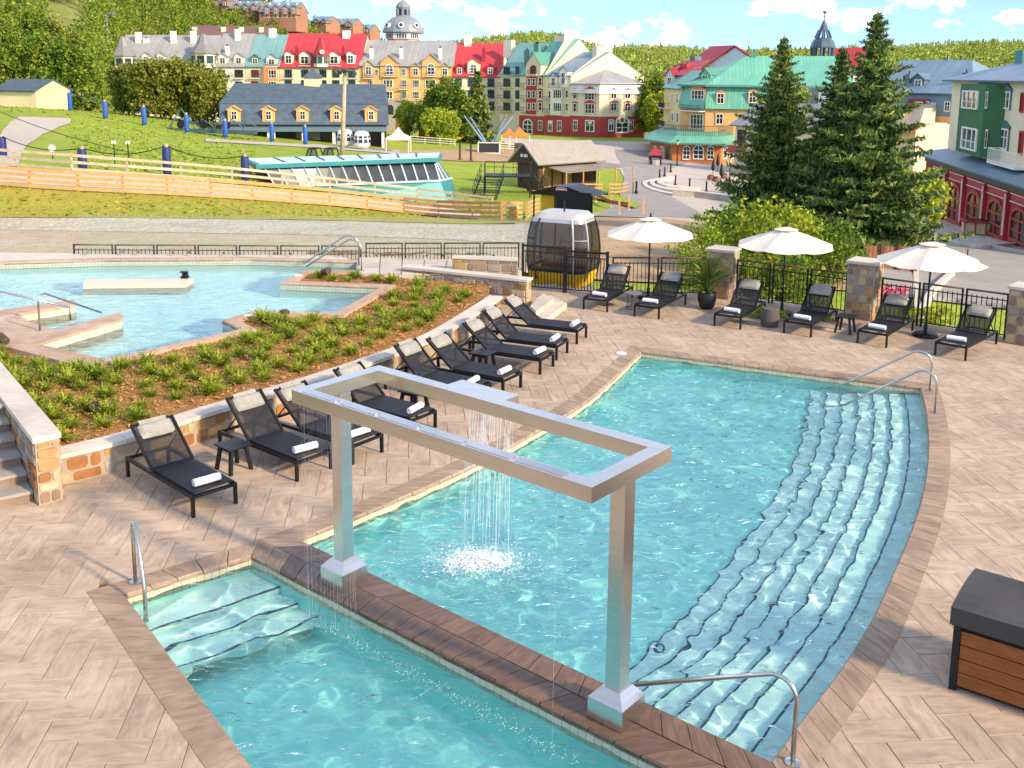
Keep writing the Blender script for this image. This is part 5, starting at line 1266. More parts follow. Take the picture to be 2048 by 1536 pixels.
def chimney(root, f, px, py0, py1, wp, o, mat, dep=1.0, pots=2):
    u0, z0 = f.uv(px-wp/2, py1, o); u1, z1_ = f.uv(px+wp/2, py0, o); mb = MB(); mb.hexa([f.P(u, z, oo) for z in (z0-2, z1_) for u, oo in ((u0, o), (u1, o), (u1, o-dep), (u0, o-dep))]); c = mb.build('chimney', mat, root)
    for k in range(pots):
        q = f.P(u0+(u1-u0)*(k+1)/(pots+1), z1_, o-dep/2); mb = MB(); mb.cone(q, .12, .1, q.z, q.z+.45, 8); mb.build('chimney_pot', DKTRIM['k'], c)
def dormer(root, f, px, pyt, pyb, wp, o, wallm, roofmat, ww=.62, kind='c', tr='w', dep=4.0, peak=.38, wh=.62):
    u0, z0 = f.uv(px-wp/2, pyb, o); u1, zt = f.uv(px+wp/2, pyt, o); w = u1-u0; pk = w*peak; zw = zt-pk; d = bodyp = None
    mb = MB(); mb.hexa([f.P(u, z, oo) for z in (z0-.3, zw) for u, oo in ((u0, o), (u1, o), (u1, o-dep), (u0, o-dep))]); um = (u0+u1)/2
    mb.poly([f.P(u0, zw, o), f.P(u1, zw, o), f.P(um, zt, o)]); d = mb.build('dormer', wallm, root)
    mb = MB(); ov = .22
    for s, ua in ((-1, u0), (1, u1)):
        e = ua+s*ov; ze = zw-ov*pk/(w/2); q = [f.P(e, ze, o+.25), f.P(um, zt, o+.25), f.P(um, zt, o-dep-1), f.P(e, ze, o-dep-1)]; q = q if s < 0 else [q[1], q[0], q[3], q[2]]
        mb.slab(q[0], q[3], q[2], q[1], .1) if s > 0 else mb.slab(q[3], q[0], q[1], q[2], .1)
    mb.build('dormer_roof', roofmat, d)
    h = (zw-z0)*wh*1.25; zc = z0+(zw-z0)*.5; obj('window', wmesh(kind, tr), d, Matrix.Identity(4) @ fmat(f, um, zc, w*ww, h, o+.01)).matrix_parent_inverse = Matrix.Identity(4)
    obj('pane', APANE if kind == 'a' else PANE, d, fmat(f, um, zc, w*ww, h, o+.01)); 
    return d
def balcony(root, f, px, py, wp, dep=1.1, h=1.0, mat=None, o=0.0, slabm=None):
    u0, z = f.uv(px-wp/2, py, o); u1, _ = f.uv(px+wp/2, py, o); mb = MB(); mb.hexa([f.P(u, zz, oo) for zz in (z-.15, z) for u, oo in ((u0, o), (u1, o), (u1, o+dep), (u0, o+dep))]); b = mb.build('balcony', slabm or WHITE, root)
    mb = MB(); n = max(3, int((u1-u0)/.25))
    for k in range(n+1): q = f.P(u0+(u1-u0)*k/n, z, o+dep-.04); mb.tube([q, q+Vector((0, 0, h))], .022, 4)
    for zz in (z+.1, z+h): mb.bar(f.P(u0, zz, o+dep-.04), f.P(u1, zz, o+dep-.04), .05, .06)
    for u in (u0, u1): mb.bar(f.P(u, z+h, o), f.P(u, z+h, o+dep-.04), .04, .05)
    mb.build('railing', mat or DKTRIM['k'], b)
    return b
def bthing(name, label, f, u=0): p = f.P(u, gz(*f.P(u, 0)[:2])); return thing(name, label, 'building', p)
def rowroof(root, f, xl, xr, pye, pyr, run, mat, wallm, dep=14, base=-9, **k):
    (u0, ze), (u1, _) = f.uv(xl, pye), f.uv(xr, pye); mid = (xl+xr)/2; zr = f.uv(mid, pyr, -run)[1]; ze = f.uv(mid, pye)[1]
    body(root, f, u0, u1, base, ze, 2*run, wallm); gable_roof(root, f, u0, u1, ze, zr, run, mat, wallm, **k); return u0, u1, ze, zr
FR = facd(215, 268, 1010, 258)
# grey-roofed white corner block with two turrets
b = bthing('corner_block', 'white block with pale grey roof and two turrets behind the trees', FR); rowroof(b, FR, 228, 432, 118, 71, 8, RGREY, WHITEW)
def turret(root, f, px, pye, pytop, wp, wallm, roofmat, zb=-9, o=1.2, n=8, wy=(), tr='g'):
    u, ze = f.uv(px, pye, o); _, zt = f.uv(px, pytop, o); r = wp/2*f.P(u, 0, o).y/FPX; c = f.P(u, 0, o-r*.4); mb = MB(); mb.cone(c, r, r, zb, ze, n, ph=R(22.5)); t = mb.build('turret', wallm, root)
    mb = MB(); mb.lathe((c.x, c.y, 0), [(r*1.2, ze-.15), (r*1.2, ze+.1), (r*.62, ze+(zt-ze)*.45), (r*.28, ze+(zt-ze)*.9), (r*.1, zt)], n, R(22.5)); mb.build('turret_roof', roofmat, t)
    for py, hp in wy:
        for a in range(-2, 2):
            th = R(-90+45*a+45/2*0)+R(22.5)+R(22.5); nn = Vector((math.cos(th), math.sin(th), 0)); q = Fac(c+nn*(r*math.cos(R(22.5)))+Vector((nn.y, -nn.x, 0))*-r, c+nn*(r*math.cos(R(22.5)))+Vector((nn.y, -nn.x, 0))*r)
            z = f.uv(px, py, o)[1]; h = hp*f.P(u, 0, o).y/FPX; w_ = obj('window', wmesh('d', tr), t, fmat(q, r, z, r*.6, h)); w_.matrix_parent_inverse = Matrix.Identity(4); w2 = obj('pane', PANE, t, fmat(q, r, z, r*.6, h)); w2.matrix_parent_inverse = Matrix.Identity(4)
    return t
turret(b, FR, 242, 111, 72, 44, WHITEW, RGREY, wy=((124, 15), (150, 15), (172, 15))); turret(b, FR, 404, 106, 67, 48, WHITEW, RGREY, wy=((119, 15), (147, 15), (168, 15)))
for x, y in ((275, 62), (291, 75), (345, 60), (385, 60)): chimney(b, FR, x, y+2, y+22, 9, -5, WHITEW)
for x in (292, 322): dormer(b, FR, x, 104, 130, 16, .1, WHITEW, RGREY)
wins(b, FR, [(x, y, 11, 14) for x in (276, 300, 325, 352, 372) for y in (147, 170)], 'd', 'w')
b = bthing('grey_roof_house', 'white house with pale grey roof and dormers left of the teal roof', FR, FR.uv(455, 200)[0]); rowroof(b, FR, 428, 490, 131, 68, 8, RGREY, WHITEW); chimney(b, FR, 474, 58, 76, 9, -6, WHITEW); chimney(b, FR, 453, 92, 112, 5, -2, WHITEW)
wins(b, FR, [(443, 147, 14, 15), (478, 147, 16, 15), (443, 171, 14, 15), (478, 171, 14, 15), (443, 193, 14, 14)], 'd', 'k')
for x in (445, 477): dormer(b, FR, x, 106, 130, 18, -.4, WHITEW, RGREY)
for x, y in ((443, 156), (478, 156), (443, 180)): balcony(b, FR, x, y, 22, .8)
b = bthing('teal_roof_house', 'narrow house with teal metal roof left of the long red roof', FR, FR.uv(520, 200)[0]); rowroof(b, FR, 491, 558, 131, 70, 8, RTEAL, CREAM)
wins(b, FR, [(510, 147, 14, 15), (510, 170, 14, 15)], 'd', 'r'); bo = body(b, FR, FR.uv(532, 200)[0], FR.uv(557, 200)[0], -9, FR.uv(545, 133)[1], 1.2, wmat('coral_panel', '#dd8a55'), 'bay', 1.2)
wins(b, FR, [(545, 148, 16, 17), (545, 170, 16, 15)], 'd', 'w', o=1.2); dormer(b, FR, 510, 108, 130, 17, -.4, RTEAL, RTEAL); dormer(b, FR, 543, 108, 132, 20, -.2, WHITEW, RTEAL); balcony(b, FR, 510, 156, 24, .8); balcony(b, FR, 543, 132, 24, .6)
b = bthing('red_roof_hotel', 'cream hotel under a long red metal roof with a clock turret', FR, FR.uv(640, 200)[0]); rowroof(b, FR, 559, 719, 133, 68, 8.5, RRED, CREAM); chimney(b, FR, 544, 57, 82, 12, -7, WHITEW, 1.4); chimney(b, FR, 692, 61, 82, 14, -7, WHITEW, 1.4)
wins(b, FR, [(x, y, 14, 16) for x in (577, 610, 646, 672, 704) for y in (147, 168)], 'd', 'g')
for x, w in ((577, 16), (609, 22), (668, 22), (701, 16)): dormer(b, FR, x, 101, 130, w, -.5, WHITEW, RRED, .75)
for x, y in ((577, 156), (704, 156), (610, 131), (668, 131)): balcony(b, FR, x, y, 24, .7)
t = turret(b, FR, 641, 111, 73, 30, WHITEW, RRED, zb=FR.uv(641, 134)[1], o=.6, wy=((120, 13),)); 
for x in (593, 686): chimney(b, FR, x, 93, 118, 5, -1.5, RRED, .6, 1)
uc, zc = FR.uv(644, 104, 2.0); mb = MB(); q = FR.P(uc, zc, 2.2); mb.tube([q, q-FR.n*.6], .55, 16); mb.build('clock_face', WHITE, t); mb = MB(); mb.box((-.04, -.02, -.05), (.04, .0, .38), Matrix.Translation(q+FR.n*.03)); mb.box((-.05, -.02, -.04), (.26, .0, .04), Matrix.Translation(q+FR.n*.03)); mb.build('clock_hands', DKTRIM['k'], t)
# yellow hotel with the domed tower
b = bthing('yellow_hotel', 'long ochre hotel with gabled windows below the domed tower', FR, FR.uv(810, 200)[0]); rowroof(b, FR, 720, 904, 131, 82, 9, RGREY, ORANGE)
for x, yt, w, k in ((737, 121, 22, 'c'), (779, 110, 36, 'a'), (831, 126, 20, 'c'), (862, 108, 36, 'a'), (890, 126, 20, 'c')): dormer(b, FR, x, yt, 152, w, .35, ORANGE, RGREY, .42 if k == 'a' else .55, kind=k, dep=6, peak=.42, wh=.66)
wins(b, FR, [(753, 145, 9, 14), (807, 144, 10, 14)], 'd', 'w'); wins(b, FR, [(x, y, w, 15) for x, w in ((741, 10), (776, 20), (808, 12), (832, 13), (861, 22), (894, 12)) for y in (167, 190)], 'd', 'w', o=.02)
for x, y in ((808, 178), (808, 199), (894, 177), (737, 156), (779, 152), (862, 152)): balcony(b, FR, x, y, 20, .9)
st_ = body(b, FR, FR.uv(760, 200)[0], FR.uv(904, 200)[0], -9, FR.uv(830, 201)[1], .3, M('village_stone', '#a9a296', .9, var=.3, vs=2, bump=.5, bs=5), 'stone_base', .3); wins(b, FR, [(780, 219, 14, 19), (805, 218, 15, 20), (832, 218, 15, 20), (860, 218, 14, 20)], 'a', 'k', o=.31)
for x in (742, 802, 880): chimney(b, FR, x, 96, 118, 6, -2, WHITEW, .8)
# dome: octagonal drum, ribbed dome, lantern
dp = gd(807, 100, 285); zD = lambda y: gd(807, y, 285).z; s = 285/FPX; dt = thing('domed_tower', 'octagonal ochre tower with a silver dome and lantern', 'tower', (dp.x, dp.y, -9)); DOME = roofm('silver_dome', '#a9b0b4', 1.0)
c = (dp.x, dp.y, 0); mb = MB(); mb.cone(c, 33*s, 33*s, -9, zD(79), 8, ph=R(22.5)); mb.build('drum', ORANGE, dt); mb = MB(); mb.cone(c, 36*s, 36*s, zD(79), zD(67), 8, ph=R(22.5)); mb.build('window_band', WHITEW, dt)
for a in range(8):
    th = R(45*a); nn = Vector((math.cos(th), math.sin(th), 0)); side = Vector((-nn.y, nn.x, 0)); ap = 36*s*math.cos(R(22.5)); q = Fac(Vector(c)+nn*ap-side*3, Vector(c)+nn*ap+side*3); q.n = nn; obj('window', wmesh('f', 'w'), dt, fmat(q, 3, (zD(79)+zD(67))/2, 22*s, 9*s)); obj('pane', PANE, dt, fmat(q, 3, (zD(79)+zD(67))/2, 22*s, 9*s))
prof = [(41*s, zD(66)), (41*s, zD(63)), (39*s, zD(57)), (36*s, zD(50)), (30*s, zD(42)), (22*s, zD(36)), (15*s, zD(33))]; mb = MB(); mb.lathe(c, prof, 16); mb.build('dome', DOME, dt)
mb = MB(); mb.cone(c, 14*s, 14*s, zD(33), zD(31), 12); mb.cone(c, 13*s, 13*s, zD(19), zD(16), 12); mb.build('lantern_rim', DOME, dt)
for a in range(8): th = R(45*a); mb = MB(); q = Vector((dp.x+12.5*s*math.cos(th), dp.y+12.5*s*math.sin(th), 0)); mb.tube([q+Vector((0, 0, zD(31))), q+Vector((0, 0, zD(19)))], .3, 6); mb.build('lantern_post', DOME, dt)
mb = MB(); mb.cone(c, 9*s, 9*s, zD(31), zD(19), 8); mb.build('lantern_glass', GLASS, dt); mb = MB(); mb.lathe(c, [(15*s, zD(16)), (15*s, zD(14)), (13*s, zD(9)), (9*s, zD(4)), (3*s, zD(1)), (.4*s, zD(-6))], 12); mb.build('lantern_dome', DOME, dt)
for a in range(-3, 2): 
    th = R(45*a); q = Vector((dp.x+39*s*math.cos(th), dp.y+39*s*math.sin(th), zD(52))); mb = MB(); v = Vector((math.cos(th), math.sin(th), .25)); mb.tube([q-v*.6, q+v*.25], .75, 12); o_ = mb.build('round_window', WHITE, dt); mb = MB(); mb.tube([q+v*.2, q+v*.3], .5, 12); mb.build('round_pane', GLASS, o_)
# second red roof and teal roof
b = bthing('small_red_roof_house', 'cream house with a short red mansard roof and arched dormer', FR, FR.uv(950, 200)[0]); rowroof(b, FR, 906, 1002, 151, 87, 8, RRED, CREAM); chimney(b, FR, 935, 68, 95, 14, -7, WHITEW, 1.5); chimney(b, FR, 967, 98, 124, 7, -3, RRED, .8)
for x, w, k in ((919, 17, 'c'), (947, 24, 'a'), (981, 18, 'c')): dormer(b, FR, x, 127 if k == 'c' else 116, 150, w, -.1, RRED if k == 'c' else CREAM, RRED, .6, kind=k)
wins(b, FR, [(x, y, 14, 17) for x in (917, 943, 982) for y in (165, 188, 212)], 'd', 'b')
for x, y in ((947, 152), (982, 175), (982, 199), (982, 222)): balcony(b, FR, x, y, 18, .7)
FB = facd(1002, 252, 1046, 248)
b = bthing('teal_roof_block', 'cream balcony block under a teal roof beside the red mansard', FB); rowroof(b, FB, 1000, 1056, 150, 87, 8, RTEAL, CREAM, over=.3)
chimney(b, FB, 1015, 80, 100, 16, -7, WHITEW, 1.6); chimney(b, FB, 1052, 100, 130, 8, -2, RTEAL, .9)
wins(b, FB, [(1014, y, 14, 16) for y in (141, 165, 189, 213)]+[(1035, y, 8, 17) for y in (141, 165, 189, 213)], 'd', 'b')
for y in (151, 174, 198, 221): balcony(b, FB, 1013, y, 28, 1.0, slabm=CREAM)
mb = MB()
# green gable house
FG = facd(1042, 247, 1090, 241); sdv = (gd(1193, 200, 259)-gd(1090, 200, 241)); FGs = facd(1090, 241, 1193, 259)
b = bthing('green_roof_house', 'tall house with green metal roof, red window strip and bare gable', FG); u0, u1 = FG.uv(1040, 150)[0], FG.uv(1090, 150)[0]; ze = FG.uv(1075, 150)[1]; dep = FGs.L
zr = FGs.uv(1150, 79)[1]; body(b, FG, u0, u1, -10, ze, dep, CREAM); gable_roof(b, FG, u0, u1, ze, zr, dep/2, RGRN, CREAM, side=.1, over=.3)
mb = MB(); q = FGs.P(0, 0); mb.poly([FGs.P(-.2, ze-.3, .12), FGs.P(dep*.96, ze-.3, .12), FGs.P(dep*.96, ze, .12), FGs.P(dep*.62, zr-1.0, .12), FGs.P(dep*.6, zr+2.2, .12), FGs.P(dep*.33, zr+2.2, .12), FGs.P(dep*.33, zr-.4, .12), FGs.P(-.2, ze+.3, .12)]); mb.build('parapet_wall', CREAM, b)
chimney(b, FG, 1118, 72, 92, 20, -dep/2+1, CREAM, 2.0)
red = body(b, FG, FG.uv(1054, 190)[0], FG.uv(1073, 190)[0], FG.uv(1064, 228)[1], FG.uv(1064, 153)[1], .25, DKTRIM['r'], 'window_strip', .25); wins(b, FG, [(x, y, 7, 15) for x in (1058.5, 1068) for y in (164, 189, 213)], 's', 'w', o=.26)
wins(b, FG, [(1081, y, 8, 17) for y in (163, 189, 213)], 's', 'w', hood='r'); dormer(b, FG, 1067, 104, 150, 30, .4, CREAM, RGRN, .4, kind='a', tr='r', dep=7, peak=.55); balcony(b, FG, 1067, 149, 18, .7, o=.4)
for y in (175, 199, 222): balcony(b, FG, 1047, y, 12, .9, slabm=CREAM)
for x, y in ((1072, 87),): chimney(b, FG, x, y, y+20, 10, -3, RGRN, .9, 4)
FBASE = M('red_shopfront', '#b4463f', .7, var=.1, vs=.4); GREYB = M('grey_quoin', '#5f6268', .8)
rb = body(b, FG, u0, u1, -10, FG.uv(1070, 232)[1], .15, FBASE, 'shopfront', .15); wins(b, FG, [(1056, 253, 20, 30)], 'a', 'w', o=.16); wins(b, FG, [(1081, 251, 9, 20)], 'c', 'w', o=.16)
# corner house with hipped pavilion
FK = facd(1090, 237, 1141, 232); FKs = facd(1141, 232, 1270, 255)
b = bthing('corner_shop_house', 'cream corner house with grey hipped pavilion and red shopfront', FK); u0, u1 = 0, FK.L; ze = FK.uv(1110, 152)[1]; dep = FKs.L; zr = FKs.uv(1207, 104)[1]; body(b, FK, u0, u1, -10.5, ze, dep, CREAM); gable_roof(b, FK, u0, u1, ze, zr, dep/2, RBLUE, CREAM, side=.1, over=.3)
mb = MB(); mb.poly([FKs.P(-.2, ze-6, .12), FKs.P(dep, ze-6, .12), FKs.P(dep, ze-.5, .12), FKs.P(dep*.6, zr-.2, .12), FKs.P(dep*.6, zr+1.4, .12), FKs.P(dep*.38, zr+1.4, .12), FKs.P(dep*.38, zr-.6, .12), FKs.P(-.2, ze+.2, .12)]); mb.build('parapet_wall', CREAM, b); chimney(b, FKs, 1207, 94, 106, 27, 0, CREAM, 1.2, 4)
bay = body(b, FK, FK.uv(1105, 200)[0], FK.uv(1126, 200)[0], FK.uv(1115, 230)[1], FK.uv(1115, 178)[1], .8, WHITEW, 'bay', .8); wins(b, FK, [(1115.5, 188, 18, 16), (1115.5, 214, 18, 16)], 'f', 'w', o=.81); wins(b, FK, [(1100, 189, 6, 15), (1100, 214, 6, 15), (1134, 188, 6, 15), (1134, 214, 6, 15)], 's', 'w')
dormer(b, FK, 1107, 145, 174, 16, .3, WHITEW, RBLUE, .5); dormer(b, FK, 1127, 133, 172, 17, .3, WHITEW, RBLUE, .5); balcony(b, FK, 1115, 176, 30, .8, o=.3)
for y in (202, 226): balcony(b, FK, 1097, y, 14, .9, slabm=CREAM)
body(b, FK, u0-.1, u1, -10.5, FK.uv(1115, 232)[1], .15, FBASE, 'shopfront', .15); wins(b, FK, [(1101, 252, 9, 22), (1119, 252, 9, 22)], 'c', 'w', o=.16)
pav = [gd(1141, 200, 231), gd(1199, 200, 226), gd(1287, 200, 231), gd(1292, 200, 243), gd(1180, 200, 248)]; pv = [(p.x, p.y) for p in pav]
zE, zM, zB = gd(1200, 166, 227).z, gd(1200, 187, 227).z, gd(1200, 233, 227).z
mb = MB(); mb.prism(pv, zB, zM); mb.build('pavilion_wall', CREAM, b); ctr = sum(pav, Vector())/5
def sc(k): return [(ctr.x+(p.x-ctr.x)*k, ctr.y+(p.y-ctr.y)*k) for p in pav]
mb = MB(); mb.prism(sc(1.005), -10.5, zB); mb.build('pavilion_shopfront', FBASE, b); mb = MB(); lo, hi = sc(1.05), sc(.97)
for k in range(5): a0, a1, b1, b0 = lo[k], lo[(k+1) % 5], hi[(k+1) % 5], hi[k]; w = math.hypot(a1[0]-a0[0], a1[1]-a0[1]); mb.poly([(*a0, zM), (*a1, zM), (*b1, zE), (*b0, zE)], [(0, 0), (w, 0), (w, 1), (0, 1)])
mb.build('mansard_band', roofm('white_mansard', '#ded6cc', .9), b); mb = MB(); apx = gd(1212, 138, 238); lo = sc(1.04)
for k in range(5): a0, a1 = lo[k], lo[(k+1) % 5]; w = math.hypot(a1[0]-a0[0], a1[1]-a0[1]); mb.poly([(*a0, zE-.2), (*a1, zE-.2), (apx.x, apx.y, apx.z)], [(0, 0), (w, 0), (w/2, 6)])
mb.build('hip_roof', RGREY, b)
Fa, Fb = Fac(pav[0], pav[1]), Fac(pav[1], pav[2])
wins(b, Fa, [(1150, 189, 8, 18), (1150, 215, 8, 18)], 's', 'w', hood='r'); wins(b, Fa, [(1180, 190, 21, 20), (1180, 217, 21, 20)], 'd', 'w', hood='r'); wins(b, Fb, [(x, y, 13, 17) for x in (1227, 1255) for y in (189, 214)], 'c', 'w', hood='r')
wins(b, Fa, [(1151, 251, 9, 22), (1180, 252, 19, 23)], 'c', 'w', o=.2); wins(b, Fb, [(1222, 251, 12, 24), (1262, 251, 10, 24)], 'c', 'w', o=.2); win(b, Fb, 1244, 249, 27, 35, 'a', 'w', o=.25)
for x in (1200, 1140, 1287): pass
def roundel(root, f, px, py, r, o, m1, m2):
    u, z = f.uv(px, py, o); q = f.P(u, z, o); mb = MB(); mb.tube([q, q+f.n*.1], r, 16); s_ = mb.build('round_sign', m1, root); mb = MB(); mb.tube([q+f.n*.1, q+f.n*.13], r*.55, 12); mb.build('sign_disc', m2, s_)
roundel(b, Fb, 1244, 240, .9, .45, WHITE, DKTRIM['r'])
def shopsign(root, f, px, py, wp, hp, o, m, name='shop_sign'):
    (u0, z0), (u1, z1_) = f.uv(px-wp/2, py+hp/2, o), f.uv(px+wp/2, py-hp/2, o); mb = MB(); mb.hexa([f.P(u, z, oo) for z in (z0, z1_) for u, oo in ((u0, o), (u1, o), (u1, o+.1), (u0, o+.1))]); return mb.build(name, m, root)
for f_, x in ((Fa, 1180), (Fb, 1222), (Fb, 1259), (FK, 1101)): shopsign(b, f_, x, 245, 8, 4, .4, WHITE)
shopsign(b, Fb, 1270, 257, 10, 9, .3, wmat('amber_sign', '#e0703a'))
# ---------- right-hand group
Fp = [gd(1300, 300, 186), gd(1345, 300, 178), gd(1442, 300, 176), gd(1478, 300, 182), gd(1478, 300, 200), gd(1300, 300, 200)]
b = thing('green_roof_pavilion', 'terracotta round-arched pavilion under a green skirt roof on the plaza', 'building', Fp[1]); zb = gz(Fp[1].x, Fp[1].y)-.5; zt = gd(1390, 286, 176).z; zt2 = gd(1390, 265, 180).z
c_ = sum(Fp, Vector())/6
def sc2(k, ps=Fp, c=c_): return [(c.x+(p.x-c.x)*k, c.y+(p.y-c.y)*k) for p in ps]
mb = MB(); mb.prism(sc2(1), zb, zt); mb.build('wall', TERRA, b); mb = MB(); lo, hi = sc2(1.14), sc2(.72)
for k in range(6): a0, a1, b1, b0 = lo[k], lo[(k+1) % 6], hi[(k+1) % 6], hi[k]; w = math.hypot(a1[0]-a0[0], a1[1]-a0[1]); mb.poly([(*a0, zt), (*a1, zt), (*b1, zt2), (*b0, zt2)], [(0, 0), (w, 0), (w*.8, 3), (w*.2, 3)]); mb.poly([(*a0, zt-.3), (*a1, zt-.3), (*a1, zt), (*a0, zt)])
mb.poly([(*q, zt2) for q in hi]); mb.build('skirt_roof', RGRN, b)
f0, f1, f2 = Fac(Fp[0], Fp[1]), Fac(Fp[1], Fp[2]), Fac(Fp[2], Fp[3]); wins(b, f1, [(1373, 305, 16, 29), (1397, 304, 23, 29), (1421, 305, 15, 29)], 'a', 'w'); wins(b, f2, [(1449, 304, 10, 29), (1463, 304, 12, 29)], 'a', 'w'); wins(b, f0, [(1311, 304, 7, 26), (1324, 305, 8, 26)], 'a', 'w'); wins(b, f0, [(1336, 309, 9, 32)], 'c', 'g')
hz_ = [Vector((*q, zt2)) for q in sc2(.86)]; mb = MB()
for k in (0, 1, 2):
    a, b2 = hz_[k], hz_[k+1]; m = int((b2-a).length/.3)
    for j in range(m): q = a.lerp(b2, j/m)+Vector((0, 0, -1)); mb.tube([q, q+Vector((0, 0, 2.2))], .025, 4)
    mb.bar(a+Vector((0, 0, 1.2)), b2+Vector((0, 0, 1.2)), .07, .08)
mb.build('roof_railing', DKTRIM['k'], b)
F1 = facd(1362, 190, 1412, 184); F2 = facd(1412, 184, 1545, 182)
b = bthing('orange_mansard_house', 'orange house with green mansard and big green hipped roof', F1); z3, z2_, z1b = F2.uv(1450, 172)[1], F2.uv(1450, 218)[1], -12
for f_, n_ in ((F1, 'a'), (F2, 'b')): body(b, f_, 0, f_.L, z1b, z2_, 9, ORANGE); mb = MB(); mb.slab(f_.P(-.1, z2_, .5), f_.P(f_.L+.1, z2_, .5), f_.P(f_.L+.1, z3, -.6), f_.P(-.1, z3, -.6), .12); mb.build('mansard', RGRN, b)
zr = gd(1560, 112, 194).z; e0, e1 = F1.P(-.6, z3, .3), F1.P(F1.L, z3, .4); e2 = F2.P(F2.L+14, z3, .4); r0, r1 = gd(1492, 112, 194), gd(1680, 112, 194)
mb = MB(); mb.poly([e0, e1, r0], [(0, 0), (5, 0), (4, 7)]); mb.poly([e1, e2, r1, r0], [(0, 0), ((e2-e1).length, 0), ((e2-e1).length-6, 9), (6, 9)]); bk = gd(1420, 150, 206); mb.poly([e0, r0, Vector((bk.x, bk.y, z3))]); mb.build('hip_roof', RGRN, b)
mb = MB(); mb.bar(e0, e1, .5, .35); mb.bar(e1, e2, .5, .35); mb.build('eave', RGRN, b)
wins(b, F1, [(1396, 197, 28, 34)], 'f', 'w', hood='o', o=.1); wins(b, F2, [(1441, 197, 16, 22), (1505, 195, 16, 22)], 'c', 'w', hood='o', o=.35); wins(b, F1, [(1394, 243, 28, 28)], 'f', 'w'); wins(b, F2, [(1439, 238, 16, 22)], 'c', 'w', hood='o'); dormer(b, F1, 1411, 136, 166, 22, -3, wmat('green_panel', '#7fb79d'), RGRN, .55); balcony(b, F1, 1390, 220, 40, 1.3, o=.2); chimney(b, F2, 1507, 103, 118, 11, -11, RGRN, 1, 1)
FY = facd(1328, 208, 1362, 190); b = bthing('yellow_side_house', 'narrow pale yellow house front with balconies left of the orange house', FY); zt = FY.uv(1345, 178)[1]; body(b, FY, 0, FY.L, -12, zt, 8, YEL); wins(b, FY, [(1346, 196, 6, 17), (1346, 233, 6, 17), (1356, 197, 6, 20), (1356, 235, 6, 20)], 's', 'w'); mb = MB(); mb.slab(FY.P(-.3, zt, .4), FY.P(FY.L+.3, zt, .4), FY.P(FY.L, zt+3.4, -5), FY.P(0, zt+3.4, -5), .2); mb.build('roof', RGRN, b)
for y in (214, 250): balcony(b, FY, 1334, y, 13, 1.2)
FRR = facd(1328, 214, 1372, 205); b = bthing('red_gable_house', 'pale house with small red gable and red chimney behind the green roof', FRR); body(b, FRR, 0, FRR.L, -12, FRR.uv(1345, 152)[1], 8, PALEB); dormer(b, FRR, 1340, 136, 176, 20, .6, PALEB, RRED, .5, dep=6); chimney(b, FRR, 1366, 128, 165, 16, -2, DKTRIM['r'], 2, 1); chimney(b, FRR, 1352, 130, 150, 14, -4, DKTRIM['r'], 2, 2); chimney(b, FRR, 1384, 112, 150, 12, -5, DKTRIM['b'], 1.5, 2); mb = MB(); u0 = -.4; z_ = FRR.uv(1345, 152)[1]; mb.slab(FRR.P(-.4, z_, .4), FRR.P(FRR.L, z_, .4), FRR.P(FRR.L, z_+3, -5), FRR.P(-.4, z_+3, -5), .2); mb.build('roof', RRED, b)
# white gable with red roof, far behind
g0_ = facd(1402, 222, 1500, 214); b = bthing('white_gable_house', 'white gable with red sloping roof behind the green hipped roof', g0_); pk = g0_.uv(1473, 93); lf_ = g0_.uv(1408, 138); rt_ = g0_.uv(1500, 112)
mb = MB(); q = [g0_.P(lf_[0], -5), g0_.P(rt_[0], -5), g0_.P(rt_[0], rt_[1]), g0_.P(*pk), g0_.P(*lf_)]; mb.poly(q); mb.poly([p-g0_.n*.4 for p in q[::-1]]); mb.build('gable_wall', PALEB, b); mb = MB(); bkv = Vector((-3.2, 9, 0)); mb.slab(g0_.P(lf_[0]-.4, lf_[1]-.3, .4)+bkv, g0_.P(lf_[0]-.4, lf_[1]-.3, .4), g0_.P(pk[0], pk[1]+.1, .4), g0_.P(pk[0], pk[1]+.1, .4)+bkv, .25); mb.slab(g0_.P(rt_[0], rt_[1], .4), g0_.P(rt_[0], rt_[1], .4)+bkv, g0_.P(*pk, .4)+bkv, g0_.P(*pk, .4), .25); mb.build('roof', RRED, b)
# beige cottage in front of it, partly behind the spruces
FC1 = facd(1474, 152, 1560, 146); FC0 = facd(1450, 160, 1474, 152); b = bthing('beige_cottage', 'beige cottage with grey metal roof and red awning behind the spruces', FC1); z0, ze, zr = -12, FC1.uv(1500, 251)[1], gd(1500, 206, 157).z; body(b, FC1, 0, 16, z0, ze, 12, BEIGE); mb = MB(); mb.slab(FC1.P(-.6, ze-.2, .7), FC1.P(16, ze-.2, .7), FC1.P(16, zr, -6), FC1.P(-.6, zr, -6), .2); mb.slab(FC1.P(16, ze-.2, -12.7), FC1.P(-.6, ze-.2, -12.7), FC1.P(-.6, zr, -6), FC1.P(16, zr, -6), .2); mb.build('roof', roofm('grey_seam_roof', '#8f8d92', .6), b)
mb = MB(); mb.poly([FC1.P(-.02, ze, .0), FC1.P(-.02, ze, -12), FC1.P(-.02, zr-.1, -6)]); mb.build('gable_wall', BEIGE, b); wins(b, FC1, [(1484, 273, 18, 26)], 'd', 'k'); wins(b, FC1, [(1520, 270, 14, 16)], 'c', 'w')
mb = MB(); a0, a1 = FC1.uv(1472, 293), FC1.uv(1492, 293); mb.slab(FC1.P(a0[0]-1, a0[1]-.8, 1.4), FC1.P(a0[0]+2, a0[1]-.8, 1.4), FC1.P(a0[0]+2, a0[1], 0), FC1.P(a0[0]-1, a0[1], 0), .1); mb.build('awning', DKTRIM['r'], b)
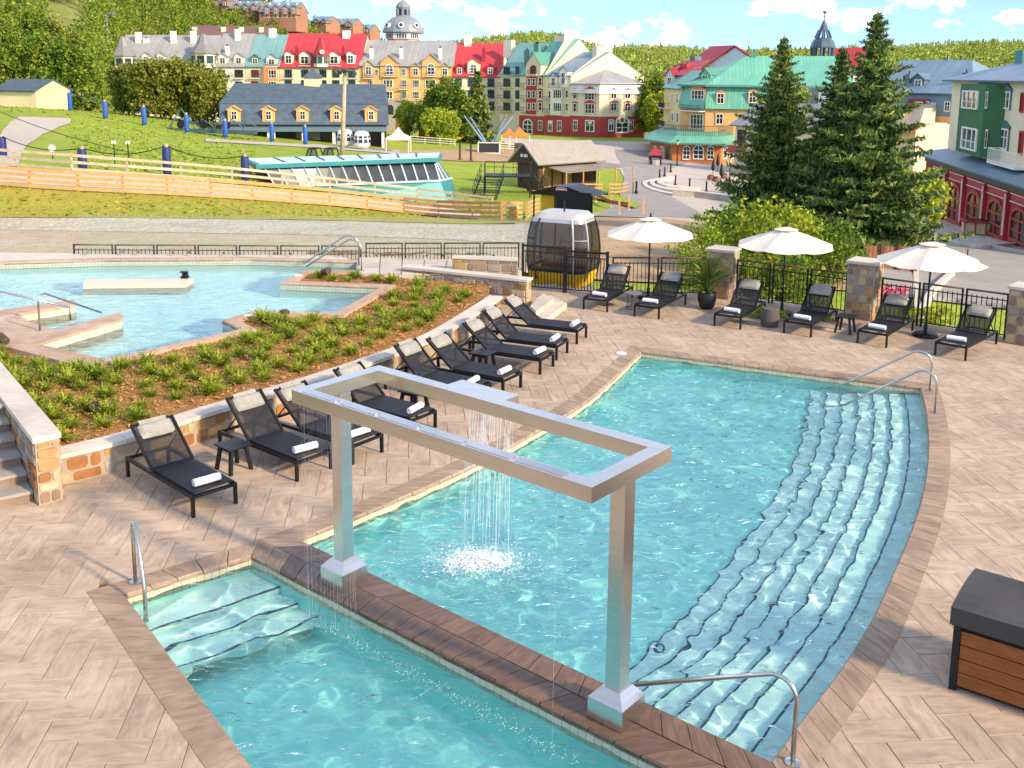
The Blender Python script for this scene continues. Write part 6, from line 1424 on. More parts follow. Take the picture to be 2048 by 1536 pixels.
FC2 = facd(1770, 142, 1830, 138); b = bthing('beige_annex', 'beige annex with low pent roof and red awning right of the spruces', FC2); zt = FC2.uv(1780, 214)[1]; body(b, FC2, -2, FC2.uv(1800, 214)[0], -12, zt, 8, BEIGE); u_ = FC2.uv(1800, 214)[0]; body(b, FC2, u_, FC2.L+.5, -12, FC2.uv(1815, 250)[1], 8, BEIGE); mb = MB(); mb.slab(FC2.P(u_, FC2.uv(1815, 250)[1], .6), FC2.P(FC2.L+1.4, FC2.uv(1815, 250)[1], .6), FC2.P(FC2.L-.6, zt-.2, -3), FC2.P(u_, zt-.2, -3), .18); mb.build('roof', roofm('tan_seam_roof', '#a59a8c', .7), b); mb = MB(); a0 = FC2.uv(1800, 254); mb.slab(FC2.P(a0[0], a0[1]-.6, 2.0), FC2.P(a0[0]+3.2, a0[1]-.6, 2.0), FC2.P(a0[0]+3.2, a0[1], .1), FC2.P(a0[0], a0[1], .1), .1); mb.build('awning', DKTRIM['r'], b); body(b, FC2, -2.1, u_+.3, zt, zt+.35, 8, GREYB, 'parapet', .2)
# spire
sp_c = gd(1645, 100, 205); zS = lambda y: gd(1645, y, 205).z; s = 205/FPX; c = (sp_c.x, sp_c.y, 0); SPB = roofm('spire_metal', '#5f7585', .5); tw_ = thing('spire_tower', 'blue grey lantern spire with weathervane behind the spruces', 'tower', (sp_c.x, sp_c.y, -10))
mb = MB(); mb.cone(c, 22*s, 22*s, -10, zS(118), 8, ph=R(22.5)); mb.build('shaft', M('spire_wall', '#8fa2b4', .6), tw_); mb = MB(); mb.cone(c, 24*s, 24*s, zS(118), zS(114), 8, ph=R(22.5)); mb.build('sill_ring', SPB, tw_)
for a in range(8): th = R(45*a+22.5); q = Vector((sp_c.x+20*s*math.cos(th), sp_c.y+20*s*math.sin(th), 0)); mb = MB(); mb.tube([q+Vector((0, 0, zS(114))), q+Vector((0, 0, zS(95)))], .32, 6); mb.build('lantern_post', SPB, tw_)
mb = MB(); mb.lathe(c, [(24*s, zS(96)), (24*s, zS(93)), (21*s, zS(84)), (15*s, zS(76))], 8, R(22.5)); mb.build('skirt_roof', SPB, tw_)
for a in range(8): th = R(45*a+22.5); v = Vector((math.cos(th), math.sin(th), 0)); mb = MB(); mb.tube([Vector(c)+v*15*s+Vector((0, 0, zS(76))), Vector(c)+v*8.5*s+Vector((0, 0, zS(60)))], .22, 5); mb.build('spire_rib', SPB, tw_)
mb = MB(); mb.lathe(c, [(9.5*s, zS(61)), (8*s, zS(57)), (.5*s, zS(38))], 8, R(22.5)); mb.build('spire_cone', SPB, tw_); mb = MB(); mb.tube([Vector(c)+Vector((0, 0, zS(39))), Vector(c)+Vector((0, 0, zS(22)))], .1, 6); mb.bar(Vector(c)+Vector((-.8, 0, zS(33))), Vector(c)+Vector((.8, 0, zS(33))), .1, .1); mb.box((-.35, -.05, zS(27)), (.35, .05, zS(22)), Matrix.Translation((sp_c.x, sp_c.y, 0))); mb.build('weathervane', DKTRIM['k'], tw_)
# big red roof
FX = facd(1652, 208, 1762, 204); b = bthing('red_hall', 'large red metal roof hall seen between the spruces', FX); (u0, z0), (u1, z1_) = FX.uv(1652, 182), FX.uv(1760, 94); body(b, FX, u0, u1, -12, z0, 12, PALEB); mb = MB(); mb.slab(FX.P(u0, z0, .5), FX.P(u1, z0, .5), FX.P(u1, z1_, -3), FX.P(u0+1, z1_-.3, -3), .3); mb.build('roof', RRED, b); dormer(b, FX, 1700, 132, 176, 34, .6, WHITEW, RBLUE, .5)
# long blue roof terrace behind the right-hand building
FQ = facd(1755, 152, 1912, 143); b = bthing('blue_roof_terrace', 'long blue grey roofed terrace with red bay right of the spruces', FQ); u0, u1 = 0, FQ.uv(1935, 184)[0]; ze = FQ.uv(1840, 184)[1]; zr = gd(1850, 123, 158).z; body(b, FQ, u0, u1, -12, ze, 10, wmat('blue_panel', '#7f9aa6')); mb = MB(); mb.slab(FQ.P(u0-1, ze-.3, .6), FQ.P(u1+1, ze-.3, .6), FQ.P(u1-3.5, zr, -8), FQ.P(u0-1, zr, -8), .2); mb.poly([FQ.P(u1+1, ze-.1, .6), FQ.P(u1+3, ze-.1, -16), FQ.P(u1-3.5, zr+.2, -8)], [(0, 0), (8, 0), (4, 6)]); mb.build('roof', RBLUE, b)
rb = body(b, FQ, FQ.uv(1822, 200)[0], FQ.uv(1860, 200)[0], -12, FQ.uv(1840, 198)[1], .8, REDB, 'bay', .8); body(b, FQ, FQ.uv(1860, 200)[0], FQ.uv(1873, 200)[0], -12, FQ.uv(1866, 205)[1], .3, WHITEW, 'wall', .3); body(b, FQ, FQ.uv(1873, 200)[0], u1, -12, FQ.uv(1885, 233)[1], .25, ORANGE, 'wall', .25)
wins(b, FQ, [(1838, 214, 17, 21), (1855, 213, 6, 22), (1838, 264, 15, 14)], 'c', 'w', o=.82); wins(b, FQ, [(1895, 213, 13, 20)], 'c', 'w', o=.3); wins(b, FQ, [(1890, 262, 10, 14)], 'c', 'w', o=.3); dormer(b, FQ, 1837, 147, 180, 26, -1.2, wmat('slate_blue', '#60737f'), RBLUE, .62); chimney(b, FQ, 1814, 148, 180, 11, -1.5, wmat('slate_blue', '#60737f'), 1, 1); chimney(b, FQ, 1892, 117, 130, 8, -8, wmat('slate_blue', '#60737f'), .8, 1); chimney(b, FQ, 1929, 145, 165, 12, -2, wmat('slate_blue', '#60737f'), 1, 1)
mb = MB(); a0 = FQ.uv(1822, 247); a1 = FQ.uv(1900, 250); mb.slab(FQ.P(a0[0], a0[1]-.3, 2.2), FQ.P(a1[0], a1[1]-.3, 2.2), FQ.P(a1[0], a1[1]+.2, .9), FQ.P(a0[0], a0[1]+.2, .9), .12); mb.build('canopy', WHITE, b)
# near right-hand hotel with red arcade
FH = facd(1903, 99, 2052, 78); FH.B = FH.P(FH.L+14, 0); HL = FH.uv(2052, 300)[0]+12
b = bthing('arcade_hotel', 'cream hotel with green bay windows above a red arched arcade', FH); ze = FH.uv(1960, 160)[1]; body(b, FH, 0, HL, -12, ze, 14, CREAM); mb = MB(); zr = ze+1.9
mb.slab(FH.P(-.8, ze-.2, .8), FH.P(HL, ze-.2, .8), FH.P(HL, zr, -6), FH.P(5, zr, -6), .2); mb.poly([FH.P(-.8, ze, .8), FH.P(-.8, ze, -14), FH.P(5, zr+.2, -6)], [(0, 0), (14, 0), (6, 6)]); mb.build('roof', RBLUE, b)
DG = wmat('bay_green', '#3f6e49'); by = body(b, FH, FH.uv(1917, 230, 1.4)[0], FH.uv(1966, 230, 1.4)[0], FH.uv(1950, 312, 1.4)[1], FH.uv(1950, 168, 1.4)[1], 1.4, DG, 'bay', 1.4); wins(b, FH, [(1942, 199, 34, 34), (1940, 277, 34, 38)], 'd', 'w', o=1.41)
uR = FH.uv(1966, 230, 1.4)[0]; FHs = Fac(FH.P(uR, 0, 1.4), FH.P(uR+.9, 0, 0)); mb = MB(); mb.hexa([FHs.P(u, z, oo) for z in (FH.uv(1950, 312, 1.4)[1], FH.uv(1950, 168, 1.4)[1]) for u, oo in ((0, 0), (FHs.L, 0), (FHs.L, -.5), (0, -.5))]); mb.build('bay_side', DG, b); wins(b, FHs, [(1974, 200, 8, 34), (1973, 278, 8, 38)], 's', 'w', o=.02)
wins(b, FH, [(2014, 200, 20, 34)], 'c', 'w', hood='b'); wins(b, FH, [(2010, 278, 20, 40)], 'c', 'w', hood='g'); wins(b, FH, [(2044, 285, 12, 46)], 'c', 'r'); wins(b, FH, [(2046, 205, 10, 40)], 'c', 'r'); balcony(b, FH, 2040, 322, 60, 1.4, 1.05, mat=DKTRIM['w']); chimney(b, FH, 2036, 100, 150, 20, -4, wmat('teal_stack', '#5f8c8e'), 1.6, 1)
FA = facd(1862, 100, 2052, 73); AL = FA.uv(2052, 400)[0]+10; zc = FA.uv(1900, 338)[1]; zfl = gz(*FA.P(4, 0)[:2]); zfl2 = gz(*FA.P(AL*.7, 0)[:2])
ar = thing('shop_arcade', 'red arched shop arcade with blue canopy at the right edge', 'building', FA.P(0, zfl)); body(ar, FA, 0, AL, min(zfl, zfl2)-3, zc, 7, REDB, 'wall'); ARK = M('arcade_frieze', '#3f5a58', .6); body(ar, FA, -.2, AL, zc, zc+.7, 7.2, ARK, 'frieze', .12)
mb = MB(); mb.slab(FA.P(-1.2, zc+.6, 1.0), FA.P(AL, zc+.6, 1.0), FA.P(AL, zc+1.15, -1.6), FA.P(.6, zc+1.15, -1.6), .15); mb.poly([FA.P(-1.2, zc+.75, 1.0), FA.P(.6, zc+1.3, -1.6), FA.P(-1.2, zc+.75, -6)], [(0, 0), (4, 2), (6, 0)]); mb.build('canopy_roof', RBLUE, ar)
for k, (px, w) in enumerate(((1876, 20), (1911, 24), (1951, 30), (1996, 34), (2046, 38))):
    u_, _ = FA.uv(px, 400); wd = FA.uv(px+w/2, 400)[0]-FA.uv(px-w/2, 400)[0]; zg = gz(*FA.P(u_, 0)[:2])+.25; h = zc-1.0-zg; wn = obj('arch_window', wmesh('a', 'r'), ar, fmat(FA, u_, zg+h/2, wd, h, .02, .18)); obj('pane', APANE, wn)
    mb = MB(); mb.hexa([FA.P(u, z, oo) for z in (zc-.72, zc-.22) for u, oo in ((u_-wd*.6, .02), (u_+wd*.6, .02), (u_+wd*.6, .1), (u_-wd*.6, .1))]); fp = mb.build('fascia_panel', DKTRIM['r'], ar); mb = MB()
    for z in (zc-.78, zc-.2): mb.bar(FA.P(u_-wd*.62, z, .13), FA.P(u_+wd*.62, z, .13), .04, .06)
    mb.build('panel_trim', WHITE, fp)
    u2 = FA.uv(px+w*.5+6, 400)[0]; mb = MB(); mb.hexa([FA.P(u, z, oo) for z in (zg-1.2, zc-.2) for u, oo in ((u2-.22, .02), (u2+.22, .02), (u2+.22, .3), (u2-.22, .3))]); pz_ = mb.build('pilaster', DKTRIM['r'], ar)
    mb = MB()
    for s_ in (-.12, .12): mb.bar(FA.P(u2+s_, zg+.5, .32), FA.P(u2+s_, zc-.4, .32), .05, .05)
    for z in np.linspace(zg+.5, zc-.4, 5): mb.bar(FA.P(u2-.12, z, .32), FA.P(u2+.12, z, .32), .05, .05)
    mb.build('pilaster_trim', WHITE, pz_)
# ---------- condo lodges on the mountain
LODGE = wmat('lodge_brick', '#a5785f'); 
def lodge(px, py, wp, hp, D, label):
    f = facd(px-wp/2, D, px+wp/2, D-4); b = thing('hill_lodge', label, 'building', f.P(f.L/2, f.uv(px, py)[1]-3), 'lodges on the wooded mountain'); z0, z1_ = f.uv(px, py)[1]-4, f.uv(px, py-hp*.62)[1]; body(b, f, 0, f.L, z0, z1_, 12, LODGE); zr = f.uv(px, py-hp)[1]
    gable_roof(b, f, 0, f.L, z1_, zr+1, 6, RBLUE, LODGE, over=.8)
    n = max(2, int(wp/16))
    for k in range(n):
        x = px-wp/2+wp*(k+.5)/n; dormer(b, f, x, py-hp*.95, py-hp*.45, wp/n*.6, .8, LODGE, RBLUE, .5, dep=5); wins(b, f, [(x-wp/n*.2, py-hp*.3, 3.5, 5), (x+wp/n*.2, py-hp*.3, 3.5, 5)], 'c', 'w'); chimney(b, f, x+wp/n*.35, py-hp*1.05, py-hp*.8, 2.5, -4, WHITEW, .8, 0)
for a in ((440, 26, 34, 32, 470, 'brick lodge with towers highest on the wooded mountain'), (490, 33, 50, 28, 460, 'pale brick lodge left of the long lodge on the mountain'), (560, 44, 72, 36, 450, 'long brick lodge with many gables on the wooded mountain'), (640, 52, 30, 16, 520, 'small brown lodge right of the long lodge on the mountain'), (685, 62, 46, 22, 540, 'row of brick lodges low on the right mountain slope'), (722, 76, 40, 24, 560, 'farthest brick lodge beside the domed tower on the slope')): lodge(*a)
FBK = facd(380, 300, 540, 300); b = bthing('brown_roof_hotel', 'brown roofed hotel ridge behind the grey and teal roofs', FBK); body(b, FBK, 0, FBK.L, -9, gd(440, 72, 300).z, 12, CREAM); gable_roof(b, FBK, 0, FBK.L, gd(440, 72, 300).z, gd(440, 52, 306).z, 6, RBRWN, CREAM)
for x in (388, 446, 482, 522): chimney(b, FBK, x, 54, 66, 8, -2, CREAM)
# ---------- blue shingle barn (lift station)
FBN = facd(442, 141, 772, 145); b = bthing('lift_barn', 'long blue shingled barn with five orange dormers and open front', FBN); u0, u1 = 0, FBN.L; zE, zBk, zR = FBN.uv(600, 250)[1], gd(600, 209, 145).z, gd(600, 170, 150).z; zg = FBN.uv(600, 300)[1]-1.5
BARNW = wmat('barn_wall', '#e8d3a4'); dep = 17
mb = MB(); mb.slab(FBN.P(u0-.3, zE, .9), FBN.P(u1+.3, zE, .9), FBN.P(u1+.3, zBk, -1.2), FBN.P(u0-.3, zBk, -1.2), .2); mb.build('lower_roof', RSHING, b); mb = MB(); ru0, ru1 = FBN.uv(470, 180, -8.5)[0], u1-.8; mb.slab(FBN.P(u0-.4, zBk+.02, -1.0), FBN.P(u1+.4, zBk+.02, -1.0), FBN.P(ru1+1.2, zR, -8.5), FBN.P(ru0, zR, -8.5), .2)
mb.slab(FBN.P(u1+.4, zBk, -16), FBN.P(u0-.4, zBk, -16), FBN.P(ru0, zR, -8.5), FBN.P(ru1+1.2, zR, -8.5), .2); mb.poly([FBN.P(u0-.4, zBk, -1.0), FBN.P(ru0, zR, -8.5), FBN.P(u0-.4, zBk, -16)]); mb.build('upper_roof', RSHING, b)
mb = MB(); mb.poly([FBN.P(u1, zg, 0), FBN.P(u1, zg, -17), FBN.P(u1, zBk, -16), FBN.P(u1, zR-.2, -8.5), FBN.P(u1, zBk, -1.2), FBN.P(u1, zE, .5)]); mb.build('gable_wall', BARNW, b)
FBS = Fac(FBN.P(u1, 0, 0), FBN.P(u1, 0, -17)); FBS.n = FBN.d.copy()
for (x, zc_) in ((5, zE+1.5), (11, zE+1.5), (8, zBk+.5)): wd = obj('window', wmesh('c', 'w'), b, fmat(FBS, x, zc_, 1.1, 1.3)); obj('pane', PANE, wd)
mb = MB(); mb.hexa([FBN.P(u, z, oo) for z in (zg, zE) for u, oo in ((u0, -6), (u1-.1, -6), (u1-.1, -16), (u0, -16))]); mb.build('inner_wall', wmat('barn_inner', '#8f8a80'), b)
mb = MB(); mb.hexa([FBN.P(u, z, oo) for z in (zE-.9, zE-.1) for u, oo in ((u0, .55), (u1, .55), (u1, .2), (u0, .2))]); mb.build('beam', DKTRIM['b'], b)
for x in (448, 538, 548, 607, 668, 771): u_ = FBN.uv(min(x, 766), 280)[0]; mb = MB(); mb.box((-.18, -.18, zg), (.18, .18, zE-.1), Matrix.Translation(FBN.P(u_, 0, .1))); mb.build('column', WHITE, b)
for x in (468, 537, 605, 673, 742): dormer(b, FBN, x, 212, 243, 24, .75, wmat('dormer_orange', '#e3a763'), wmat('dormer_cap', '#d9a05f'), .46, dep=4, peak=.28)
cu = FBN.uv(626, 160, -8.5)[0]; q = FBN.P(cu, 0, -8.5); zq = lambda y: gd(626, y, q.y).z; w_ = 15*q.y/FPX; mb = MB(); mb.box((-w_, -w_, zR-1), (w_, w_, zq(155)), Matrix.Translation((q.x, q.y, 0))); cpl = mb.build('cupola', BARNW, b); mb = MB(); mb.cone((q.x, q.y, 0), w_*1.75, .1, zq(155), zq(138), 4, ph=R(45)); mb.build('cupola_roof', RSHING, cpl)
mb = MB(); mb.hexa([FBN.P(u, z, oo) for z in (zg, zE-1.1) for u, oo in ((FBN.uv(590, 270)[0], -4), (FBN.uv(640, 270)[0], -4), (FBN.uv(640, 270)[0], -6), (FBN.uv(590, 270)[0], -6))]); mb.build('control_booth', wmat('booth', '#b9b3a5'), b)
def cabin_small(px, D, label):
    p = foot(px, D); o = thing('lift_cabin', label, 'lift cabin', p, 'white lift cabins in the barn'); mb = MB(); mb.lathe(p+Vector((0, 0, .3)), [(.8, 0), (1.1, .3), (1.15, 1.2), (.9, 2.0), (.5, 2.2)], 10); mb.build('shell', WHITE, o, True)
    for k in range(5): th = R(-90+36*(k-2)); mb = MB(); v = Vector((math.cos(th), math.sin(th), 0)); sd = Vector((-v.y, v.x, 0))*.28; c_ = p+v*1.17; mb.quad(c_-sd+Vector((0, 0, 1.0)), c_+sd+Vector((0, 0, 1.0)), c_+sd*.8-v*.15+Vector((0, 0, 1.9)), c_-sd*.8-v*.15+Vector((0, 0, 1.9))); mb.build('pane', GLASS, o)
cabin_small(724, 136, 'white gondola cabin parked at the mouth of the barn'); cabin_small(690, 137, 'white gondola cabin behind the timber light pole')
# ---------- little cream shed and lift shelter on the left
FS = facd(2, 152, 72, 150); b = bthing('cream_shed', 'small cream shed with dark roof on the left hillside', FS); z0 = gz(*FS.P(5, 0)[:2])-1.0; ze = FS.uv(40, 181)[1]; zr = gd(40, 160, 154).z; body(b, FS, -1, FS.L, z0, ze, 7, BARNW); gable_roof(b, FS, -1, FS.L, ze, zr, 3.5, RSHING, BARNW, over=.4)

# ------------------------------------------------------------------ middle ground
BOARD = M('fresh_timber', '#c99a66', .8, var=.18, vs=3, stretch=(1, 1, 1), bump=.1, ovar=.12)
GBOARD = M('weathered_timber', '#b9a88f', .85, var=.2, vs=3, ovar=.1); DARKW = M('dark_timber', '#5a4433', .85, var=.3, vs=2, ovar=.15); PLYW = M('plywood', '#b58a5a', .8, var=.2, vs=1.2, ovar=.1)
def rail_fence(label, bases, h, nb, bh, mat, name='timber_fence', pw=.12, zoff=.0, group=None):
    o = thing(name, label, 'fence', bases[0], group); P_ = [Vector(p) for p in bases]
    for p in P_: mb = MB(); mb.box((-pw/2, -pw/2, -.4), (pw/2, pw/2, h), Matrix.Translation(p)); mb.build('post', mat, o)
    for a, b in zip(P_, P_[1:]):
        d = (b-a); d.z = 0; n = Vector((d.y, -d.x, 0)).normalized(); n = n if n.y < 0 else -n
        for k in range(nb):
            z = h-.02-bh/2-k*(h-.12)/max(1, nb-.2); mb = MB(); e = Vector((0, 0, z)); mb.bar(a+e+n*(pw/2+.02), b+e+n*(pw/2+.02), .045, bh); mb.build('board', mat, o)
    return o
nb_ = [(-75, 369), (-40, 372), (60, 380), (157, 386), (247, 390), (335, 394), (422, 399), (505, 404), (584, 410), (660, 415), (734, 422), (807, 430), (877, 437), (945, 441), (1004, 443), (1042, 441)]
rail_fence('long orange timber board fence running down to the food stall', [gt(x, y) for x, y in nb_], 1.28, 4, .19, BOARD)
rail_fence('short return of the orange timber fence beside the food stall', [gt(1044, 441)+Vector((.3, 0, 0)), gt(1060, 434), gt(1076, 428)], 1.28, 4, .19, BOARD)
fb_ = [(-30, 336), (30, 340), (145, 349), (256, 357), (363, 364), (465, 372), (565, 381), (660, 390), (750, 400), (834, 409), (905, 418), (985, 428)]
rail_fence('weathered timber rail fence behind the orange one', [gt(x, y) for x, y in fb_], 1.35, 3, .18, GBOARD)
ribbon('fence_lane', [(-60, 338, -60, 370), (60, 345, 60, 377), (250, 358, 250, 387), (500, 376, 500, 402), (660, 391, 660, 414), (800, 406, 800, 428), (960, 427, 960, 441)], M('lane_matting', '#c3b8a6', .9, var=.15, vs=1), .14, 4, 3)
rail_fence('timber rail fence high on the left hillside', [gt(x, y) for x, y in ((80, 192), (103, 194), (127, 196), (150, 198))], 2.6, 4, .22, BOARD, pw=.18)

# blue padded posts and the ropes between
PAD = M('blue_pad', '#2a56a8', .55, var=.12, vs=3); PADD = M('dark_blue_pad', '#25306a', .6, var=.15, vs=3)
def padpost(px, py, hp, label, mat, r=.32, grp='blue padded posts on the hill'):
    p = gt(px, py); h = hp*p.y/FPX; o = thing('padded_post', label, 'post', p, grp); mb = MB(); mb.tube([p+Vector((0, 0, h*.05)), p+Vector((0, 0, h*.15)), p+Vector((0, 0, h*.95)), p+Vector((0, 0, h))], [r*.9, r, r, r*.8], 10); mb.build('pad', mat, o, True); mb = MB(); mb.tube([p+Vector((0, 0, -.5)), p+Vector((0, 0, h*1.12))], r*.45, 8); mb.build('timber_core', GBOARD, o); return p+Vector((0, 0, h*1.05))
lab = ['leftmost blue padded post by the cream shed', 'blue padded post at the corner of the cream shed', 'blue padded post below the hillside timber fence', 'third blue padded post down from the shed', 'blue padded post in front of the big leafy trees', 'blue padded post beside the lift machinery', 'blue padded post at the left end of the barn', 'leaning blue padded post before the barn front', 'blue padded post before the barn control booth']
for k, (x, y, h) in enumerate(((2, 207, 42), (67, 206, 30), (141, 222, 36), (211, 238, 34), (289, 251, 36), (374, 266, 36), (451, 276, 34), (544, 284, 36), (611, 290, 36))): padpost(x, y, h, lab[k], PAD)
tops = [padpost(x, y, h, l_, PADD, .30, 'dark blue padded posts by the fence') for x, y, h, l_ in ((6, 316, 42, 'dark blue padded post at the left edge near the path'), (166, 340, 42, 'dark blue padded post beside the round sign'), (335, 352, 58, 'dark blue padded post pair in the middle of the slope'), (491, 363, 50, 'dark blue padded post left of the glazed station'))]
def sagline(name, label, a, b, sag, r, mat, n=16, cat='cable', grp=None):
    pts = [a.lerp(b, k/n)-Vector((0, 0, sag*4*(k/n)*(1-k/n))) for k in range(n+1)]; mb = MB(); mb.tube(pts, r, 5); return tag(mb.build(name, mat), label, cat, grp)
ropes = ['black rope from the left edge to the sign post', 'black rope across the middle of the grass slope', 'black rope running to the glazed station post']
for k in range(3): sagline('slack_rope', ropes[k], tops[k], tops[k+1], .5, .035, IRON, cat='rope', grp='ropes between padded posts')
CAB = M('steel_cable', '#8d9299', .5, .6)
sagline('lift_cable', 'upper pale lift cable sloping down to the barn', gd(-60, 82, 190), gd(390, 262, 140), 1.2, .05, CAB, grp='lift cables'); sagline('lift_cable', 'lower pale lift cable sloping down to the barn', gd(-60, 92, 188), gd(384, 268, 139), 1.2, .05, CAB, grp='lift cables')
sagline('lift_cable', 'upper black cable crossing the slope to the station', gd(-60, 196, 115), gd(350, 322, 84), .8, .04, IRON, grp='lift cables'); sagline('lift_cable', 'lower black cable crossing the slope to the station', gd(350, 322, 84), gd(520, 330, 79), 1.6, .04, IRON, grp='lift cables')
# small signs on the slope
def disc_sign(px, py, r, h, label, sq=False):
    p = gt(px, py); o = thing('slope_sign', label, 'sign', p, 'small white signs on the slope'); mb = MB(); mb.tube([p, p+Vector((0, 0, h))], .04, 6); mb.build('pole', IRON, o); mb = MB()
    if sq: mb.box((-r, -.03, h-.1), (r, .03, h-.1+1.4*r), Matrix.Translation(p))
    else: mb.tube([p+Vector((0, -.08, h-.1)), p+Vector((0, -.04, h-.1))], r, 16)
    mb.build('plate', WHITE, o)
disc_sign(106, 321, .26, 1.0, 'round white sign on a post near the left path'); disc_sign(230, 332, .15, 1.7, 'left one of two small white plates on the slope', True); disc_sign(258, 335, .15, 1.8, 'right one of two small white plates on the slope', True)
# light pole
p = gt(683, 318); top = gd(690, 141, p.y); o = thing('light_pole', 'tall weathered timber light pole in front of the barn', 'light pole', p); mb = MB(); mb.tube([p-Vector((0, 0, 1)), Vector((top.x, p.y, top.z))], [.28, .19], 10); mb.build('pole', GBOARD, o, True)
for dx in (-.85, -.45, .0, .5, .9): c = Vector((top.x+dx, p.y-.2, top.z+.1-abs(dx)*.3)); v = Vector((dx*.5, -.5, -.5)).normalized(); mb = MB(); mb.tube([c-v*.25, c, c+v*.3], [.12, .25, .3], 10); mb.build('floodlight', M('lamp_grey', '#5f6468', .4, .5), o)
mb = MB(); mb.bar(Vector((top.x-1.0, p.y, top.z-.1)), Vector((top.x+1.0, p.y, top.z-.1)), .1, .1); mb.build('cross_arm', GBOARD, o)
# ski lift tower on the mountain and hillside machine
q = gd(215, 66, 300); z0 = lambda y: gd(215, y, 300).z; o = thing('lift_tower', 'grey T-shaped ski lift tower above the left forest', 'lift tower', (q.x, q.y, z0(80))); mb = MB(); mb.tube([Vector((q.x, q.y, z0(95))), Vector((q.x-.2, q.y, z0(30)))], [.5, .4], 10); mb.build('mast', CAB, o); mb = MB(); mb.bar(Vector((q.x-2.4, q.y, z0(30))), Vector((q.x+2.0, q.y, z0(29))), .4, .5); mb.build('crossarm', CAB, o)
for dx in (-2.2, 1.8): mb = MB(); mb.bar(Vector((q.x+dx, q.y-1.4, z0(27))), Vector((q.x+dx, q.y+1.4, z0(27))), .3, .35); mb.build('sheave_train', CAB, o)
p = gt(410, 268); o = thing('lift_machinery', 'dark steel lift return wheel and truss left of the barn', 'lift machinery', p); mb = MB()
for k in range(6): a = p+Vector((-4.5+k*1.9, 0, .4)); mb.tube([a, a+Vector((.4, 0, 1.6)), a+Vector((1.9, 0, .5))], .09, 5)
mb.bar(p+Vector((-5, 0, .5)), p+Vector((7, -1, .3)), .8, .5); mb.build('truss', M('machine_steel', '#596a78', .5, .5), o)
for dx in (-3, 0, 3): mb = MB(); mb.tube([p+Vector((dx, -.5, 1.2)), p+Vector((dx, -.3, 1.2))], .5, 14); mb.build('sheave', IRON, o)
mb = MB()
for s in (-1, 1): mb.tube([p+Vector((-3+s*2.2, 0, 0)), p+Vector((-3, 0, 3.3))], .08, 5)
mb.build('gantry', DKTRIM['g'], o)

# ------------------------------------------------------------------ glazed teal station
TEALP = M('teal_paint', '#2f858c', .45, .1, var=.08, vs=.5); PTEAL = M('pale_teal', '#b9d4d4', .5, var=.05); SGL = M('station_glass', '#3f444a', .3, 0, var=.3, vs=.5, spec=.4)
TF = [gd(530, 336, 74.4), gd(868, 322, 82), gd(870, 314.5, 86)]; zR_ = sum(p.z for p in TF)/3
TF = [Vector((p.x, p.y, zR_)) for p in TF]; BL_ = gd(503, 327, 78.4); BL_.z = zR_; Wn = [gd(552, 374, 74.6), gd(880, 361, 80.6), gd(903, 356, 86)]; Bs = [gd(548, 412, 74.3), gd(905, 402, 80.0), gd(919, 388, 86)]
stn = thing('glazed_station', 'long teal station with slanted windows and flat pale roof', 'station', Bs[1])
mb = MB(); mb.prism([(q.x, q.y) for q in (BL_+Vector((-.6, .2, 0)), TF[0]+Vector((-.5, -.6, 0)), TF[1]+Vector((.5, -.5, 0)), TF[2]+Vector((.6, .4, 0)))], zR_, zR_+.32); mb.build('roof', TEALP, stn); 
mb = MB(); mb.prism([(q.x, q.y) for q in (BL_+Vector((-.4, .1, 0)), TF[0]+Vector((-.3, -.45, 0)), TF[1]+Vector((.3, -.35, 0)), TF[2]+Vector((.4, .3, 0)))], zR_+.32, zR_+.37); rf = mb.build('roof_membrane', PTEAL, stn)
for k in range(1, 9): a, b = TF[0].lerp(TF[1], k/9), BL_.lerp(TF[2], k/9); mb = MB(); e = Vector((0, 0, .4)); mb.bar(a+e, b+e, .09, .05); mb.build('roof_seam', DKTRIM['k'], stn)
for (i0, n_) in ((0, 14), (1, 3)):
    for k in range(n_):
        a, b = TF[i0].lerp(TF[i0+1], k/n_), TF[i0].lerp(TF[i0+1], (k+1)/n_); c, d = Wn[i0].lerp(Wn[i0+1], (k+1)/n_), Wn[i0].lerp(Wn[i0+1], k/n_); mb = MB(); mb.quad(d, c, b, a); mb.build('pane', SGL, stn); mb = MB(); mb.bar(d+Vector((0, -.05, 0)), a+Vector((0, -.05, 0)), .11, .1); mb.build('mullion', PTEAL, stn)
    mb = MB(); mb.bar(Wn[i0]+Vector((0, -.06, 0)), Wn[i0+1]+Vector((0, -.06, 0)), .2, .14); mb.build('sill', PTEAL, stn)
    mb = MB(); mb.quad(Bs[i0]-Vector((0, 0, 1)), Bs[i0+1]-Vector((0, 0, 1)), Wn[i0+1], Wn[i0]); mb.build('base_wall', TEALP, stn)
mb = MB(); mb.poly([BL_, TF[0], Wn[0], Bs[0]-Vector((0, 0, 1)), BL_+Vector((1.2, .5, -3.5))]); mb.build('end_wall', SGL, stn); mb = MB(); mb.quad(BL_, TF[2], Bs[2]-Vector((0, -.5, 1)), BL_+Vector((1.2, .5, -3.5))); mb.build('back_wall', TEALP, stn)
p = gd(640, 312, 98); z_ = gz(p.x, p.y)
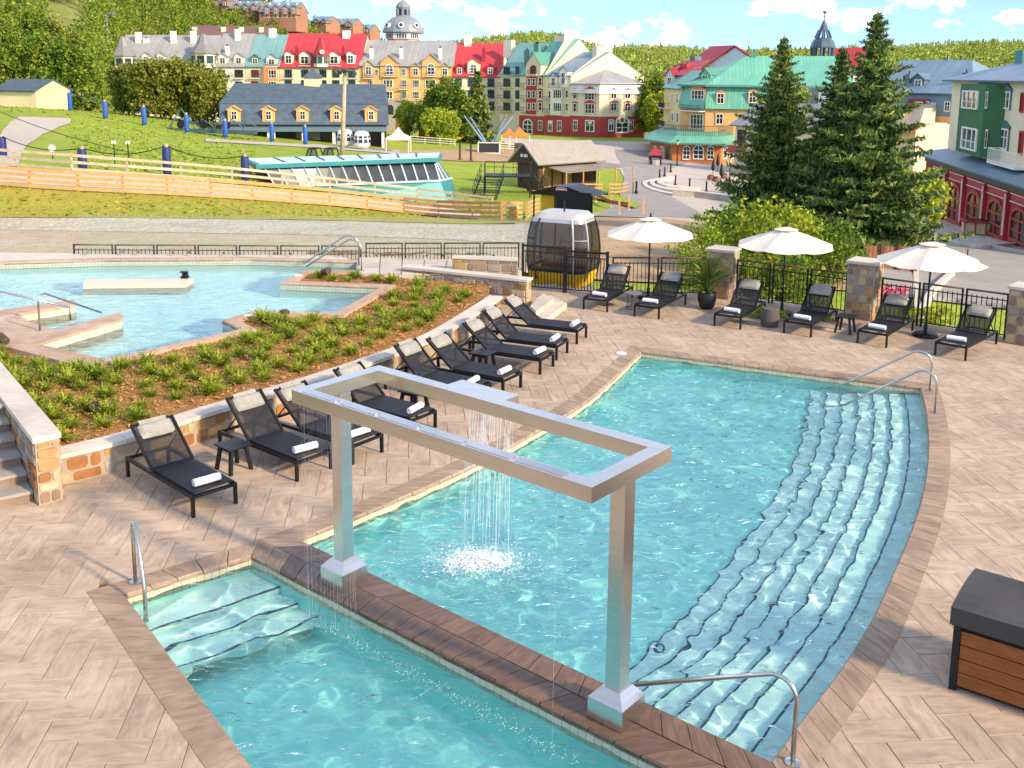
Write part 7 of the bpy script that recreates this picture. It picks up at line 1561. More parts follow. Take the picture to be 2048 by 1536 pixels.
for k, x in enumerate((622, 655)):
    p = foot(x, 97); o = thing('mesh_hood', ['left', 'right'][k]+' dark mesh hood behind the glazed station roof', 'mesh guard', p, 'dark mesh hoods'); zt = gd(x, 298, 97).z; mb = MB()
    Q = [p+Vector((-.9, 0, 0)), p+Vector((.9, 0, 0)), p+Vector((1.1, 2, 0)), p+Vector((-.7, 2, 0))]; T_ = [Vector((p.x-.3, p.y+.2, zt)), Vector((p.x+.4, p.y+.2, zt)), Vector((p.x+.6, p.y+1.6, zt)), Vector((p.x-.2, p.y+1.6, zt))]
    for i in range(4): mb.tube([Q[i], T_[i]], .06, 5); mb.tube([T_[i], T_[(i+1) % 4]], .06, 5)
    mb.build('frame', IRON, o); mb = MB(); mb.quad(Q[0], Q[1], T_[1], T_[0]); mb.build('mesh_panel', MESHBK, o)

# ------------------------------------------------------------------ timber food hut with black stairs
FHU = facd(1079, 96, 1196, 101); FHG = facd(1024, 97.6, 1079, 96); zb = FHU.uv(1079, 376)[1]; ze = FHU.uv(1079, 327)[1]; zr = ze+1.75; dp = FHG.L
hut = thing('timber_hut', 'timber food hut with long grey roof beside the plaza', 'hut', FHU.P(0, zb)); body(hut, FHU, 0, FHU.L, zb-1.5, ze, dp, DARKW); 
mb = MB(); mb.slab(FHU.P(-.7, ze-.15, .7), FHU.P(FHU.L+.6, ze-.15, .7), FHU.P(FHU.L+.6, zr, -dp/2), FHU.P(-.7, zr, -dp/2), .15); mb.slab(FHU.P(FHU.L+.6, ze-.15, -dp-.7), FHU.P(-.7, ze-.15, -dp-.7), FHU.P(-.7, zr, -dp/2), FHU.P(FHU.L+.6, zr, -dp/2), .15); mb.build('roof', M('hut_shingle', '#9a948c', .9, var=.15, vs=2, bump=.3, bs=6), hut)
mb = MB(); mb.poly([FHG.P(0, ze-.02, .02), FHG.P(dp, ze-.02, .02), FHG.P(dp/2, zr-.1, .02)]); mb.build('gable_wall', DARKW, hut)
for k in range(5): 
    u = .5+k*(FHU.L-1)/5; mb = MB(); mb.hexa([FHU.P(x, z, oo) for z in (zb, ze-.3) for x, oo in ((u, .02), (u+(FHU.L-1)/5-.25, .02), (u+(FHU.L-1)/5-.25, .07), (u, .07))]); mb.build('shutter', PLYW if k < 3 else DARKW, hut)
zs = FHG.uv(1044, 311)[1]
for k, w_ in ((-.32, .12), (.12, .2)): mb = MB(); mb.hexa([FHG.P(dp/2+k+x, zs+z, oo) for z in (-.13, .15) for x, oo in ((-w_, .03), (w_, .03), (w_, .08), (-w_, .08))]); mb.build('sign_plate', WHITE, hut)
aw = []
mb = MB(); mb.slab(FHU.P(.8, ze-.75, 3.0), FHU.P(FHU.L+2.5, ze-.55, 3.0), FHU.P(FHU.L+1, ze-.35, .1), FHU.P(.8, ze-.35, .1), .06); mb.build('canvas_awning', M('awning_canvas', '#8d8478', .85, var=.2, vs=1), hut)
for u in (.9, 3.1, 5.2, 7.5, FHU.L+2.3): mb = MB(); q = FHU.P(u, 0, 2.9); mb.tube([Vector((q.x, q.y, gz(q.x, q.y)-.3)), Vector((q.x, q.y, ze-.6))], .07, 6); mb.build('awning_post', BOARD, hut)
dk = [FHU.P(.5, 0, 3.6), FHU.P(2.6, 0, 3.8), FHU.P(4.6, 0, 3.9)]
rail_fence('timber railing in front of the hut terrace', [Vector((q.x, q.y, gz(q.x, q.y))) for q in dk], 1.15, 3, .12, BOARD, 'terrace_railing', .1)
dk = [FHU.P(5.6, 0, 3.9), FHU.P(7.2, 0, 3.9), FHU.P(8.4, 0, 3.2), FHU.P(9.6, 0, 2.5)]; rail_fence('timber railing at the right end of the hut terrace', [Vector((q.x, q.y, gz(q.x, q.y))) for q in dk], 1.15, 3, .12, BOARD, 'terrace_railing', .1)
def stair(o, a, b, w, n, mat):                                        # flight from a (low) to b (high)
    a, b = Vector(a), Vector(b); d = b-a; s = Vector((d.y, -d.x, 0)).normalized()*w/2
    for q in (-1, 1): mb = MB(); mb.bar(a+s*q, b+s*q, .05, .26); mb.build('stringer', mat, o)
    for k in range(n):
        c = a+d*((k+.5)/n); mb = MB(); t = Vector((d.x, d.y, 0)).normalized()*.13; mb.hexa([c-s-t-Vector((0, 0, .03)), c+s-t-Vector((0, 0, .03)), c+s+t-Vector((0, 0, .03)), c-s+t-Vector((0, 0, .03)), c-s-t, c+s-t, c+s+t, c-s+t]); mb.build('tread', mat, o)
    for q in (-1, 1):
        mb = MB()
        for k in range(6): c = a+s*q+d*(k/5); mb.tube([c, c+Vector((0, 0, 1.05))], .025, 5)
        for hh in (.55, 1.05): mb.tube([a+s*q+Vector((0, 0, hh)), b+s*q+Vector((0, 0, hh))], .025, 5)
        mb.build('handrail', mat, o)
pt = [gd(982, 349, 89), gd(1018, 352, 88)]; ph = gd(1010, 348, 90); stp = thing('black_stairs', 'black steel platform with two stair flights before the hut gable', 'stairs', gt(972, 398)); lowL = gt(968, 398); zP = gd(1010, 350, 90).z
c0_ = Vector((gd(992, 350, 90).x, 90, zP)); stair(stp, lowL, c0_+Vector((-.3, -1.0, 0)), 2.0, 9, IRON)
mb = MB(); pq = [c0_+Vector((-1.0, -1.0, 0)), c0_+Vector((3.0, -1.2, 0)), c0_+Vector((3.2, 1.6, 0)), c0_+Vector((-1.0, 1.8, 0))]; mb.prism([(q.x, q.y) for q in pq], zP-.12, zP); mb.build('platform', IRON, stp)
for q in pq: mb = MB(); mb.tube([Vector((q.x, q.y, gz(q.x, q.y)-.4)), Vector((q.x, q.y, zP))], .06, 6); mb.build('support', IRON, stp)
mb = MB()
for i, j in ((1, 2), (2, 3), (3, 0)):
    for k in range(6): c = pq[i].lerp(pq[j], k/5); mb.tube([c, c+Vector((0, 0, 1.05))], .025, 5)
    for hh in (.55, 1.05): mb.tube([pq[i]+Vector((0, 0, hh)), pq[j]+Vector((0, 0, hh))], .025, 5)
mb.build('platform_railing', IRON, stp); lr = gt(1076, 384); stair(stp, lr, c0_+Vector((2.6, .2, 0)), 1.6, 9, IRON)
# ------------------------------------------------------------------ black food stall with red oval badge
FT_ = facd(1066, 62, 1186, 60); zg = gz(*FT_.P(1.5, 0)[:2]); stall = thing('food_stall', 'black roofed food stall with red oval badge and yellow panel', 'food stall', FT_.P(0, zg)); (ua, za), (ub, zb_) = FT_.uv(1062, 384), FT_.uv(1186, 387); um, zm = FT_.uv(1122, 373)
mb = MB(); 
for oo in (0, -2.2): mb.poly([FT_.P(ua, za-.12, oo), FT_.P(ub, za-.12, oo), FT_.P(ub, za, oo), FT_.P(um+.4, zm, oo), FT_.P(um-.4, zm, oo), FT_.P(ua, za, oo)])
pr_ = [FT_.P(ua, za, 0), FT_.P(um-.4, zm, 0), FT_.P(um+.4, zm, 0), FT_.P(ub, za, 0)]
for a, b in zip(pr_, pr_[1:]): mb.quad(a, b, b-FT_.n*2.2, a-FT_.n*2.2)
mb.build('roof', BLACKM, stall); (y0, zy0), (y1, zy1) = FT_.uv(1076, 413), FT_.uv(1112, 387); mb = MB(); mb.hexa([FT_.P(u, z, oo) for z in (zg-.3, zy1) for u, oo in ((y0, -.4), (y1, -.4), (y1, -.5), (y0, -.5))]); mb.build('yellow_panel', M('yellow_paint', '#e2b01c', .5), stall)
(y0, zy0), (y1, zy1) = FT_.uv(1114, 421), FT_.uv(1184, 386); mb = MB(); mb.hexa([FT_.P(u, z, oo) for z in (zg-.3, zy1) for u, oo in ((y0, .15), (y1, .15), (y1, .05), (y0, .05))]); mb.build('black_screen', M('screen_black', '#141518', .6, bump=.2, bs=20), stall)
ou, oz = FT_.uv(1123, 379); mb = MB(); el = lambda k, o_: [FT_.P(ou+.34*k*math.cos(R(a)), oz+.13*k*math.sin(R(a)), o_) for a in range(0, 360, 15)]; mb.poly(el(1.15, .02)); bd = mb.build('badge_border', WHITE, stall); mb = MB(); mb.poly(el(1.0, .03)); mb.build('badge', DKTRIM['r'], bd); mb = MB(); mb.hexa([FT_.P(u, z, oo) for z in (oz-.03, oz+.04) for u, oo in ((ou-.25, .035), (ou+.25, .035), (ou+.25, .033), (ou-.25, .033))]); mb.build('badge_band', WHITE, bd)
for x in (1068, 1110, 1184): u, _ = FT_.uv(x, 400); mb = MB(); mb.tube([FT_.P(u, zg-.3, 0), FT_.P(u, za-.1, 0)], .05, 6); mb.build('stall_post', BLACKM, stall)
p = gt(1028, 400); p = Vector((gd(1027, 400, 66).x, 66, gz(gd(1027, 400, 66).x, 66))); 
o = thing('yellow_machine', 'small yellow and white machine left of the food stall', 'machine', p); mb = MB(); mb.box((-.3, -.25, 0), (.3, .25, .8), Matrix.Translation(p)); mb.build('housing', MATS['yellow_paint'], o); mb = MB(); mb.box((-.35, -.3, .8), (.35, .3, .95), Matrix.Translation(p)); mb.build('lid', WHITE, o)
p = gp(1035, 436, -1.6); mb = MB(); a = gt(1010, 438), gt(1062, 436), gt(1055, 431), gt(1012, 432); mb.hexa([Vector((q.x, q.y, q.z+zz)) for zz in (.02, .12) for q in a]); o = tag(mb.build('green_mat', M('green_turf_mat', '#3fae4d', .9)), 'bright green turf mat at the end of the timber fence', 'mat')
# ------------------------------------------------------------------ gondola cabin
gc = gd(1126, 560, 31.6); gcz = -.35; go = thing('gondola_cabin', 'yellow and silver gondola cabin with tinted windows behind the gate', 'gondola', (gc.x, gc.y, gcz)); GA = R(-24)
GLS = glassmat('tinted_cabin_glass', '#3a322c', .66, .04); GSH = M('cabin_silver', '#b9b7b6', .3, .5, var=.04); GYL = M('cabin_yellow', '#eeb21c', .4, var=.05); GBK = M('cabin_rubber', '#2b2b2d', .6)
def ringp(f, k=1.0, n=40):                                            # rounded plan at height share f
    s = np.interp(f, [0, .08, .3, .55, .8, .93, 1.0], [.80, .90, 1.0, 1.0, .93, .82, .66])*k; out = []
    for i in range(n):
        t = 2*math.pi*(i+.5)/n; c, q = math.cos(t), math.sin(t); x = math.copysign(abs(c)**.32, c)*1.02*s; y = math.copysign(abs(q)**.32, q)*.86*s; v = Matrix.Rotation(GA, 3, 'Z') @ Vector((x, y, 0)); out.append(Vector((gc.x+v.x, gc.y+v.y, gcz+.12+2.3*f)))
    return out
def band(f0, f1, name, mat, root, steps=4, k=1.0, sel=None):
    mb = MB(); rs = [ringp(f0+(f1-f0)*j/steps, k) for j in range(steps+1)]; n = 40
    for j in range(steps):
        for i in range(n):
            if sel and not sel(i): continue
            mb.quad(rs[j][i], rs[j][(i+1) % n], rs[j+1][(i+1) % n], rs[j+1][i])
    return mb.build(name, mat, root, True)
band(0, .21, 'lower_shell', GYL, go); band(.21, .25, 'belt_rail', GBK, go, 1, 1.006); band(.25, .88, 'window_band', GLS, go, 6); band(.88, .93, 'top_rail', GSH, go, 1, 1.004)
mb = MB(); r0 = ringp(.93); 
for f0, f1 in ((.93, .97), (.97, 1.0)):
    a, b_ = ringp(f0), ringp(f1)
    for i in range(40): mb.quad(a[i], a[(i+1) % 40], b_[(i+1) % 40], b_[i])
mb.poly(ringp(1.0)); mb.build('roof', M('cabin_roof', '#b5b3b2', .4), go, True)
for i in (1, 8, 11, 18, 21, 28, 31, 38): mb = MB(); mb.tube([ringp(f, 1.008)[i] for f in np.linspace(.1, .93, 9)], .032, 6); mb.build('window_pillar', GSH if i in (31, 38) else GBK, go)
for i0, i1 in ((31, 38), (21, 28)):
    mb = MB()
    for f in (.66,): mb.tube([ringp(f, 1.008)[i % 40] for i in range(i0, i1+1)], .022, 5)
    mb.build('vent_bar', GBK if i0 == 21 else GSH, go)
mb = MB(); mb.poly(ringp(.02, .98)); mb.build('floor', GBK, go)
bm_ = Matrix.Translation((gc.x, gc.y, gcz)) @ Matrix.Rotation(GA, 4, 'Z')
for s in (-1, 1): mb = MB(); mb.box((-.8, s*.62-.18, .62), (.8, s*.62+.18, .70), bm_); mb.build('bench', PLYW, go); 
mb = MB(); mb.box((-.9, .74, .85), (.9, .78, 1.15), bm_); mb.build('bench_back', PLYW, go)
mb = MB(); mb.tube([bm_ @ Vector((0, 0, 2.42)), bm_ @ Vector((0, 0, 2.75))], .03, 6); mb.build('hanger_stub', IRON, go); mb = MB(); mb.box((-.7, -.6, 0), (.7, .6, .12), bm_); mb.build('cradle', IRON, go)

# ------------------------------------------------------------------ plaza furniture
def tent(px, D, w, h, label, mat):
    p = foot(px, D); o = thing('canopy_tent', label, 'tent', p); mb = MB(); q = [p+Vector((a*w, b*w, h*.6)) for a, b in ((-1, -1), (1, -1), (1, 1), (-1, 1))]; t = p+Vector((0, 0, h))
    for k in range(4):
        a, b = q[k], q[(k+1) % 4]; m1, m2 = a.lerp(t, .55)-Vector((0, 0, h*.09)), b.lerp(t, .55)-Vector((0, 0, h*.09)); mb.quad(a, b, m2, m1); mb.poly([m1, m2, t]); mb.quad(a-Vector((0, 0, .3)), b-Vector((0, 0, .3)), b, a)
    mb.build('canopy', mat, o)
    for v in q: mb = MB(); mb.tube([Vector((v.x, v.y, p.z)), v], .05, 6); mb.build('leg', WHITE, o)
tent(797, 137, 1.5, 3.4, 'white pointed canopy tent right of the barn', WHITE); tent(1039, 175, 1.7, 3.4, 'orange canopy tent before the red shopfront', M('orange_canvas', '#e8823c', .8)); tent(1018, 182, 1.3, 2.9, 'smaller orange canopy tent left of the other one', MATS['orange_canvas'])
# bungee trampoline
p = foot(978, 148); o = thing('bungee_trampoline', 'bungee trampoline with four splayed poles and dark net box', 'trampoline', p); zt = gd(978, 284, 148).z; w = 21*148/FPX
for a, x, y in ((-1, 928, 231), (-.6, 941, 234), (.6, 1026, 233), (1, 1013, 229)): e = gd(x, y, 148+(1 if abs(a) < 1 else -1)); mb = MB(); mb.tube([Vector((p.x+a*w*.55, p.y, zt)), e], [.16, .08], 6); mb.build('pole', M('pole_blue', '#8fa9c4', .4, .3), o)
for a, x, y in ((-1, 928, 231), (1, 1013, 229)): mb = MB(); e = gd(x, y, 147); mb.tube([e, Vector((p.x, p.y, zt+.5))], .03, 4); mb.build('elastic', IRON, o)
mb = MB(); mb.hexa([Vector((p.x+a*w, p.y+b*w, z)) for z in (p.z, zt) for a, b in ((-.95, -.95), (.95, -.95), (.95, .95), (-.95, .95))]); mb.build('net_box', M('dark_net', '#34363a', .9), o)
for a, b in ((-1, -1), (1, -1), (1, 1), (-1, 1)): mb = MB(); mb.tube([Vector((p.x+a*w, p.y+b*w, p.z)), Vector((p.x+a*w, p.y+b*w, zt+.1))], .08, 6); mb.build('corner_post', WHITE, o)
mb = MB()
for z in (p.z+.1, zt): mb.bar(Vector((p.x-w, p.y-w-.05, z)), Vector((p.x+w, p.y-w-.05, z)), .1, .12)
mb.build('frame_bar', WHITE, o)
# timber arch signs and benches on the yard
def arch_sign(px, D, w, h, label):
    p = foot(px, D); o = thing('timber_sign', label, 'sign', p, 'brown timber yard signs')
    for s in (-1, 1): mb = MB(); mb.box((s*w-.1, -.1, 0), (s*w+.1, .1, h), Matrix.Translation(p)); mb.build('post', DARKW, o)
    mb = MB(); mb.box((-w-.1, -.14, h-.75), (w+.1, -.101, h+.1), Matrix.Translation(p)); mb.build('board', DARKW, o)
arch_sign(1046, 140, 1.1, 2.2, 'brown timber arch sign left of the hut roof'); 
for k, x in enumerate((1098, 1131)): p = foot(x, 135); o = thing('timber_bench', ['left', 'right'][k]+' brown high-backed bench behind the hut roof', 'bench', p, 'brown benches behind the hut'); mb = MB(); mb.box((-.9, .2, .5), (.9, .3, 1.25), Matrix.Translation(p)); mb.build('backrest', DARKW, o); mb = MB(); mb.box((-.9, -.3, .42), (.9, .2, .5), Matrix.Translation(p)); mb.build('seat', DARKW, o); mb = MB(); mb.box((-.85, -.25, 0), (-.75, .25, .42), Matrix.Translation(p)); mb.build('leg', DARKW, o); mb = MB(); mb.box((.75, -.25, 0), (.85, .25, .42), Matrix.Translation(p)); mb.build('leg', DARKW, o)
for k, x in enumerate((920, 942)): p = foot(x, 128); o = thing('timber_post', ['left', 'right'][k]+' bare brown post before the trampoline', 'post', p, 'bare yard posts'); mb = MB(); mb.tube([p, p+Vector((0, 0, 2.2))], .14, 8); mb.build('shaft', DARKW, o); mb = MB(); mb.tube([p, p+Vector((0, 0, .2))], .3, 8); mb.build('foot', DARKW, o)
yb = [foot(x, 158) for x in (820, 850, 880, 910)]; rail_fence('white yard barrier fence right of the barn', yb, 1.1, 3, .07, WHITE, 'yard_barrier', .07)
yb = [foot(x, 156) for x in (1000, 1018, 1036)]; rail_fence('white yard barrier fence right of the trampoline', yb, 1.1, 3, .07, WHITE, 'yard_barrier', .07)
p = foot(905, 190); 
for k, (x, w_, z0_, z1_, c, nm) in enumerate(((888, 1.5, 1.2, 2.8, '#c23a34', 'red'), (905, 1.6, .3, 2.9, '#d9d6cf', 'white'), (921, 1.2, 0.1, 1.7, '#e8c12a', 'yellow'))): p = foot(x, 186-k); o = thing('advert_banner', f'{nm} advert banner panel behind the trampoline yard', 'banner', p, 'advert banners'); mb = MB(); mb.box((-w_, 0, z0_), (w_, .06, z1_), Matrix.Translation(p)); mb.build('panel', M('banner_'+nm, c, .6, var=.3, vs=.8), o); mb = MB(); mb.box((-w_-.06, 0, 0), (-w_, .06, z1_), Matrix.Translation(p)); mb.build('banner_post', IRON, o); mb = MB(); mb.box((w_, 0, 0), (w_+.06, .06, z1_), Matrix.Translation(p)); mb.build('banner_post', IRON, o)
p = foot(840, 178); o = thing('ochre_gatehouse', 'small ochre gatehouse with blue gable roof right of the barn', 'hut', p)
for k, x in enumerate((800, 846)): f = facd(x-12, 180, x+12, 179); (u0, ze_), (u1, _) = f.uv(x-9, 234), f.uv(x+9, 234); zr_ = f.uv(x, 222)[1]; mb = MB(); um = (u0+u1)/2; mb.hexa([f.P(u, z, oo) for z in (p.z-1, ze_) for u, oo in ((u0, 0), (u1, 0), (u1, -2), (u0, -2))]); mb.poly([f.P(u0, ze_, .01), f.P(u1, ze_, .01), f.P(um, zr_, .01)]); mb.build('gate_pier', wmat('ochre_wall', '#d9a048'), o); mb = MB(); mb.slab(f.P(u0-.4, ze_-.25, -2.4), f.P(u0-.4, ze_-.25, .4), f.P(um, zr_+.1, .4), f.P(um, zr_+.1, -2.4), .12); mb.slab(f.P(u1+.4, ze_-.25, .4), f.P(u1+.4, ze_-.25, -2.4), f.P(um, zr_+.1, -2.4), f.P(um, zr_+.1, .4), .12); mb.build('pier_roof', RBLUE, o)
f = facd(806, 180, 846, 180); (u0, z0_), (u1, _) = f.uv(810, 243), f.uv(842, 243); mb = MB(); mb.bar(f.P(u0, z0_, 0), f.P(u1, z0_, 0), .5, .5); mb.build('gate_beam', DARKW, o)
# red roofed kiosk
p = foot(1311, 152); o = thing('red_kiosk', 'small open kiosk with red pyramid roof on the plaza', 'kiosk', p); zt = gd(1311, 310, 152).z; ztp = gd(1311, 295, 152).z; w = 10*152/FPX
for a, b in ((-1, -1), (1, -1), (1, 1), (-1, 1)): mb = MB(); mb.tube([p+Vector((a*w, b*w, 0)), Vector((p.x+a*w, p.y+b*w, zt))], .12, 8); mb.build('column', IRON, o)
mb = MB(); mb.cone(p, w*2.0, .05, zt, ztp, 4, ph=R(45)); mb.build('roof', RRED, o); mb = MB(); mb.cone(p, w*1.7, w*1.7, zt-.35, zt-.001, 4, ph=R(45)); mb.build('fascia', IRON, o); mb = MB(); mb.lathe(p, [(1.0, 0), (1.0, .8), (.9, .85)], 12); mb.build('stone_basin', M('plaza_stone', '#a9a39a', .9, var=.2, vs=2), o)
def lamp(px, D, pyt, label):
    p = foot(px, D); zt = gd(px, pyt, D).z; o = thing('street_lamp', label, 'street lamp', p, 'plaza street lamps'); mb = MB(); mb.tube([p, p+Vector((0, 0, .6)), Vector((p.x, p.y, zt-.6))], [.14, .09, .06], 8); mb.build('post', IRON, o); mb = MB(); mb.lathe(Vector((p.x, p.y, zt-.6)), [(.1, 0), (.2, .45), (.05, .6)], 8); mb.build('lantern', M('lantern_glass', '#c9cbb8', .3), o); mb = MB(); mb.lathe(Vector((p.x, p.y, zt-.02)), [(.26, 0), (.06, .2), (.02, .35)], 8); mb.build('lantern_cap', IRON, o)
lamp(1355, 158, 282, 'black street lamp beside the red kiosk'); lamp(1462, 120, 316, 'black street lamp left of the spruces')
def closed_parasol(px, D, label):
    p = foot(px, D); o = thing('closed_parasol', label, 'parasol', p, 'closed black parasols on the plaza'); mb = MB(); mb.tube([p, p+Vector((0, 0, 2.6))], .04, 6); mb.build('pole', IRON, o); mb = MB(); mb.lathe(p+Vector((0, 0, .9)), [(.1, 0), (.3, .3), (.22, .9), (.1, 1.6), (.03, 1.85)], 8); mb.build('furled_canopy', BLACKM, o); mb = MB(); mb.lathe(p, [(.4, 0), (.4, .12), (.1, .16)], 10); mb.build('base', IRON, o)
for k, (x, D) in enumerate(((1428, 138), (1437, 148), (1445, 131))): closed_parasol(x, D, ['left', 'middle, farthest', 'right, nearest'][k]+' closed black parasol on the plaza')
TUB = M('tub_wood', '#8a5a44', .85, var=.3, vs=3)
for k, (x, D) in enumerate(((1424, 134), (1434, 132), (1451, 137), (1456, 126))): p = foot(x, D); o = thing('barrel_planter', ['leftmost', 'second', 'third', 'rightmost'][k]+' low wooden tub near the closed parasols', 'planter', p, 'wooden tubs on the plaza'); mb = MB(); mb.lathe(p, [(.4, 0), (.5, .3), (.45, .6), (.38, .58)], 10); mb.build('tub', TUB, o); mb = MB(); mb.lathe(p+Vector((0, 0, .5)), [(.38, 0), (.3, .2), (.05, .25)], 8); mb.build('soil_mound', M('soil', '#4a4a3a', .95), o)
for k, (x, D) in enumerate(((1321, 128), (1331, 133), (1343, 140), (1353, 118), (1382, 114), (1416, 110), (1275, 100))): p = foot(x, D); o = thing('bollard', ['bollard nearest the kiosk', 'second bollard beside the kiosk', 'third bollard beside the kiosk', 'left of three bollards on the stepped edge', 'middle of three bollards on the stepped edge', 'right of three bollards on the stepped edge', 'lone thin bollard in the promenade'][k], 'bollard', p, 'black plaza bollards'); mb = MB(); mb.lathe(p, [(.2, 0), (.18, .25), (.1, .35), (.09, 1.1), (.14, 1.15), (.06, 1.3), (.02, 1.35)], 8); mb.build('shaft', IRON, o)
# curved plaza steps and low wall
PST = M('plaza_step_stone', '#cfc6ba', .85, var=.1, vs=1); cst = thing('plaza_steps', 'curved pale stone steps at the edge of the plaza', 'steps', gt(1320, 375))
for k in range(3):
    out = catmull([gt(x, y) for x, y in ((1330-k*-6, 357+k*2), (1290+k*14, 364+k*1), (1288+k*14, 374), (1310+k*12, 384-k*2), (1345+k*8, 391-k*4), (1385+k*4, 396-k*5))], 1.0); inn = [p+Vector((.55, .75, 0)) for p in out]; mb = MB()
    for i in range(len(out)-1): a, b, c, d = out[i], out[i+1], inn[i+1], inn[i]; mb.hexa([Vector((q.x, q.y, q.z+zz)) for zz in (-.2, .18+.16*k) for q in (a, b, c, d)])
    mb.build('step', PST, cst)
wl = [gt(x, y) for x, y in ((1345, 392), (1390, 396), (1440, 402), (1490, 410))]; o = thing('plaza_wall', 'low grey stone wall below the plaza', 'stone wall', wl[0])
for a, b in zip(wl, wl[1:]): mb = MB(); mb.bar(a+Vector((0, 0, .3)), b+Vector((0, 0, .3)), .4, .7); mb.build('wall_block', MATS['plaza_stone'], o); mb = MB(); mb.bar(a+Vector((0, 0, .69)), b+Vector((0, 0, .69)), .5, .08); mb.build('coping', PST, o)
# edge fence posts and planks between the lot and the grass strip
ribbon('grass_strip', [(1190, 392, 1190, 400), (1230, 393, 1225, 408), (1262, 404, 1255, 417), (1282, 412, 1270, 420)], GRASS, .2, 4, 4)
pp = [gt(x, y) for x, y in ((1188, 398), (1222, 416), (1256, 421))]; rail_fence('low brown plank edging beside the food stall', pp, .7, 1, .3, M('red_plank', '#a4644a', .8, var=.2), 'plank_edging', .1)
pp = [gt(x, y) for x, y in ((1286, 424), (1238, 436))]
for k, (x, y) in enumerate(((1191, 404), (1222, 416), (1257, 421), (1286, 428), (1238, 430))): p = gt(x, y); o = thing('stake_post', ['first', 'second', 'third', 'fourth', 'fifth'][k]+' thin timber stake right of the food stall', 'post', p, 'timber stakes by the lot'); mb = MB(); mb.box((-.07, -.07, -.2), (.07, .07, 1.2), Matrix.Translation(p)); mb.build('shaft', BOARD, o); mb = MB(); mb.cone(p, .14, .12, 0+p.z-.2, p.z+.12, 8); mb.build('footing', CONC, o)
# ------------------------------------------------------------------ beside the road
# timber planter tub before the arcade
p = gt(1978, 474); tub = thing('timber_tub', 'large red framed timber planter box before the arcade', 'planter', p); fx = Vector((.95, -.30, 0)); fy = Vector((.30, .95, 0)); T = Matrix(((fx.x, fy.x, 0, p.x), (fx.y, fy.y, 0, p.y), (0, 0, 1, p.z), (0, 0, 0, 1)))
for k in range(5): mb = MB(); mb.box((-1.9+k*.78, -.9, .3), (-1.9+k*.78+.68, -.82, 1.15), T); mb.build('panel', M('tub_panel', '#cdb98f', .8, var=.1), tub)
for k in range(2): mb = MB(); mb.box((-1.98, -.8+k*.8, .3), (-1.9, -.8+k*.8+.72, 1.15), T); mb.build('panel', MATS['tub_panel'], tub)
for k in range(6): mb = MB(); mb.box((-1.98+k*.78, -.97, 0), (-1.9+k*.78, -.83, 1.2), T); mb.build('post', DKTRIM['r'], tub)
mb = MB(); mb.box((-2.1, -1.05, 1.2), (2.1, 1.0, 1.32), T); mb.build('rim', DKTRIM['r'], tub); mb = MB(); mb.box((-1.8, -.8, 1.32), (1.8, .8, 1.36), T); mb.build('cover', BLACKM, tub); mb = MB(); mb.box((-1.85, -.81, .28), (1.95, .9, 1.19), T); mb.build('carcass', DARKW, tub)
ORG = M('orange_flag', '#f0663a', .7)
a, b = gd(1846, 478, 58), gd(1936, 498, 47); o = thing('flag_bunting', 'white cord hung with orange flags beside the road', 'bunting', a); mb = MB(); mb.tube([a.lerp(b, k/8)-Vector((0, 0, .4*4*(k/8)*(1-k/8))) for k in range(9)]+[b+Vector((0, 0, -1.2))], .015, 4); mb.build('cord', WHITE, o)
for k in range(1, 8): q = a.lerp(b, k/8)-Vector((0, 0, .4*4*(k/8)*(1-k/8))); mb = MB(); mb.poly([q+Vector((-.13, 0, 0)), q+Vector((.13, 0, 0)), q+Vector((.02, -.03, -.28))]); mb.build('flag', ORG, o)
for q in (a, b): mb = MB(); mb.tube([Vector((q.x, q.y, gz(q.x, q.y))), q], .03, 5); mb.build('stake', IRON, o)
def kerb(name, label, pts, w=.2, h=.15):
    P_ = [gt(x, y) for x, y in pts]; P_ = catmull(P_, .8); o = thing(name, label, 'kerb', P_[0], 'road kerbs'); mb = MB()
    for i in range(len(P_)-1):
        d = (P_[i+1]-P_[i]); s = Vector((d.y, -d.x, 0)).normalized()*w/2; a, b = P_[i], P_[i+1]; mb.hexa([v+Vector((0, 0, zz)) for zz in (-.1, h+.12) for v in (a-s, b-s, b+s, a+s)])
    mb.build('kerbstone', CONC, o)
kerb('kerb', 'pale kerb curving before the arcade', [(1800, 462), (1850, 470), (1900, 488), (1950, 498), (2010, 494), (2060, 490)]); kerb('kerb', 'pale kerb at the far right of the road', [(1985, 498), (2020, 505), (2060, 512)]); kerb('kerb', 'diagonal kerb beside the road behind the right fence', [(1905, 552), (1880, 575), (1858, 600), (1835, 630), (1822, 650)])
ribbon('sidewalk', [(1790, 432, 1880, 428), (1800, 455, 1920, 448), (1850, 468, 2000, 462), (1905, 486, 2050, 474), (1950, 496, 2070, 482)], PLAZA, .16, 5, 5)
fl = [gd(x, 520, 42) for x in (1728, 1762, 1796, 1830)]; fl = [Vector((q.x, 42, gd(1780, 528, 42).z)) for q in fl]; o = thing('timber_screen', 'brown plank screen between the spruces and the road', 'fence', fl[0])
for k in range(12): q = fl[0].lerp(fl[3], k/12); mb = MB(); mb.box((0, 0, -1.2), (fl[3].x/1-fl[0].x and (fl[3].x-fl[0].x)/12-.02, .04, .75), Matrix.Translation(q)); mb.build('plank', M('screen_plank', '#96644c', .85, var=.2, ovar=.12), o)
for q in fl: mb = MB(); mb.box((-.07, -.1, -1.3), (.07, -.01, .85), Matrix.Translation(q)); mb.build('post', DARKW, o)
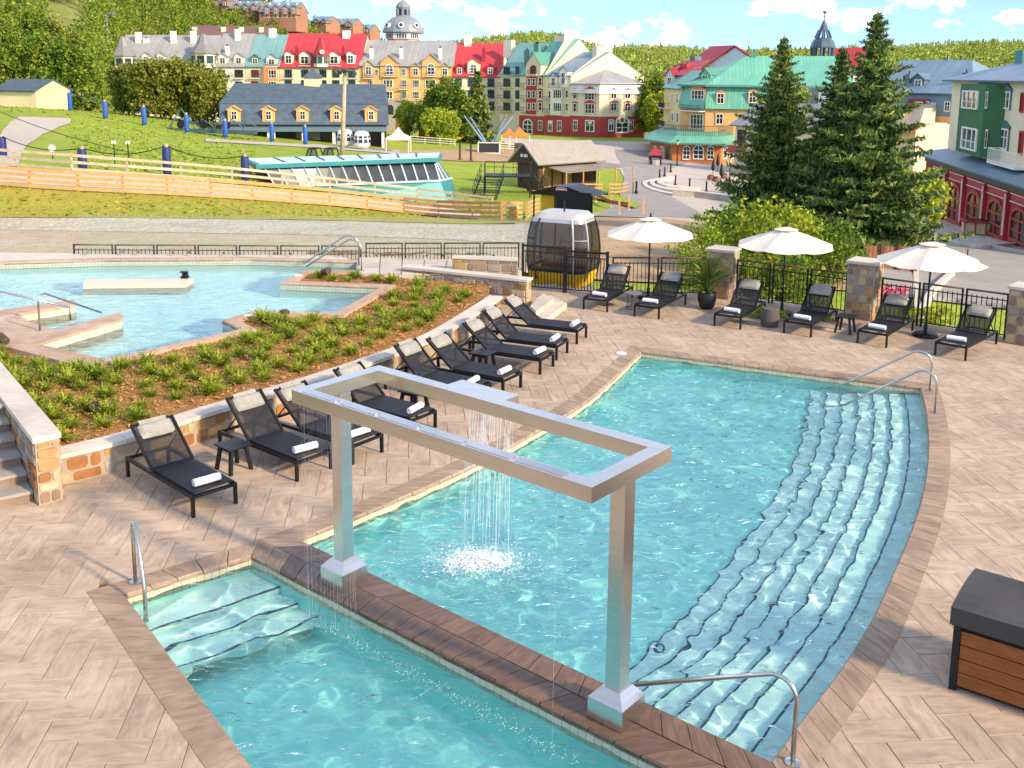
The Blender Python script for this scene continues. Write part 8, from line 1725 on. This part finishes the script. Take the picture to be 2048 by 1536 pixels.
bx_ = gd(1786, 585, 33); fb = thing('flower_box', 'grey box of red and pink flowers behind the right fence', 'flower box', Vector((bx_.x, bx_.y, bx_.z-.4))); mb = MB(); mb.box((-.5, -.25, -2.4), (.55, .25, -.1), Matrix.Translation(bx_)); mb.build('box', M('box_grey', '#6b6a68', .8), fb)
for nm, c in (('red_blooms', '#d8202c'), ('pink_blooms', '#d55a95')):
    mb = MB()
    for k in range(55): q = bx_+Vector((random.uniform(-.5, .5), random.uniform(-.25, .25), random.uniform(-.1, .22))); mb.lathe(q, [(.02, -.03), (.05, 0), (.02, .03)], 5)
    mb.build(nm, M(nm, c, .7), fb)

# ------------------------------------------------------------------ vegetation
def leafquads(C, size, seed, elong=1.6):
    """one small quad per centre, random orientation"""
    r = np.random.default_rng(seed); n = len(C); a = r.normal(size=(n, 3)); a /= np.linalg.norm(a, axis=1)[:, None]; b = r.normal(size=(n, 3)); b -= (a*b).sum(1)[:, None]*a; b /= np.linalg.norm(b, axis=1)[:, None]
    s = (np.asarray(size)*r.uniform(.6, 1.3, n))[:, None]; a = a*s*elong*.5; b = b*s*.5
    v = np.stack([C-a-b*.4, C-a*.2+b, C+a, C-a*.2-b], 1).reshape(-1, 3); f = np.arange(4*n).reshape(-1, 4); return v, f
def crown_pts(nc, per, rx, rz, seed, spread=.22, hollow=.55, skew=0.0):
    r = np.random.default_rng(seed); d = r.normal(size=(nc, 3)); d /= np.linalg.norm(d, axis=1)[:, None]; rad = hollow+(1-hollow)*r.random(nc)**.6; lob = 1+.18*np.sin(3*np.arctan2(d[:, 1], d[:, 0])+seed)+.15*np.sin(5*d[:, 2]+seed*2)
    c = d*(rad*lob)[:, None]*np.array([rx, rx, rz]); c[:, 2] = np.where(c[:, 2] < -.8*rz, -.8*rz+r.normal(0, .1*rz, nc), c[:, 2])
    p = np.repeat(c, per, 0)+r.normal(size=(nc*per, 3))*np.array([rx, rx, rz*.8])*spread*.5; return p
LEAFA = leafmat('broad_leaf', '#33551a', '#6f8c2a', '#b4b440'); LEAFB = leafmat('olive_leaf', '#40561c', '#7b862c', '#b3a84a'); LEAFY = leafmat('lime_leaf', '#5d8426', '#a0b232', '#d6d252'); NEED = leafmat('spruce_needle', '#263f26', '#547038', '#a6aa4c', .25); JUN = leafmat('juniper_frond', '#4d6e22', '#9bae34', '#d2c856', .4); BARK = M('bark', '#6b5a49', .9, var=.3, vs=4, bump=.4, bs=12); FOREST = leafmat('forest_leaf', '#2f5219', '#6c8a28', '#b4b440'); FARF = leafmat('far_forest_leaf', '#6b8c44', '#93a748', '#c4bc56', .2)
def broadleaf(h, rx, leafm, seed, nc=120, per=24, leaf=.22, name='broadleaf_tree'):
    o = thing(name, 'x', 'tree', local=True); r = random.Random(seed); mb = MB(); mb.tube([(0, 0, -.6), (.05, 0, h*.25), (-.05, .05, h*.55), (0, 0, h*.8)], [h*.022, h*.018, h*.012, h*.005], 8)
    for k in range(7): t = r.uniform(0, 6.28); z = h*r.uniform(.25, .6); l = rx*r.uniform(.5, .9); mb.tube([(0, 0, z), (l*.5*math.cos(t), l*.5*math.sin(t), z+l*.45), (l*math.cos(t), l*math.sin(t), z+l*.8)], [h*.009, h*.006, h*.002], 5)
    mb.build('trunk', BARK, o, True); p = crown_pts(nc, per, rx, h*.48, seed); p[:, 2] += h*.54; v, f = leafquads(p, leaf, seed); obj('crown', npmesh('crown', v, f, leafm), o); return o
def spruce(h, rb, seed, lv=44, sprays=15, q=3, s=.2, name='spruce_tree'):
    o = thing(name, 'x', 'tree', local=True); r = np.random.default_rng(seed); mb = MB(); mb.tube([(0, 0, -.8), (0, 0, h*.5), (0, 0, h)], [h*.016, h*.010, .012], 8); C = []; SZ = []; bb = MB()
    for i in range(lv):
        f = (i+.3)/lv; z = h*(.05+.94*f); L_ = rb*(1-f)**.84*(1+.16*math.sin(i*1.9+seed))+.08; nb = 9 if f < .7 else 6
        for k in range(nb):
            t = 2*math.pi*(k+r.random()*.8)/nb+i*.7; ln = L_*r.choice([r.uniform(.45, .75), r.uniform(.85, 1.1), r.uniform(1.0, 1.3)]); up = .25+.5*f; n = max(3, int(sprays*ln/rb)+2); d = np.array([math.cos(t), math.sin(t), 0]); side = np.array([-d[1], d[0], 0])
            end = None
            for j in range(n):
                g = (j+.6)/n; droop = -.34*ln*g+.30*ln*g*g*(.7+up); c = d*ln*g+np.array([0, 0, z+droop]); w = .30*ln*(1-g*.75)*.55+.05
                for _ in range(q): C.append(c+side*r.normal()*w+np.array([0, 0, r.normal()*.05-.05])); SZ.append(s*(1.25-.55*g)*(.75+.5*(1-f)))
                end = c
            if f < .93: bb.tube([(0, 0, z), tuple(d*ln*.5+np.array([0, 0, z-.10*ln])), tuple(end)], [.028*(1-f)+.008, .014, .004], 4)
    mb.build('trunk', BARK, o, True); v, f = leafquads(np.array(C), np.array(SZ), seed, elong=3.4); obj('needles', npmesh('needles', v, f, NEED), o); bb.build('branches', BARK, o); return o
def place(proto, p, s=1.0, rz=None, label=None, group=None, used=set()):
    m = TR(p, random.uniform(0, 6.28) if rz is None else rz, s)
    if proto.name not in used: used.add(proto.name); proto.matrix_basis = m; proto['label'] = label; proto['group'] = group; return proto
    return copy_tree(proto, m, label, group)
# the big spruces behind the right fence
SA, SB = spruce(12.8, 4.3, 3, 38, 20, 8, .15), spruce(12.2, 3.9, 11, 36, 19, 8, .145)
def ftop(px, D, pyt): p = foot(px, D); return p, gd(px, pyt, D).z-p.z
p, h = ftop(1737, 47, 18); place(SA, p, h/12.8, label='tallest dark spruce, right of three behind the parasols', group='big spruces behind the fence'); p, h = ftop(1556, 53, 68); place(SB, p, h/12.2, label='left one of the three big spruces', group='big spruces behind the fence'); p, h = ftop(1672, 50, 80); place(SB, p, h/12.2*.98, 2.1, label='middle spruce between the two taller outer spruces', group='big spruces behind the fence')
SC = spruce(10, 2.3, 21, 26, 8, 2, .42); p, h = ftop(955, 172, 140); place(SC, p, h/10, label='pointed spruce in front of the small red roof', group='village trees')
# leafy shrubs behind the fence
def shrub(h, rx, leafm, seed, n=150, per=26, leaf=.10):
    o = thing('leafy_shrub', 'x', 'shrub', local=True); mb = MB(); r = random.Random(seed)
    for k in range(9): t = r.uniform(0, 6.28); l = rx*r.uniform(.3, .7); mb.tube([(0, 0, -.3), (l*.4*math.cos(t), l*.4*math.sin(t), h*.4), (l*math.cos(t), l*math.sin(t), h*.8)], [.03, .02, .006], 5)
    mb.build('stems', BARK, o); p = crown_pts(n, per, rx, h*.5, seed, .30, .35); p[:, 2] += h*.52; v, f = leafquads(p, leaf, seed); obj('foliage', npmesh('foliage', v, f, leafm), o); return o
H1, H2, H3 = shrub(3.2, 1.6, LEAFY, 4), shrub(2.6, 1.5, LEAFA, 8), shrub(2.6, 1.4, leafmat('yellow_leaf', '#5f7e1e', '#9aa628', '#d0c844'), 15)
for k, (x, D, yt, pr_, l_) in enumerate(((1425, 36, 440, H1, 'lime green shrub right of the first parasol'), (1490, 38, 425, H2, 'dark leaved shrub behind the potted palm pillar'), (1555, 36, 412, H3, 'tall yellow green shrub above the middle parasol'), (1615, 37, 440, H1, 'shrub right of the middle parasol'), (1665, 36, 455, H2, 'shrub left of the second stone pillar'), (1440, 33, 505, H2, 'low shrub behind the potted palm'), (1590, 32, 520, H2, 'low dark shrub behind the fence left of the second pillar'), (1510, 32.5, 520, H2, 'low shrub behind the third fence lounger'))):
    p = foot(x, D); p.z = min(p.z, -1.2); h = gd(x, yt, D).z-p.z; place(pr_, p, h/(3.2 if pr_ is H1 else 2.6), label=l_, group='leafy shrubs behind the fence')
LW = shrub(.5, .5, LEAFY, 31, 40, 14, .07)
for k, (x, y, s, l_) in enumerate(((1545, 660, .9, 0), (1650, 662, .7, 0), (1893, 668, 1.1, 0))): p = gp(x, y)+Vector((.3, 1.4, -.2)); place(LW, p, s, label=['small lime weed behind the wicker stool', 'small lime weed left of the second pillar', 'small lime weed behind the right parasol base'][k], group='small weeds along the fence')
# juniper tufts in the planter bed
def juniper(seed):
    o = thing('juniper_shrub', 'x', 'shrub', local=True); r = np.random.default_rng(seed); C = []; V = []; F = []
    for i in range(95):
        t = r.uniform(0, 6.28); el = r.uniform(.12, 1.25); ln = r.uniform(.18, .44)*(1.1 if el < .7 else .85); d = np.array([math.cos(t)*math.cos(el), math.sin(t)*math.cos(el), math.sin(el)]); s = np.cross(d, [0, 0, 1]); s /= np.linalg.norm(s); u = np.cross(s, d); b0 = d*ln*.12
        for j in range(7):                                            # feathered: leaflets both sides along the frond
            g = (j+1)/7; c = d*ln*g+np.array([0, 0, -.10*ln*g*g]); w = .055*(1.15-g)
            for q in (-1, 1): e = c+s*q*w+d*w*.9+u*r.normal()*.012; k = len(V); V += [c-d*.016, c+s*q*w*.5-d*.004, e, c+d*.022]; F.append((k, k+1, k+2, k+3))
    obj('fronds', npmesh('fronds', V, F, JUN), o); mb = MB(); mb.tube([(0, 0, -.06), (.01, 0, .1)], [.02, .012], 5); mb.build('stem', BARK, o); return o
JT = [juniper(s) for s in (1, 2, 3)]; pts = []
bedp = [(p.x-.75, p.y+.3) for p in WALLC]+[(gp(930, 580, .55).x, gp(930, 580, .55).y), (gp(640, 548, .55).x, gp(640, 548, .55).y), (-12, 30), (-11.5, 17), (-7.6, 15.3)]; upo2 = [(p.x, p.y) for p in offset(UPR, .72*flipsign(UPR), True)]; tries = 0
while len(pts) < 120 and tries < 30000:
    tries += 1; x, y = random.uniform(-11.5, -.8), random.uniform(15.2, 30.5)
    if not inside(x, y, bedp) or inside(x, y, upo2) or inside(x, y, terr) or inside(x, y, [(p[0], p[1]) for p in swp]): continue
    if min([math.hypot(x-a, y-b) for a, b in pts]+[9]) < .48: continue
    d = ((Vector((x, y, 0))-c1).dot(Vector((-pd.y, pd.x, 0)) if False else -lf))
    if d < .2 and y < 20: continue
    pts.append((x, y))
for k, (x, y) in enumerate(pts): place(JT[k % 3], Vector((x, y, BEDZ(x, y)+.02)), random.uniform(.6, 1.15), label='feathery green juniper tuft on the bark bed between wall and upper pool', group='juniper tufts in the planter bed')
# village and hillside trees
TA, TB, TC = broadleaf(10, 3.4, LEAFA, 5, 190, 52, .33), broadleaf(9, 3.0, LEAFB, 9, 180, 48, .30), broadleaf(6, 2.0, LEAFY, 13, 110, 40, .24)
vt = [(262, 150, 128, TB), (300, 146, 120, TB), (345, 148, 116, TB), (388, 150, 122, TB), (418, 147, 140, TB), (325, 152, 140, TA), (820, 178, 196, TC), (862, 175, 200, TA), (885, 172, 168, TA), (905, 170, 176, TA), (872, 160, 212, TC), (898, 162, 218, TC), (1303, 232, 158, TA), (1318, 226, 178, TC), (1296, 238, 186, TC), (1830, 62, 330, TC), (1805, 66, 345, TC)]
vl = ['leftmost olive tree before the white corner block', 'second olive tree before the white corner block', 'third olive tree before the white corner block', 'fourth olive tree left of the barn', 'rightmost olive tree beside the barn roof', 'taller green tree among the olive trees', 'young tree beside the ochre gatehouse', 'green tree left of the pointed spruce', 'tall green tree before the ochre hotel', 'green tree touching the pointed spruce', 'small lime tree in the yard', 'second small lime tree in the yard', 'tall tree between the corner house and the yellow house', 'small tree right of the corner house', 'low tree behind the corner house', 'small tree right of the spruces by the road', 'second small tree by the road']
for (x, D, yt, pr_), l_ in zip(vt, vl): p, h = ftop(x, D, yt); place(pr_, p, h/{TA.name: 10.0, TB.name: 9.0, TC.name: 6.0}[pr_.name.split('.')[0] if False else pr_.name], label=l_, group='village trees')
# wooded mountain on the left
RP = np.array([-400, -200, 0, 200, 330, 430, 560, 640, 720, 780, 860, 960, 1060]); RY = np.array([-190, -150, -110, -70, -35, -5, 30, 62, 92, 112, 130, 142, 150]); RD = np.array([480, 480, 490, 500, 520, 540, 560, 600, 640, 680, 720, 760, 800.])
D0P = np.array([-400, 0, 180, 235, 300, 1060]); D0V = np.array([168, 172, 176, 215, 300, 320.])
def mount(px, t):
    D0 = np.interp(px, D0P, D0V); D1 = np.interp(px, RP, RD); D = D0+(D1-D0)*t; x = (px-1024)/FPX/cp_*1.0*D; z0 = np.where(px < 235, tz(x*D0/D, np.minimum(D0, 330)), -8.0); yh = 148+.01*(px-1024); z1 = CAMH-(np.interp(px, RP, RY)-yh)*D1/FPX; return x, D, z0-1.0+(z1-z0)*(t**.88)
pg, tg = np.meshgrid(np.linspace(-400, 1060, 110), np.linspace(0, 1.12, 60)); x, D, z = mount(pg, tg); idx = np.arange(pg.size).reshape(pg.shape); f = np.stack([idx[:-1, :-1], idx[:-1, 1:], idx[1:, 1:], idx[1:, :-1]], -1).reshape(-1, 4)
HILLM = groundmat('hillside', ['#6f7d34', '#8c8f48', '#5b6b2c', '#9a9258'], [.02, .1, .6], .5, .8); tag(obj('mountain', npmesh('mountain', np.stack([x, D, z], -1).reshape(-1, 3), f, HILLM, True)), kind='structure')
def clear(px, py): return (108 < px < 205 and 10 < py < 108) or (26 < px < 80 and 14 < py < 96) or (600 < px < 640 and 48 < py < 60)
def forest(name, P_, H_, nc, leaf, mat, seed, conif=.15):
    r = np.random.default_rng(seed); V = []; SZ = []
    for k in range(len(P_)):
        h = H_[k]; w = h*r.uniform(.26, .36)
        if r.random() < conif: g = r.random(nc)**.6; t = r.uniform(0, 6.28, nc); rr = (1-g)*w*.75*r.uniform(.6, 1, nc); c = np.stack([rr*np.cos(t), rr*np.sin(t), g*h*1.12], 1)
        else: d = r.normal(size=(nc, 3)); d /= np.linalg.norm(d, axis=1)[:, None]; c = d*(.5+.5*r.random(nc))[:, None]*np.array([w, w, h*.46]); c[:, 2] += h*.54
        V.append(c+P_[k]); SZ.append(np.full(nc, leaf*h))
    v, f = leafquads(np.concatenate(V), np.concatenate(SZ), seed, elong=1.3); return tag(obj(name, npmesh(name, v, f, mat)), kind='stuff')
r = np.random.default_rng(5); px = r.uniform(-60, 1000, 5200); t = r.random(5200)**1.25*1.05; x, D, z = mount(px, t); keep = []
occ = {}
def yproj(x, D, z): w = D*cp_-(z-CAMH)*sp_; v = D*sp_+(z-CAMH)*cp_; return PPY-FPX*v/w-.01*(x/D*FPX)*-1
LOD = [(440, 26), (490, 33), (560, 44), (640, 52), (685, 62), (722, 76)]
for i in np.argsort(D):
    yy = yproj(x[i], D[i], z[i])
    if yy < -60 or clear(px[i], yy-4): continue
    if any(abs(px[i]-a) < 36 and b-2 < yy < b+26 and D[i] < 440 for a, b in LOD) and r.random() < .8: continue
    c = (int(x[i]//5.2), int(D[i]//6.5))
    if c in occ: continue
    occ[c] = 1; keep.append(i)
near = [i for i in keep if D[i] < 205 and -40 < px[i] < 232][:26]; ns = set(near); far_ = [i for i in keep if i not in ns]
for k, i in enumerate(near): place([TA, TB, TA][k % 3], Vector((x[i], D[i], z[i])), r.uniform(.8, 1.25), label='leafy tree at the front edge of the left hillside wood', group='trees at the edge of the hillside wood')
forest('hillside_wood', np.stack([x, D, z], 1)[far_], r.uniform(7.5, 12, len(far_)), 250, .056, FOREST, 6); ROAD = M('hill_track', '#b9b2a4', .95)
q = [(36, 30), (42, 26), (52, 24), (60, 27), (52, 34), (44, 44), (42, 54)]
# far hills on the right
HP = np.array([700, 900, 960, 1060, 1110, 1200, 1230, 1300, 1400, 1440, 1520, 1620, 1760, 1850, 1950, 2048, 2300]); HY = np.array([110, 98, 90, 78, 82, 108, 106, 104, 112, 116, 112, 110, 106, 100, 96, 99, 95])
def hills(px, t): D = 420*(1700/420)**t; x = (px-1024)/FPX/cp_*D; yh = 148+.01*(px-1024); z1 = CAMH-(np.interp(px, HP, HY)-yh)*1700/FPX; return x, D, -12+(z1+12)*np.clip(t, 0, 1)**1.6
pg, tg = np.meshgrid(np.linspace(600, 2400, 120), np.linspace(0, 1.06, 40)); x, D, z = hills(pg, tg); idx = np.arange(pg.size).reshape(pg.shape); f = np.stack([idx[:-1, :-1], idx[:-1, 1:], idx[1:, 1:], idx[1:, :-1]], -1).reshape(-1, 4); tag(obj('far_hills', npmesh('far_hills', np.stack([x, D, z], -1).reshape(-1, 3), f, HILLM, True)), kind='structure')
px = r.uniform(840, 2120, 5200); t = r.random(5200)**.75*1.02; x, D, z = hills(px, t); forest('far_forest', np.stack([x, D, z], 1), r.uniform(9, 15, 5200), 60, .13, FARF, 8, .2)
# grass tufts on the near slopes
n = 15000; px = r.uniform(-40, 1040, n); D = 52+(150-52)*r.random(n)**1.4; x = (px-1024)/FPX/cp_*D; z = tz(x, D); V = []
yg = yproj(x, D, z); ok = ((px < 520) | (D < 84)) & ~((px < 150) & (yg > 226) & (yg < 345)) & (yg < 436); x, D, z = x[ok], D[ok], z[ok]; n = len(x); h = r.uniform(.06, .2, n); a = r.uniform(0, 6.28, n); lx, ly = r.normal(0, .12, n), r.normal(0, .12, n); w = r.uniform(.06, .22, n)
P0 = np.stack([x, D, z-.03], 1); sd = np.stack([np.cos(a)*w, np.sin(a)*w, np.zeros(n)], 1); tp = P0+np.stack([lx, ly, h], 1); v = np.stack([P0-sd, P0+sd, tp+sd*.55, tp-sd*.55], 1).reshape(-1, 3)
tag(obj('slope_grass', npmesh('slope_grass', v, np.arange(4*n).reshape(-1, 4), leafmat('grass_blade', '#708c22', '#93a834', '#b5ae4c', .3))), 'rough grass over the slope', 'grass', kind='stuff')
for o in bpy.data.objects:                                            # sunlight refracted by the ripples falls on the pool shells
    if o.name.split('.')[0] in ('step', 'pool_floor', 'pool_wall', 'nosing'): o.cycles.is_caustics_receiver = True
for o in bpy.data.objects:
    for k in ('_loc', '_local'):
        if k in o: del o[k]
